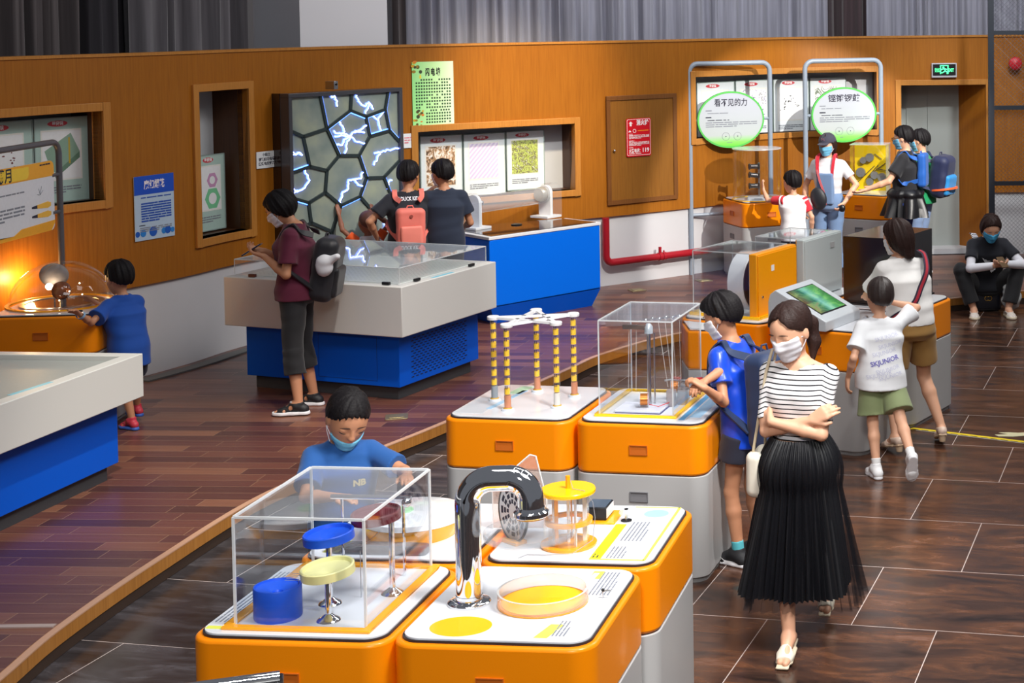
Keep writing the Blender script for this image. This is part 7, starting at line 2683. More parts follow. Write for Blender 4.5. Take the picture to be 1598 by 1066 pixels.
    def sleeves(s, material, t0, t1, infl=0.006, name='sleeve'):
        k = s.h / 1.6
        for q in (0, 1):
            def at(t):
                return s.shoulder[q] + (s.elbow[q] - s.shoulder[q]) * t if t <= 1 else s.elbow[q] + (s.wrist[q] - s.elbow[q]) * (t - 1)
            ps = [at(t0)] + ([s.elbow[q]] if t0 < 1 < t1 else []) + [at(t1)]
            F = Field(np.min(ps, 0) - .08, np.max(ps, 0) + .08, max(.005, s.res * .8))
            for a, b in zip(ps[:-1], ps[1:]):
                F.add(flat(a, b, .036 * k + infl, (.034 if b is not ps[-1] else .026) * k + infl), .008)
            if len(ps) == 3:
                F.add(ell(ps[1], V3(1, 1, 1) * (.034 * k + infl)), .01)
            F.folds(.002, q)
            F.build(name, material, s.e)
    def pants(s, material, t=0.6, infl=0.014, flare=0.01, waist=0.12, name='shorts', seed=3, folds=.004, hipk=1.0):
        """t: 0..1 down the thigh, 1..2 down the calf"""
        k = s.h / 1.6
        T = s.shz - s.hipz
        S = [x for x in s.secs(infl) if x[0] < s.hipz + T * waist * 1.2 + .02]
        zt = s.hipz + T * waist
        c = s.S(zt)
        last = S[-1]
        S = [x for x in S if x[0] < zt - .01] + [(zt, c[0], c[1], last[3], last[4])]
        ps = []
        for q in (0, 1):
            ps += [s.hip[q], s.knee[q]] + ([s.ankle[q]] if t > 1 else [])
        P = np.array(ps)
        lo, hi = P.min(0) - .17, P.max(0) + .17
        hi[2] = max(zt + .03, P[:, 2].max() + .12)
        F = Field(lo, hi, s.res)
        F.add(loft(S), 0)
        for q in (0, 1):
            a, b = s.hip[q], s.knee[q]
            ra = .074 * k * s.fat + infl
            if t <= 1:
                F.add(flat(a, a + (b - a) * t, ra, (.074 - .028 * t) * k * s.fat + infl + flare), .015)
            else:
                F.add(cone(a, b, ra, .048 * k * s.fat + infl), .015)
                cc = b + (s.ankle[q] - b) * (t - 1)
                F.add(flat(b, cc, .048 * k * s.fat + infl, (.048 - .012 * (t - 1)) * k * s.fat + infl + flare), .015)
        F.folds(folds, seed, 1.2)
        F.clip(V3(0, 0, zt), V3(0, 0, 1)) if s.hipz > .35 else None
        return F.build(name, material, s.e)
    def hair(s, material=None, style='short', seed=1):
        hh = s.hh
        R = s.HR
        material = material or HAIRM
        lo, hi = s.HC - hh * 1.0, s.HC + hh * 0.85
        if style in ('pony', 'long', 'bob'):
            lo = lo - V3(.05, .05, .12)
        F = Field(lo, hi, s.res * .8)
        th = {'short': .06, 'crop': .045, 'bob': .07, 'pony': .04, 'long': .055, 'kid': .06, 'shaved': .01}[style]
        F.add(ell(s.hp(0, -.06, .14), V3(.345 + th * (.5 if style == 'crop' else .8), .42 + th, .365 + th * 1.1) * hh, R), 0)
        if style in ('short', 'kid', 'crop'):
            F.add(ell(s.hp(0, -.12, -.02), V3(.33 + th * .5, .36 + th * .4, .30) * hh, R), .02)
        if style == 'kid':
            F.add(ell(s.hp(0, .08, .30), V3(.30, .30, .17) * hh, R), .03)
        if style == 'bob':
            F.add(ell(s.hp(0, -.10, -.02), V3(.40, .42, .36) * hh, R), .03)
        if style == 'long':
            F.add(ell(s.hp(0, -.12, -.10), V3(.40, .40, .42) * hh, R), .03)
            F.add(cone(s.hp(0, -.25, -.1), s.hp(0, -.30, -.55), .24 * hh, .17 * hh), .04)
        r = np.random.RandomState(seed)
        X, Y, Z = F.grid((slice(None),) * 3)
        x, y, z = [((X - s.HC[0]) * R[0][i] + (Y - s.HC[1]) * R[1][i] + (Z - s.HC[2]) * R[2][i]) / hh for i in range(3)]
        az = np.arctan2(x, -y - .06 + 0 * z)
        wob = np.sin(9 * az + seed) + .7 * np.sin(17 * az + 5 * z + 2 * seed) + .5 * np.sin(31 * az + 7 * z)
        am = {'short': .013, 'crop': .005, 'bob': .010, 'pony': .004, 'long': .010, 'kid': .011, 'shaved': 0}[style]
        F.F += (am * hh * (wob + .8 * np.sin(23 * x + 3 * seed) * np.sin(19 * y + seed))).astype(np.float32)
        jag = .018 * (np.sin(26 * az + seed) + np.sin(47 * az + 2)) * (style != 'pony')
        def cl(x0, y0, z0, ny, nz, j=1.0):
            n_ = sqrt(ny * ny + nz * nz)
            F.F = np.maximum(F.F, (((y - y0) * ny + (z - z0) * nz) / n_ * hh + jag * j * hh).astype(np.float32))
        fr = {'short': .27, 'crop': .31, 'bob': .22, 'pony': .43, 'long': .27, 'kid': .19, 'shaved': .3}[style]
        if style in ('pony', 'long'):
            F.F = np.maximum(F.F, (((y - .30) * .83 - (z - fr) * .56 - 1.5 * x * x + (.05 * np.exp(-(x + .04) ** 2 * 900) if style == 'pony' else 0)) * hh).astype(np.float32))
        else:
            cl(0, .30, fr, .83, -.56)
        if style in ('short', 'crop', 'kid', 'shaved', 'pony'):
            cl(0, -.02 if style == 'crop' else -.05, -.03 if style != 'crop' else .0, .62, -.78, .6)
            cl(0, 0, -.27, 0, -1, .8)
        elif style == 'bob':
            cl(0, 0, -.34, .2, -1)
            cl(0, .16, 0, 1, -.5)
        elif style == 'long':
            cl(0, .12, 0, 1, -.45, .4)
        if style == 'pony':
            F.F = np.maximum(F.F, (.006 * hh - np.sqrt((x + .03) ** 2 + np.maximum(0, -(y + .1)) ** 2 + 0 * z) * hh * .35 + F.F * 0 - .0).astype(np.float32) * 0 + F.F)
        if style == 'pony':
            p = [s.hp(0, -.46, .06)]
            p += [p[0] + np.array(o) * hh for o in ((-.10, -.10, -.16), (-.16, -.10, -.50), (-.16, -.02, -.80))]
            for a, b, ra, rb in ((p[0], p[1], .10, .13), (p[1], p[2], .13, .12), (p[2], p[3], .12, .05)):
                F.add(cone(a, b, ra * hh, rb * hh), .02)
        s.hair_ob = F.build('hair', material, s.e)
        return s.hair_ob
    def mask(s, material=None, chin=False):
        material = material or MASKW
        hh = s.hh
        R = s.HR
        F = Field(s.HC - hh * .8, s.HC + hh * .7, min(.005, s.res * .7))
        dz = -.16 if chin else 0.0
        F.add(ell(s.hp(0, .10, -.08), V3(.29, .29, .36) * hh + .007, R), 0)
        F.add(cone(s.hp(0, .10, -.12), s.hp(0, .24, -.36), .25 * hh + .009, .12 * hh + .010), .03)
        if not chin:
            F.add(cone(s.hp(0, .33, .0), s.hp(0, .43, -.13), .05 * hh, .07 * hh), .03)
        F.clip(s.hp(0, .44, -.015 + dz * 1.35), R @ unit(V3(0, .15, 1)))
        F.clip(s.hp(0, .1, -.455), R @ V3(0, 0, -1))
        F.clip(s.hp(0, .16, 0), R @ V3(0, -1, .12))
        X, Y, Z = F.grid((slice(None),) * 3)
        zl = (X - s.HC[0]) * R[0][2] + (Y - s.HC[1]) * R[1][2] + (Z - s.HC[2]) * R[2][2]
        F.F += (0.0012 * np.sin(zl / hh * 48)).astype(np.float32)
        F.build('face_mask', material, s.e)
        m = MB()
        for q in (-1, 1):
            for z in ((-.05, -.30) if not chin else (-.26, -.38)):
                m.tube([tuple(s.hp(q * .275, .17, z)), tuple(s.hp(q * .34, .06, z * .5 - .02)), tuple(s.hp(q * .365, -.05, -.02 + z * .1))], .0018, 5)
        m.build('ear_loops', MASKW, s.e)
    def project_text(s, target, txt, size, cx, cz, material, side=1, name='print', bold=0.0, width=None, rot=0.0):
        """print laid on the front (side=1) or back (side=-1) of a garment"""
        bpy.context.view_layer.update()
        me = target.data
        bv = BVHTree.FromPolygons([v.co.copy() for v in me.vertices], [tuple(p.vertices) for p in me.polygons])
        o = text_mesh(txt, size, name, material, target, (0, 0, 0), bold, width=width)
        c, s_ = cos(rot), sin(rot)
        for v in o.data.vertices:
            x, z = v.co.x * c - v.co.y * s_, v.co.x * s_ + v.co.y * c
            x = cx + (x if side < 0 else -x)
            z = cz + z
            hit = bv.ray_cast(Vector((x, side * 1.5, z)), Vector((0, -side, 0)))
            y = hit[0].y if hit[0] is not None else 0
            v.co = (x, y + side * .003, z)
        return o
    def world(s, p):
        r = s.e.rotation_euler.z
        return Vector((s.e.location.x + p[0] * cos(r) - p[1] * sin(r), s.e.location.y + p[0] * sin(r) + p[1] * cos(r), s.e.location.z + p[2]))
    def item(s, name, label, cat, group=None):
        """a thing carried by the figure, sharing its place and heading but standing on its own"""
        return thing(name, label, cat, s.e.location.copy(), s.e.rotation_euler.z, group)

def ribbon(par, pts, w, material, name, nrm=None, th=.003):
    P_ = catmull([Vector(p) for p in pts], 6)
    vs = []
    for i, p in enumerate(P_):
        d = (P_[min(i + 1, len(P_) - 1)] - P_[max(i - 1, 0)]).normalized()
        n_ = Vector(nrm) if nrm is not None else Vector((0, -1, 0))
        s_ = d.cross(n_)
        if s_.length < .2:
            s_ = d.cross(Vector((0, -.3, 1)))
        s_.normalize()
        n2 = s_.cross(d)
        for a, b_ in ((-1, -1), (1, -1), (1, 1), (-1, 1)):
            vs.append(p + s_ * (w / 2 * a) + n2 * (th * b_))
    fs = []
    for i in range(len(P_) - 1):
        for k in range(4):
            fs.append((4 * i + k, 4 * i + (k + 1) % 4, 4 * i + 4 + (k + 1) % 4, 4 * i + 4 + k))
    fs += [(0, 1, 2, 3), tuple(4 * (len(P_) - 1) + i for i in (3, 2, 1, 0))]
    m = MB()
    m.add(vs, fs)
    return m.build(name, material, par, smooth=40)

def backpack(p, label, mats, w=.27, d=.15, h=.40, z=None, off=0.0, tilt=0.0, x=0.0, straps=True, res=.007, pocket=True, strapm=None, seed=2):
    """backpack on the back of a figure: body, pocket, straps"""
    e = p.item('backpack', label, 'backpack')
    zc = (p.shz - h * .42) if z is None else z
    c = p.S(max(zc, p.hipz + .01))
    k = p.h / 1.6
    yb = c[1] - (.062 * p.h * p.fat + .028) - d / 2 - off
    R = rotx(tilt)
    C = V3(c[0] + x, yb, zc)
    F = Field(C - V3(w, d, h) * .85, C + V3(w, d, h) * .85, res)
    F.add(rbox(C, V3(w / 2, d / 2, h / 2), min(w, d) * .36, R), 0)
    F.folds(.004, seed)
    body = F.build('bag_body', mats[0], e)
    if pocket:
        F = Field(C - V3(w, d, h) * .8 - .02, C + V3(w, d, h) * .6, res)
        F.add(rbox(C + R @ V3(0, -d * .42, -h * .18), V3(w * .38, d * .22, h * .24), d * .15, R), 0)
        F.folds(.003, seed + 1)
        F.build('front_pocket', mats[1], e)
    MB().tube([tuple(C + R @ V3(-.03, d * .2, h * .48)), tuple(C + R @ V3(-.02, d * .2, h * .55)), tuple(C + R @ V3(.02, d * .2, h * .55)), tuple(C + R @ V3(.03, d * .2, h * .48))], .006, 8).build('grab_loop', strapm or mats[0], e)
    if straps:
        for q, sg in ((0, -1), (1, 1)):
            sx = p.shoulder[q][0] - sg * .035 * k - x * .5
            sy = p.shoulder[q][1]
            r = .038 * k * p.fat + .022
            pts = [V3(sx * .7 + C[0] * .3, yb + d * .4, p.shz - .03), V3(sx, sy - r * 1.1, p.shz + .0), V3(sx, sy - .01, p.shz + r * .92), V3(sx, sy + r * 1.1, p.shz - .01), V3(sx, sy + r * 1.4, p.shz - .10 * k),
                   V3(sx + sg * .02, sy + r * 1.1, p.shz - .20 * k), V3(sx + sg * .062 * k, sy + .0, p.shz - .27 * k), V3(C[0] + sg * w * .42, yb + d * .3, zc - h * .30)]
            ribbon(e, [tuple(x) for x in pts], .042, strapm or mats[0], 'strap', None, .004)
    return e, C, R
# ================================================================ the visitors
def w2l(pos, yaw, w):
    a = radians(yaw)
    dx, dy = w[0] - pos[0], w[1] - pos[1]
    return V3(dx * cos(a) + dy * sin(a), -dx * sin(a) + dy * cos(a), w[2] - pos[2])
def foot(pos, yaw, px, py, z=0.0, zf=0.0, fy=0, fp=0, dy=-0.05):
    """foot whose middle is seen at a picture spot"""
    w = G(px, py, z)
    l = w2l(pos, yaw, w)
    return (l[0], l[1] + dy, zf, fy, fp)
def stripes(name, base, ink, period=0.021, duty=0.26):
    t = NT(name)
    tc = t.n('TexCoord')
    sp = t.n('SeparateXYZ')
    t.l(tc.outputs['Object'], sp.inputs[0])
    ab = t.math('ABSOLUTE', sp.outputs[0])
    zz = t.math('ADD', sp.outputs[2], t.math('MULTIPLY', t.math('MAXIMUM', t.math('SUBTRACT', ab, 0.13), 0.0), 0.5))
    fr = t.math('FRACT', t.math('DIVIDE', zz, period))
    st = t.math('LESS_THAN', fr, duty)
    t.l(t.mix(st, base, ink), t.b.inputs['Base Color'])
    t.b.inputs['Roughness'].default_value = 0.8
    return t.m
def cloth(name, c, rough=0.85, **k):
    return mat(name, rgb(*c), rough, noise=k.pop('noise', 0.06), nscale=18, bump=0.15, sheen=0.15, **k)

WSOLE = mat('white_sole', rgb(232, 232, 236), 0.5)
BSOLE = mat('black_sole', rgb(24, 24, 26), 0.6)

# ---- woman in the striped top, arms crossed, in front at the right
pos, yaw = (-0.30, 7.27, 0.0), 163
H = Person('person in a striped top and long black pleated skirt with crossed arms', 1.545, pos, yaw, res=0.0052, head_h=0.242,
           head=(-20, 22, 3), sex='f', lean=(0.0, 0.0), fat=0.93,
           feet=[foot(pos, yaw, 1286, 962, 0, 0.055, 10, -22, -0.07), foot(pos, yaw, 1228, 1030, 0, 0.035, 8, -12, -0.03)],
           hands=[V3(.085, .140, 1.020), V3(-.095, .115, 1.03)], elbows=[V3(-.9, .15, -.9), V3(.9, .15, -.9)],
           hand_dir=[V3(.7, -.75, .1), V3(-.8, .0, .5)], hand_n=[V3(-.4, -.9, -.1), V3(-.3, -.95, -.1)], curl=(.3, .5), skin=SKIN)
H.face(lips=False)
H.hair(HAIRB, 'pony', 3)
H.mask()
sh = H.shirt(stripes('black_white_stripes', rgb(236, 234, 236), rgb(24, 22, 30)), hem=-0.02 + .30, sleeve=0.80, infl=0.010, loose=0.004, folds=.0022, vneck=.055, name='striped_top', seed=4)
# neckline piping
m = MB()
n0 = H.neck0
# pleated skirt
def skirt(p, z0, z1, r0, r1, material, name, pl=64, amp=.010, seed=1, c1=(0, 0), ys=.82, hemw=.0):
    rnd = random.Random(seed)
    N = pl * 6
    rows = 26
    vs, fs = [], []
    ph = [rnd.uniform(0, 6.28) for _ in range(5)]
    c0 = p.S(p.hipz)
    for j in range(rows + 1):
        f = j / rows
        z = z0 + (z1 - z0) * f
        for i in range(N):
            a = 2 * pi * i / N
            hipf = r0 + (r1 - r0) * (f ** .85) + .028 * sin(pi * min(1, f * 3.2)) * (1 if f < .32 else 0)
            big = 1 + f * .10 * sin(3 * a + ph[0]) + f * .06 * sin(7 * a + ph[1] + 2 * f)
            r = hipf * big + amp * (0.35 + 1.2 * f) * sin(pl * a + 1.2 * sin(5 * a + ph[2]) + f * 1.2 * sin(a * 2 + ph[3]))
            zz = z + hemw * f * sin(2 * a + ph[4]) * .5
            vs.append((c0[0] + c1[0] * f + r * cos(a), c0[1] + c1[1] * f + r * ys * sin(a), zz))
    for j in range(rows):
        for i in range(N):
            fs.append((j * N + i, j * N + (i + 1) % N, (j + 1) * N + (i + 1) % N, (j + 1) * N + i))
    mb = MB()
    mb.add(vs, fs)
    return mb.build(name, material, p.e, smooth=60)
PLEAT = mat('black_pleat', rgb(13, 14, 19), 0.5, noise=0.2, nscale=40, spec=0.4)
skirt(H, 0.935, 0.255, .122, .235, PLEAT, 'pleated_skirt', 60, .0085, 2, (0.02, .0), 1.16)
TUL = mat('black_tulle', rgb(20, 20, 26), 0.7, alpha=0.38, spec=0.2)
skirt(H, 0.925, 0.205, .128, .258, TUL, 'tulle_overskirt', 34, .012, 5, (-.0, -.0), 1.16, .05)
H.shoes(mat('cream_leather', rgb(236, 228, 210), 0.4), mat('cream_sole', rgb(220, 206, 180), 0.5), 'mule', heel=.045)
# white shoulder bag on her right side
b = H.item('shoulder_bag', 'small cream shoulder bag hanging at the side of the person in the striped top', 'handbag')
bc = w2l(pos, yaw, G(1186, 738, 0.80)) * 0 + V3(.185, .02, .76)
F = Field(bc - .2, bc + .2, .006)
F.add(rbox(bc, V3(.042, .095, .105), .035), 0)
F.cut(ell(bc + V3(0, 0, .125), V3(.1, .05, .06)), .02)
F.build('bag_body', mat('cream_bag', rgb(236, 230, 214), 0.4), b)
MB().tube([tuple(bc + V3(0, -.07, .08)), tuple(bc + V3(.0, -.07, .20)), (.175, -.07, 1.05), (.155, -.07, 1.20), (.125, -.045, 1.30), (.12, .02, 1.315), (.135, .065, 1.22), (.18, .06, .98), tuple(bc + V3(.01, .07, .08))], .007, 8).build('bag_strap', mat('beige_strap', rgb(206, 190, 160), 0.5), b)
MB().ball(tuple(bc + V3(.04, .0, .075)), .012, 12).build('gold_clasp', mat('gold', rgb(214, 170, 80), 0.3, 0.9), b)

# ---- boy with navy backpack at the coil case
pos, yaw = (-0.615, 8.30, 0.0), 58
B = Person('person in a shiny blue shirt and dark shorts at the tall coil case', 1.40, pos, yaw, res=0.0058, head_h=0.228, head=(18, 22, 0), lean=(0, .085),
           feet=[foot(pos, yaw, 1148, 882, 0, 0, -6, 0, -0.02), foot(pos, yaw, 1181, 866, 0, 0, 4, 0, -0.02)], fat=.92,
           hands=[w2l(pos, yaw, G(1100, 606, 0.985)), w2l(pos, yaw, G(1092, 602, 0.99))], elbows=[V3(-.6, -.5, -1), V3(.4, -.4, -1)], hand_dir=[V3(-.2, .8, .5), None], curl=(.8, .6), skin=SKIN2)
B.face(lips=False)
B.hair(HAIRM, 'kid', 5)
B.mask()
B.shirt(mat('shiny_blue_cloth', rgb(16, 70, 206), 0.3, noise=0.25, nscale=9, bump=0.4, sheen=0.2), hem=-.16, sleeve=.62, infl=.014, loose=.018, folds=.005, seed=7)
B.pants(cloth('navy_shorts_cloth', (28, 30, 48)), t=.42, infl=.020, flare=.022)
B.sock(mat('teal_sock', rgb(84, 178, 190), 0.8), .80)
B.shoes(mat('black_knit', rgb(26, 26, 30), 0.7), WSOLE)
swm = MB()
a, R = B.foot_frame(0)
k_ = B.h / 1.6
sp_ = [(-.052, .0, -.040), (-.056, .035, -.052), (-.058, .06, -.048), (-.052, .115, -.022), (-.0575, .06, -.040), (-.055, .03, -.042)]
swm.add([tuple(a + R @ V3(x * k_ - .003, y * k_, z * k_)) for x, y, z in sp_], [(0, 1, 5), (1, 2, 4, 5), (2, 3, 4)])
swm.build('white_swoosh', mat('white_mark', rgb(240, 240, 242), 0.5), B.e, smooth=0)
NAVY = cloth('navy_nylon', (22, 42, 78), 0.6)
backpack(B, 'large navy backpack on the back of the person in the shiny blue shirt', (NAVY, cloth('navy_nylon_dark', (14, 30, 60), 0.6)), .30, .17, .50, z=B.shz - .24, tilt=-.06, res=.0065)

# ---- boy in white shirt and green shorts, walking
pos, yaw = (0.09, 9.90, 0.0), 14
N = Person('person in a white printed shirt and green shorts, hand raised to the head', 1.205, pos, yaw, res=0.006, head_h=0.222, head=(8, 4, 6), lean=(-.0, .02),
           feet=[foot(pos, yaw, 1366, 744, 0, 0, 6, 0, -0.03), (0.10, -.33, .12, -8, -62)], knees=[V3(0, 1, 0), V3(.1, 1, -.1)], fat=.97,
           hands=[V3(-.20, .03, .60), V3(.095, .10, 1.04)], elbows=[V3(-.3, -1, 0), V3(1, -.2, -.8)], hand_dir=[V3(-.05, .1, -1), V3(-.5, .0, .85)], curl=(.5, .3), skin=SKIN)
N.hair(mat('brown_black_hair', rgb(46, 36, 34), 0.45, noise=0.3, nscale=60, bump=0.5), 'crop', 6)
sh = N.shirt(cloth('white_jersey', (232, 234, 238)), hem=-.16, sleeve=.72, infl=.016, loose=.024, folds=.006, seed=9, flare=.03)
PURP = mat('violet_print', rgb(120, 116, 190), 0.7)
PALV = mat('pale_violet_print', rgb(206, 208, 228), 0.7)
N.project_text(sh, 'SKJUNIOR', .040, 0.0, .72, PURP, -1, 'shirt_print', .001, rot=.22)
for k, (x, z) in enumerate(((.02, .86), (.04, .815), (.0, .77), (.015, .67), (.03, .63), (-.04, .64))):
    N.project_text(sh, 'SKJUNIOR', .034, x, z, PALV, -1, 'faded_print', .0, rot=.2)
N.pants(cloth('sage_green_cloth', (134, 146, 104)), t=.80, infl=.022, flare=.030, seed=4, folds=.006)
N.sock(mat('white_sock', rgb(232, 232, 232), 0.8), .80)
N.shoes(mat('white_mesh_shoe', rgb(236, 236, 238), 0.6), WSOLE)

# ---- woman in white T shirt and tan shorts
pos, yaw = (0.30, 10.55, 0.0), 24
M_ = Person('person in a white shirt and tan shorts standing at the touch screen', 1.475, pos, yaw, res=0.0062, head_h=0.226, head=(26, 14, 0), sex='f', lean=(-.02, .09), fat=1.03,
            feet=[foot(pos, yaw, 1396, 706, 0, 0.04, 8, -14, -0.02), foot(pos, yaw, 1467, 693, 0, 0.05, -18, -20, -0.02)],
            hands=[w2l(pos, yaw, (.02, 10.90, .93)), w2l(pos, yaw, (.14, 10.97, .96))], elbows=[V3(-.8, -.3, -.8), V3(.8, -.4, -.8)], skin=SKIN)
M_.hair(HAIRB, 'long', 8)
M_.mask()
M_.shirt(cloth('white_cotton', (234, 232, 230)), hem=.10, sleeve=.75, infl=.018, loose=.022, folds=.005, seed=11, flare=.02)
M_.pants(cloth('tan_cloth', (164, 124, 66)), t=.66, infl=.018, flare=.022, waist=.18, seed=5)
M_.shoes(mat('nude_leather', rgb(222, 196, 178), 0.4), mat('nude_sole', rgb(206, 180, 150), 0.5), 'strap', heel=.045)
b = M_.item('bag_strap', 'red and navy striped bag strap across the back of the person in white', 'bag strap')
SR = NT('striped_strap')
tc = SR.n('TexCoord')
sp = SR.n('SeparateXYZ')
SR.l(tc.outputs['Object'], sp.inputs[0])
sh_z, T_ = M_.shz, M_.shz - M_.hipz
def back_pt(x, z, o=.012):
    return V3(x, M_.S(z)[1] - (.062 * M_.h * M_.fat + .030) - o, z)
pts = [V3(.115, M_.S(sh_z)[1] + .03, sh_z + .075), V3(.115, M_.S(sh_z)[1] - .05, sh_z + .055), back_pt(.085, sh_z - .03, .012), back_pt(.03, sh_z - .13, .014), back_pt(-.04, sh_z - .24, .010), V3(-.155, M_.S(M_.hipz + .1)[1] - .06, M_.hipz + .10), V3(-.185, M_.S(M_.hipz + .1)[1] + .05, M_.hipz + .02)]
ribbon(b, pts, .040, cloth('strap_navy', (46, 36, 60)), 'strap_band')
ribbon(b, [p + V3(0, -.003, .002) for p in pts], .018, cloth('strap_red', (176, 36, 56)), 'red_stripe')

# ---- boy in blue at the front left
pos, yaw = (-2.27, 6.97, 0.0), 203
Fb = Person('person in a blue shirt with a light blue mask pulled under the chin', 1.275, pos, yaw, res=0.0052, head_h=0.236, head=(8, 34, -6), lean=(.0, .07), fat=1.04,
            hands=[w2l(pos, yaw, (-1.90, 6.66, .93)), w2l(pos, yaw, (-2.16, 6.58, .87))], elbows=[V3(-.9, -.2, -.6), V3(.9, -.3, -.6)], skin=SKIN2)
Fb.face()
Fb.hair(HAIRM, 'crop', 9)
Fb.mask(MASKB, chin=True)
sh = Fb.shirt(cloth('denim_blue_jersey', (26, 84, 152)), hem=-.14, sleeve=.78, infl=.014, loose=.018, folds=.004, seed=12)
Fb.project_text(sh, 'NB', .040, -.06, Fb.shz - .13, mat('cream_print', rgb(236, 222, 170), 0.7), 1, 'chest_print', .002)
Fb.pants(cloth('dark_shorts', (36, 38, 46)), t=.9, infl=.018, flare=.015)
Fb.shoes(mat('dark_sneaker', rgb(60, 62, 70), 0.6), WSOLE)

# ---- person in maroon with phone
pos, yaw = (-3.93, 11.22, PLZ), 93
Bm = Person('person in a maroon shirt and black cropped trousers looking at a phone', 1.54, pos, yaw, res=0.0062, head_h=0.228, head=(0, 30, 0), lean=(.0, -.0), hips=(0, 0), sex='f', fat=1.0,
            feet=[foot(pos, yaw, 462, 648, PLZ, 0, 4, 0, -.02), foot(pos, yaw, 486, 632, PLZ, 0, -10, 0, -.02)],
            hands=[w2l(pos, yaw, GY(412, 400, 11.12)), w2l(pos, yaw, GY(414, 392, 11.28))], elbows=[V3(-.5, -.7, -1), V3(.5, -.7, -1)],
            hand_dir=[V3(.1, .9, .25), V3(-.1, .9, .2)], hand_n=[V3(.3, .1, 1), V3(-.3, .1, 1)], curl=(.55, .6), skin=SKIN2, head_off=(0, .045, -.01))
Bm.face(lips=False)
Bm.hair(HAIRM, 'bob', 10)
Bm.mask()
Bm.shirt(cloth('maroon_jersey', (92, 20, 50)), hem=-.05, sleeve=.72, infl=.016, loose=.020, folds=.005, seed=13)
Bm.pants(cloth('black_cloth', (24, 24, 28)), t=1.45, infl=.020, flare=.012, waist=.15, seed=6)
Bm.shoes(mat('black_sandal', rgb(26, 26, 30), 0.6), WSOLE, 'sandal')
ph = Bm.item('smartphone', 'dark smartphone held by the person in maroon', 'smartphone')
hw_ = (Bm.wrist[0] + Bm.wrist[1]) / 2 + V3(0, .085, .03)
o = MB().rr(-.036, .036, -.075, .075, .008, -.004, .004).build('phone_body', mat('phone_navy', rgb(20, 28, 60), 0.3), ph, bevel=.001)
o.location = hw_
o.rotation_euler = (radians(-32), 0, 0)
o2_ = MB().rr(-.032, .032, -.070, .070, .006, .004, .0046).build('phone_screen', mat('phone_screen', rgb(180, 190, 200), 0.2, emit=(.8, .85, 1), estr=.3), ph)
o2_.location = hw_
o2_.rotation_euler = (radians(-32), 0, 0)
BLKN = cloth('black_nylon', (26, 27, 34), 0.5)
e_, C_, R_ = backpack(Bm, 'round black backpack with a white bundle in its side, worn by the person in maroon', (BLKN, cloth('black_nylon_b', (20, 20, 26), 0.5)), .28, .17, .44, z=Bm.shz - .27, tilt=.16, seed=4)
F = Field(C_ - .25, C_ + .25, .006)
cc = C_ + V3(-.145, -.02, .04)
F.add(ell(cc, V3(.04, .06, .075)), 0)
F.add(cone(cc + V3(0, 0, .02), cc + V3(-.01, -.09, .06), .03, .022), .02)
F.folds(.004, 3, 2.0)
F.build('white_bundle', mat('white_wrap', rgb(214, 216, 222), 0.5), e_)

# ---- boy in blue at the dome
pos, yaw = (-4.87, 10.71, PLZ), 56
A_p = Person('person in a royal blue shirt leaning on the plinth with the clear dome', 1.11, pos, yaw, res=0.006, head_h=0.215, head=(10, 8, 0), lean=(0, .06), fat=.98,
             feet=[foot(pos, yaw, 204, 670, PLZ, 0, 4, 0, -.02), foot(pos, yaw, 212, 655, PLZ, 0, -4, 0, -.02)],
             hands=[w2l(pos, yaw, G(122, 489, .955)), w2l(pos, yaw, G(146, 470, .955))], elbows=[V3(-.8, -.3, -.7), V3(.8, -.3, -.7)], skin=SKIN2)
A_p.hair(HAIRM, 'short', 12)
A_p.shirt(cloth('royal_blue_jersey', (14, 74, 166)), hem=-.30, sleeve=.72, infl=.018, loose=.024, folds=.005, seed=14)
A_p.pants(cloth('navy_shorts_b', (30, 36, 60)), t=.8, infl=.018, flare=.02)
A_p.shoes(mat('red_white_sandal', rgb(206, 60, 80), 0.5), mat('blue_sandal_sole', rgb(60, 100, 190), 0.5), 'sandal')
w_, e2_ = A_p.wrist[0], A_p.elbow[0]
d_ = unit(e2_ - w_)
MB().lathe([(.026, -.010), (.028, -.010), (.028, .010), (.026, .010), (.026, -.010)], tuple(w_ + d_ * .03), 20, tuple(d_)).build('watch_band', mat('watch_blue', rgb(150, 190, 226), 0.4), A_p.e)
MB().ball(tuple(w_ + d_ * .03 + V3(0, 0, .027)), .014, 12, (1, 1, .4)).build('watch_face', BLK, A_p.e)

# ---- two boys at the lightning wall and the small child
pos, yaw = (-3.91, 13.92, PLZ), 22
D = Person('person in a black shirt with white sleeve bands at the lightning wall', 1.475, pos, yaw, res=0.0068, head_h=0.232, head=(-28, 6, 0), fat=1.08,
           hands=[V3(-.25, .10, .82), V3(.26, .12, .82)], elbows=[V3(-1, -.4, -.6), V3(1, -.4, -.6)], skin=SKIN2)
D.hair(HAIRM, 'short', 14)
D.shirt(cloth('black_jersey', (26, 28, 38)), hem=-.10, sleeve=.66, infl=.018, loose=.02, seed=15)
D.sleeves(mat('white_band', rgb(226, 226, 230), 0.7), .50, .56, .030, 'sleeve_band')
D.pants(cloth('navy_trousers', (28, 34, 54)), t=1.8, infl=.016, seed=7)
D.shoes(mat('dark_sneaker', rgb(60, 62, 70), 0.6), WSOLE)
D.project_text(D.shirt_ob, 'G.DUCK KIDS', .045, 0, D.shz - .018, mat('white_print', rgb(230, 230, 236), 0.7), -1, 'shirt_print', .0015, width=.19)
PINK = cloth('salmon_nylon', (232, 118, 104), 0.6)
e_, C_, R_ = backpack(D, 'salmon pink backpack worn by the person in black at the lightning wall', (PINK, cloth('salmon_nylon_b', (238, 132, 116), 0.6)), .24, .12, .33, z=D.shz - .25, strapm=PINK)
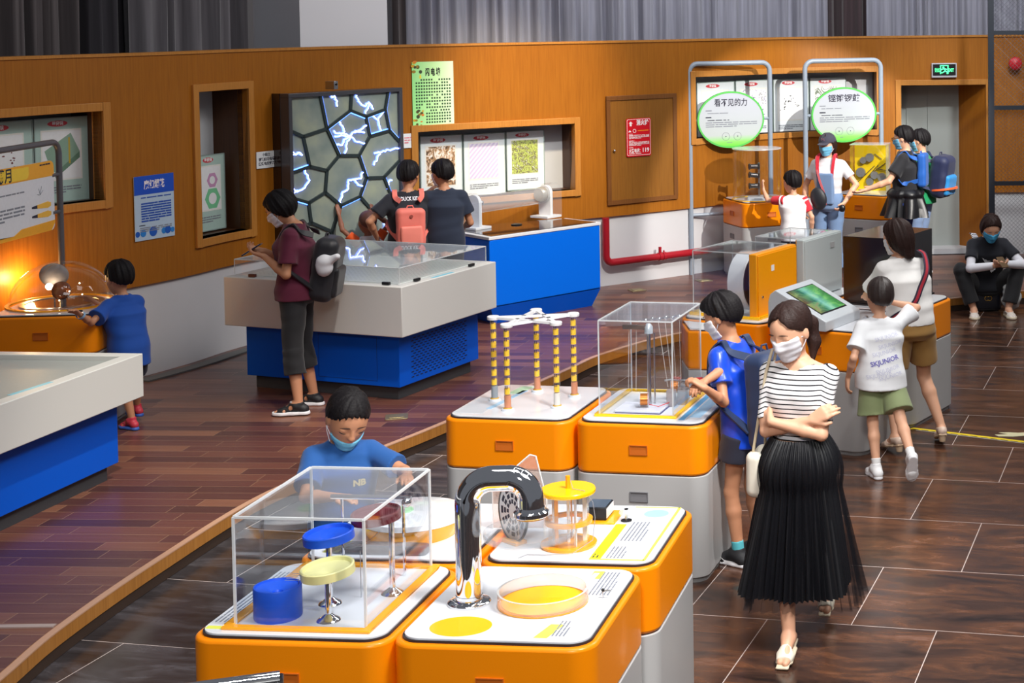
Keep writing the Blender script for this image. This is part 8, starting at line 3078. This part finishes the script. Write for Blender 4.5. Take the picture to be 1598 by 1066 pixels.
MB().cyl(tuple(C_ + V3(0, -.052, .10)), tuple(C_ + V3(0, -.066, .10)), .014, seg=14).build('round_badge', mat('badge_dark', rgb(150, 70, 60), 0.5), e_)
pos, yaw = (-3.62, 14.02, PLZ), 14
E_p = Person('person in a dark navy shirt between the pink backpack and the spark tube', 1.475, pos, yaw, res=0.0068, head_h=0.228, head=(38, 6, 0), fat=1.02,
             hands=[V3(-.15, .22, 1.17), V3(.16, .25, .86)], elbows=[V3(-1, -.1, -.8), V3(.5, -1, -.4)], skin=SKIN2)
E_p.hair(HAIRM, 'short', 16)
E_p.mask()
E_p.shirt(cloth('dark_navy_jersey', (28, 38, 58)), hem=-.10, sleeve=.62, infl=.02, loose=.02, seed=16)
E_p.pants(cloth('navy_trousers', (28, 34, 54)), t=1.8, infl=.016)
E_p.shoes(mat('dark_sneaker', rgb(60, 62, 70), 0.6), WSOLE)
pos, yaw = (-4.30, 14.05, PLZ), 50
Cc = Person('small person in orange and white reaching up to the lightning wall', 1.04, pos, yaw, res=0.0065, head_h=0.21, head=(-12, -6, 0), fat=1.0,
            hands=[w2l(pos, yaw, GY(529, 335, 14.02)), w2l(pos, yaw, GY(583, 334, 14.12))], elbows=[V3(-1, -.5, -.4), V3(1, -.5, -.4)], hand_dir=[V3(0, .3, 1), V3(0, .3, 1)], hand_n=[V3(0, 1, 0), V3(0, 1, 0)], curl=(.15, .15), skin=SKIN3)
Cc.hair(mat('shaved_hair', rgb(96, 60, 50), 0.6), 'shaved', 3)
sp_o = Cc.shirt(cloth('white_tee_b', (226, 226, 228)), hem=-.12, sleeve=.10, infl=.014, loose=.018, seed=17)
Cc.sleeves(cloth('orange_sleeve', (240, 92, 30)), -.08, .62, .024, 'orange_sleeve')
Cc.pants(cloth('dark_shorts', (36, 38, 46)), t=.9, infl=.018)
Cc.shoes(mat('dark_sneaker', rgb(60, 62, 70), 0.6), WSOLE)

# ---- group at the back: kid in red and white, woman in a cap, boys in black and green
pos, yaw = (-0.71, 16.22, PLZ), 22
I = Person('small person in a white shirt with red sleeves touching the clear cylinder', 1.14, pos, yaw, res=0.0065, head_h=0.218, head=(24, 2, 0), fat=1.02,
           hands=[w2l(pos, yaw, (-1.02, 16.42, 1.06)), V3(.20, .02, .52)], elbows=[V3(-.8, -.3, -1), V3(.5, -1, 0)], hand_dir=[V3(-.1, .2, 1), None], skin=SKIN)
I.hair(HAIRM, 'short', 18)
I.shirt(cloth('white_raglan', (238, 236, 238)), hem=-.25, sleeve=.10, infl=.014, loose=.020, seed=18)
I.sleeves(cloth('red_sleeve', (214, 40, 56)), -.10, .66, .026, 'red_sleeve')
I.pants(cloth('dark_shorts', (36, 38, 46)), t=.9, infl=.018)
I.shoes(mat('dark_sneaker', rgb(60, 62, 70), 0.6), WSOLE)
pos, yaw = (-0.36, 16.40, PLZ), 164
J = Person('person in a dark cap and denim overalls with red straps', 1.50, pos, yaw, res=0.0065, head_h=0.218, head=(-8, 8, 0), sex='f', fat=1.0,
           hands=[V3(-.20, .12, .82), V3(.23, .06, .76)], elbows=[V3(-1, -.4, -.2), V3(.8, -.6, -.2)], skin=SKIN, curl=(.8, .4))
J.hair(HAIRB, 'long', 20)
J.mask(MASKB)
J.shirt(cloth('white_tee_c', (228, 228, 232)), hem=.1, sleeve=.62, infl=.012, loose=.012, seed=19)
DEN = cloth('denim', (112, 138, 176))
J.pants(DEN, t=1.75, infl=.020, flare=.02, waist=.34, seed=8)
F = Field(V3(-.16, .02, .80), V3(.16, .2, 1.14), .0065)
F.add(rbox(V3(0, .100, .955), V3(.088, .040, .16), .02), 0)
F.build('overall_bib', DEN, J.e)
REDS = cloth('red_strap', (206, 36, 56))
for q in (-1, 1):
    ribbon(J.e, [V3(q * .07, .125, 1.06), V3(q * .08, .12, 1.16), V3(q * .085, .075, J.shz + .05), V3(q * .075, -.02, J.shz + .07), V3(q * .05, -.10, 1.12)], .032, REDS, 'overall_strap', (0, 1, .3))
F = Field(J.HC - .2, J.HC + .25, .005)
F.add(ell(J.hp(0, -.06, .17), V3(.40, .47, .40) * J.hh, J.HR), 0)
F.clip(J.hp(0, 0, .12), J.HR @ V3(0, .12, -1))
F.add(ell(J.hp(0, .42, .13), V3(.27, .28, .035) * J.hh, J.HR), .01)
F.build('cap', cloth('dark_cap', (58, 58, 72)), J.e)
cm = text_mesh('N', .05, 'cap_letter', mat('pink_thread', rgb(214, 150, 170), 0.7), J.e)
cm.matrix_local = Matrix.Translation(Vector(J.hp(0, .405, .34))) @ Matrix(np.vstack([np.hstack([(J.HR @ np.array([[-1, 0, 0], [0, .28, .96], [0, .96, -.28]]).T), np.zeros((3, 1))]), [0, 0, 0, 1]]).tolist())
b = J.item('sling_bag', 'black oval sling bag worn across the denim overalls', 'sling bag')
F = Field(V3(-.05, .05, .62), V3(.28, .30, 1.0), .006)
F.add(ell(V3(.055, .165, .86), V3(.085, .045, .115), roty(.25)), 0)
F.build('bag_body', BLKN, b)
ribbon(b, [V3(-.02, .17, .80), V3(-.0, .165, .92), V3(.05, .15, 1.05), V3(.09, .11, 1.18), V3(.10, .06, J.shz + .06), V3(.06, -.05, J.shz + .05)], .022, cloth('rose_strap', (190, 90, 96)), 'bag_strap', (0, 1, .3))
ws2 = J.item('camera_pouch', 'small dark gadget held at the hip of the person in overalls', 'gadget')
MB().ball(tuple(J.wrist[0] + V3(.01, .05, -.05)), .035, 16, (1, .8, 1.1)).build('pouch_body', BLK, ws2)

pos, yaw = (0.42, 16.35, PLZ), 78
K = Person('person in a black shirt and glasses holding both hands out', 1.57, pos, yaw, res=0.0068, head_h=0.226, head=(0, 10, 0), fat=1.02,
           hands=[w2l(pos, yaw, GY(1352, 296, 16.15)), w2l(pos, yaw, GY(1362, 292, 16.5))], elbows=[V3(-.5, -.8, -1), V3(.5, -.8, -1)], hand_n=[V3(.2, 0, 1), V3(-.2, 0, 1)], curl=(.3, .3), skin=SKIN)
K.hair(HAIRM, 'short', 22)
K.mask(MASKB)
sh = K.shirt(cloth('black_tee_c', (24, 24, 30)), hem=-.10, sleeve=.66, infl=.020, loose=.022, seed=20)
K.pants(cloth('royal_track_cloth', (26, 54, 132)), t=1.8, infl=.02, seed=9)
K.shoes(mat('dark_sneaker', rgb(60, 62, 70), 0.6), WSOLE)
skirt(K, K.hipz + .14, K.hipz - .14, .16, .245, mat('black_shiny_cloth', rgb(20, 20, 24), 0.4, noise=0.2), 'waist_jacket', 9, .022, 7, (0, 0), .9)
m = MB()
for q in (-1, 1):
    m.tube([tuple(K.hp(q * .15 + .10 * cos(a), .46, .03 + .075 * sin(a))) for a in [2 * pi * i / 14 for i in range(14)]], .0022, 5, closed=True)
    m.tube([tuple(K.hp(q * .25, .45, .05)), tuple(K.hp(q * .36, .0, .03))], .0022, 5)
m.build('glasses', LASH, K.e)
MB().prism(ellipse_pts(0, 0, .04, .05, 14), -.001, .001).build('shirt_print_patch', mat('orange_blue_print', rgb(230, 110, 60), 0.7), K.e, loc=(-.03, .125, K.shz - .16), rot=(radians(90), 0, 0))
backpack(K, 'blue drawstring bag on the back of the person in black with glasses', (cloth('blue_nylon', (24, 92, 180), 0.6), cloth('blue_nylon_b', (24, 92, 180), 0.6)), .22, .09, .34, pocket=False)
pos, yaw = (0.60, 16.85, PLZ), 64
L_p = Person('person in a green polo shirt and light jeans beside the grey door', 1.50, pos, yaw, res=0.0068, head_h=0.224, head=(10, 8, 0), fat=1.02, hands=[V3(-.24, .12, .80), None], elbows=[V3(-1, -.6, 0), None], skin=SKIN)
L_p.hair(HAIRM, 'short', 24)
L_p.mask(MASKB)
L_p.shirt(cloth('green_polo', (18, 150, 92)), hem=-.08, sleeve=.66, infl=.018, loose=.02, seed=21)
L_p.pants(cloth('light_denim', (136, 160, 200)), t=1.8, infl=.016)
L_p.shoes(mat('dark_sneaker', rgb(60, 62, 70), 0.6), WSOLE)
e_, C_, R_ = backpack(L_p, 'navy, blue and orange backpack on the back of the person in green', (cloth('navy_pack', (30, 38, 74), 0.6), cloth('blue_pocket', (40, 140, 210), 0.6)), .30, .20, .44, tilt=.12)
MB().lathe([(.13, -.01), (.16, -.01), (.16, .01), (.13, .01), (.13, -.01)], tuple(C_ + R_ @ V3(0, -.02, -.13)), 28, (0, .1, 1)).build('orange_band', cloth('orange_nylon', (236, 96, 40), 0.6), e_)

# ---- woman sitting low on the platform edge at the right
pos, yaw = (1.14, 15.42, 0.0), 186
O = Person('person in black with white arm sleeves sitting low on the platform edge', 1.62, pos, yaw, res=0.0062, head_h=0.24, head=(4, 34, 0), sex='f', sit=.19, lean=(0, .16), fat=1.08,
           feet=[(-.15, .37, 0, 4, 0), (.17, .34, 0, -6, 0)], knees=[V3(-.5, .3, 1), V3(.5, .3, 1)],
           hands=[V3(-.085, .43, .50), V3(-.015, .45, .49)], elbows=[V3(-1, -.3, -.3), V3(1, -.3, -.3)], hand_dir=[V3(.6, .6, .1), V3(-.8, .4, .1)], hand_n=[V3(.3, .2, 1), V3(0, -.4, .8)], curl=(.5, .7), skin=SKIN, head_off=(0, .05, -.02))
O.face(lips=False)
O.hair(HAIRB, 'long', 26)
O.mask(mat('bright_blue_mask', rgb(70, 176, 226), 0.7))
O.shirt(cloth('black_tee_d', (22, 24, 34)), hem=0.0, sleeve=.62, infl=.014, loose=.014, seed=22)
O.sleeves(cloth('white_arm_sleeve', (230, 230, 238)), .60, 1.92, .007, 'arm_sleeve')
O.pants(cloth('black_trousers_b', (24, 24, 28)), t=1.85, infl=.02, flare=.01, waist=.1, seed=10)
O.shoes(mat('cream_flat', rgb(226, 216, 206), 0.45), mat('cream_sole', rgb(220, 206, 180), 0.5), 'flat')
ribbon(O.e, [V3(.12, -.02, O.shz + .055), V3(.12, .10, O.shz + .05), V3(.085, .225, O.shz - .06), V3(.03, .245, O.shz - .16), V3(-.04, .215, O.shz - .27)], .055, stripes('striped_strap_bw', rgb(226, 226, 230), rgb(24, 24, 30), .012, .5), 'striped_strap', (0, 1, .3))
ph = O.item('smartphone', 'bronze smartphone held by the person sitting on the platform edge', 'smartphone')
o = MB().rr(-.036, .036, -.07, .07, .008, -.004, .004).build('phone_body', mat('phone_bronze', rgb(120, 96, 70), 0.3, 0.4), ph, bevel=.001)
o.location = tuple((O.wrist[0] + O.wrist[1]) / 2 + V3(-.02, .07, .035))
o.rotation_euler = (radians(-35), 0, radians(20))
bg = thing('plastic_bag', 'white plastic bag with a pale blue top hanging from the hands of the sitting person', 'plastic bag', (G(1578, 488).x, G(1578, 488).y - .02, 0))
F = Field(V3(-.15, -.12, .0), V3(.15, .12, .48), .006)
F.add(cone(V3(0, 0, .14), V3(-.01, .0, .34), .098, .035), 0)
F.add(cone(V3(0.02, 0, .30), V3(-.01, 0, .43), .03, .016), .02)
F.add(cone(V3(-.02, 0, .06), V3(-.01, 0, .13), .035, .05), .03)
F.folds(.010, 4, 1.8, 1.0)
F.build('bag_body', mat('bag_plastic', rgb(226, 232, 232), 0.35, alpha=.9), bg)
F = Field(V3(-.15, -.12, .2), V3(.15, .12, .50), .006)
F.add(cone(V3(0, 0, .27), V3(-.01, .0, .45), .052, .02), 0)
F.folds(.008, 5, 1.8)
F.build('blue_top', mat('bag_blue', rgb(140, 190, 230), 0.4), bg)
hb = thing('handbag', 'black quilted handbag with a gold emblem standing between the feet of the sitting person', 'handbag', (G(1541, 486).x, G(1541, 486).y + .02, 0), radians(186))
F = Field(V3(-.16, -.09, 0), V3(.16, .09, .26), .006)
F.add(rbox(V3(0, 0, .12), V3(.13, .055, .12), .045), 0)
F.folds(.002, 2)
F.build('bag_body', mat('black_leather', rgb(24, 24, 32), 0.35), hb)
GOLD = mat('gold', rgb(214, 170, 80), 0.3, 0.9)
MB().tube([(.022 * cos(a) - .012, .056, .13 + .022 * sin(a)) for a in [pi * .2 + 1.6 * pi * i / 12 for i in range(13)]], .0035, 6).build('gold_emblem', GOLD, hb)
MB().tube([(.012 - .022 * cos(a), .056, .13 + .022 * sin(a)) for a in [pi * .2 + 1.6 * pi * i / 12 for i in range(13)]], .0035, 6).build('gold_emblem', GOLD, hb)
MB().tube([(-.07, 0, .22), (-.05, 0, .29), (.05, 0, .29), (.07, 0, .22)], .007, 8).build('bag_handle', BLK, hb)
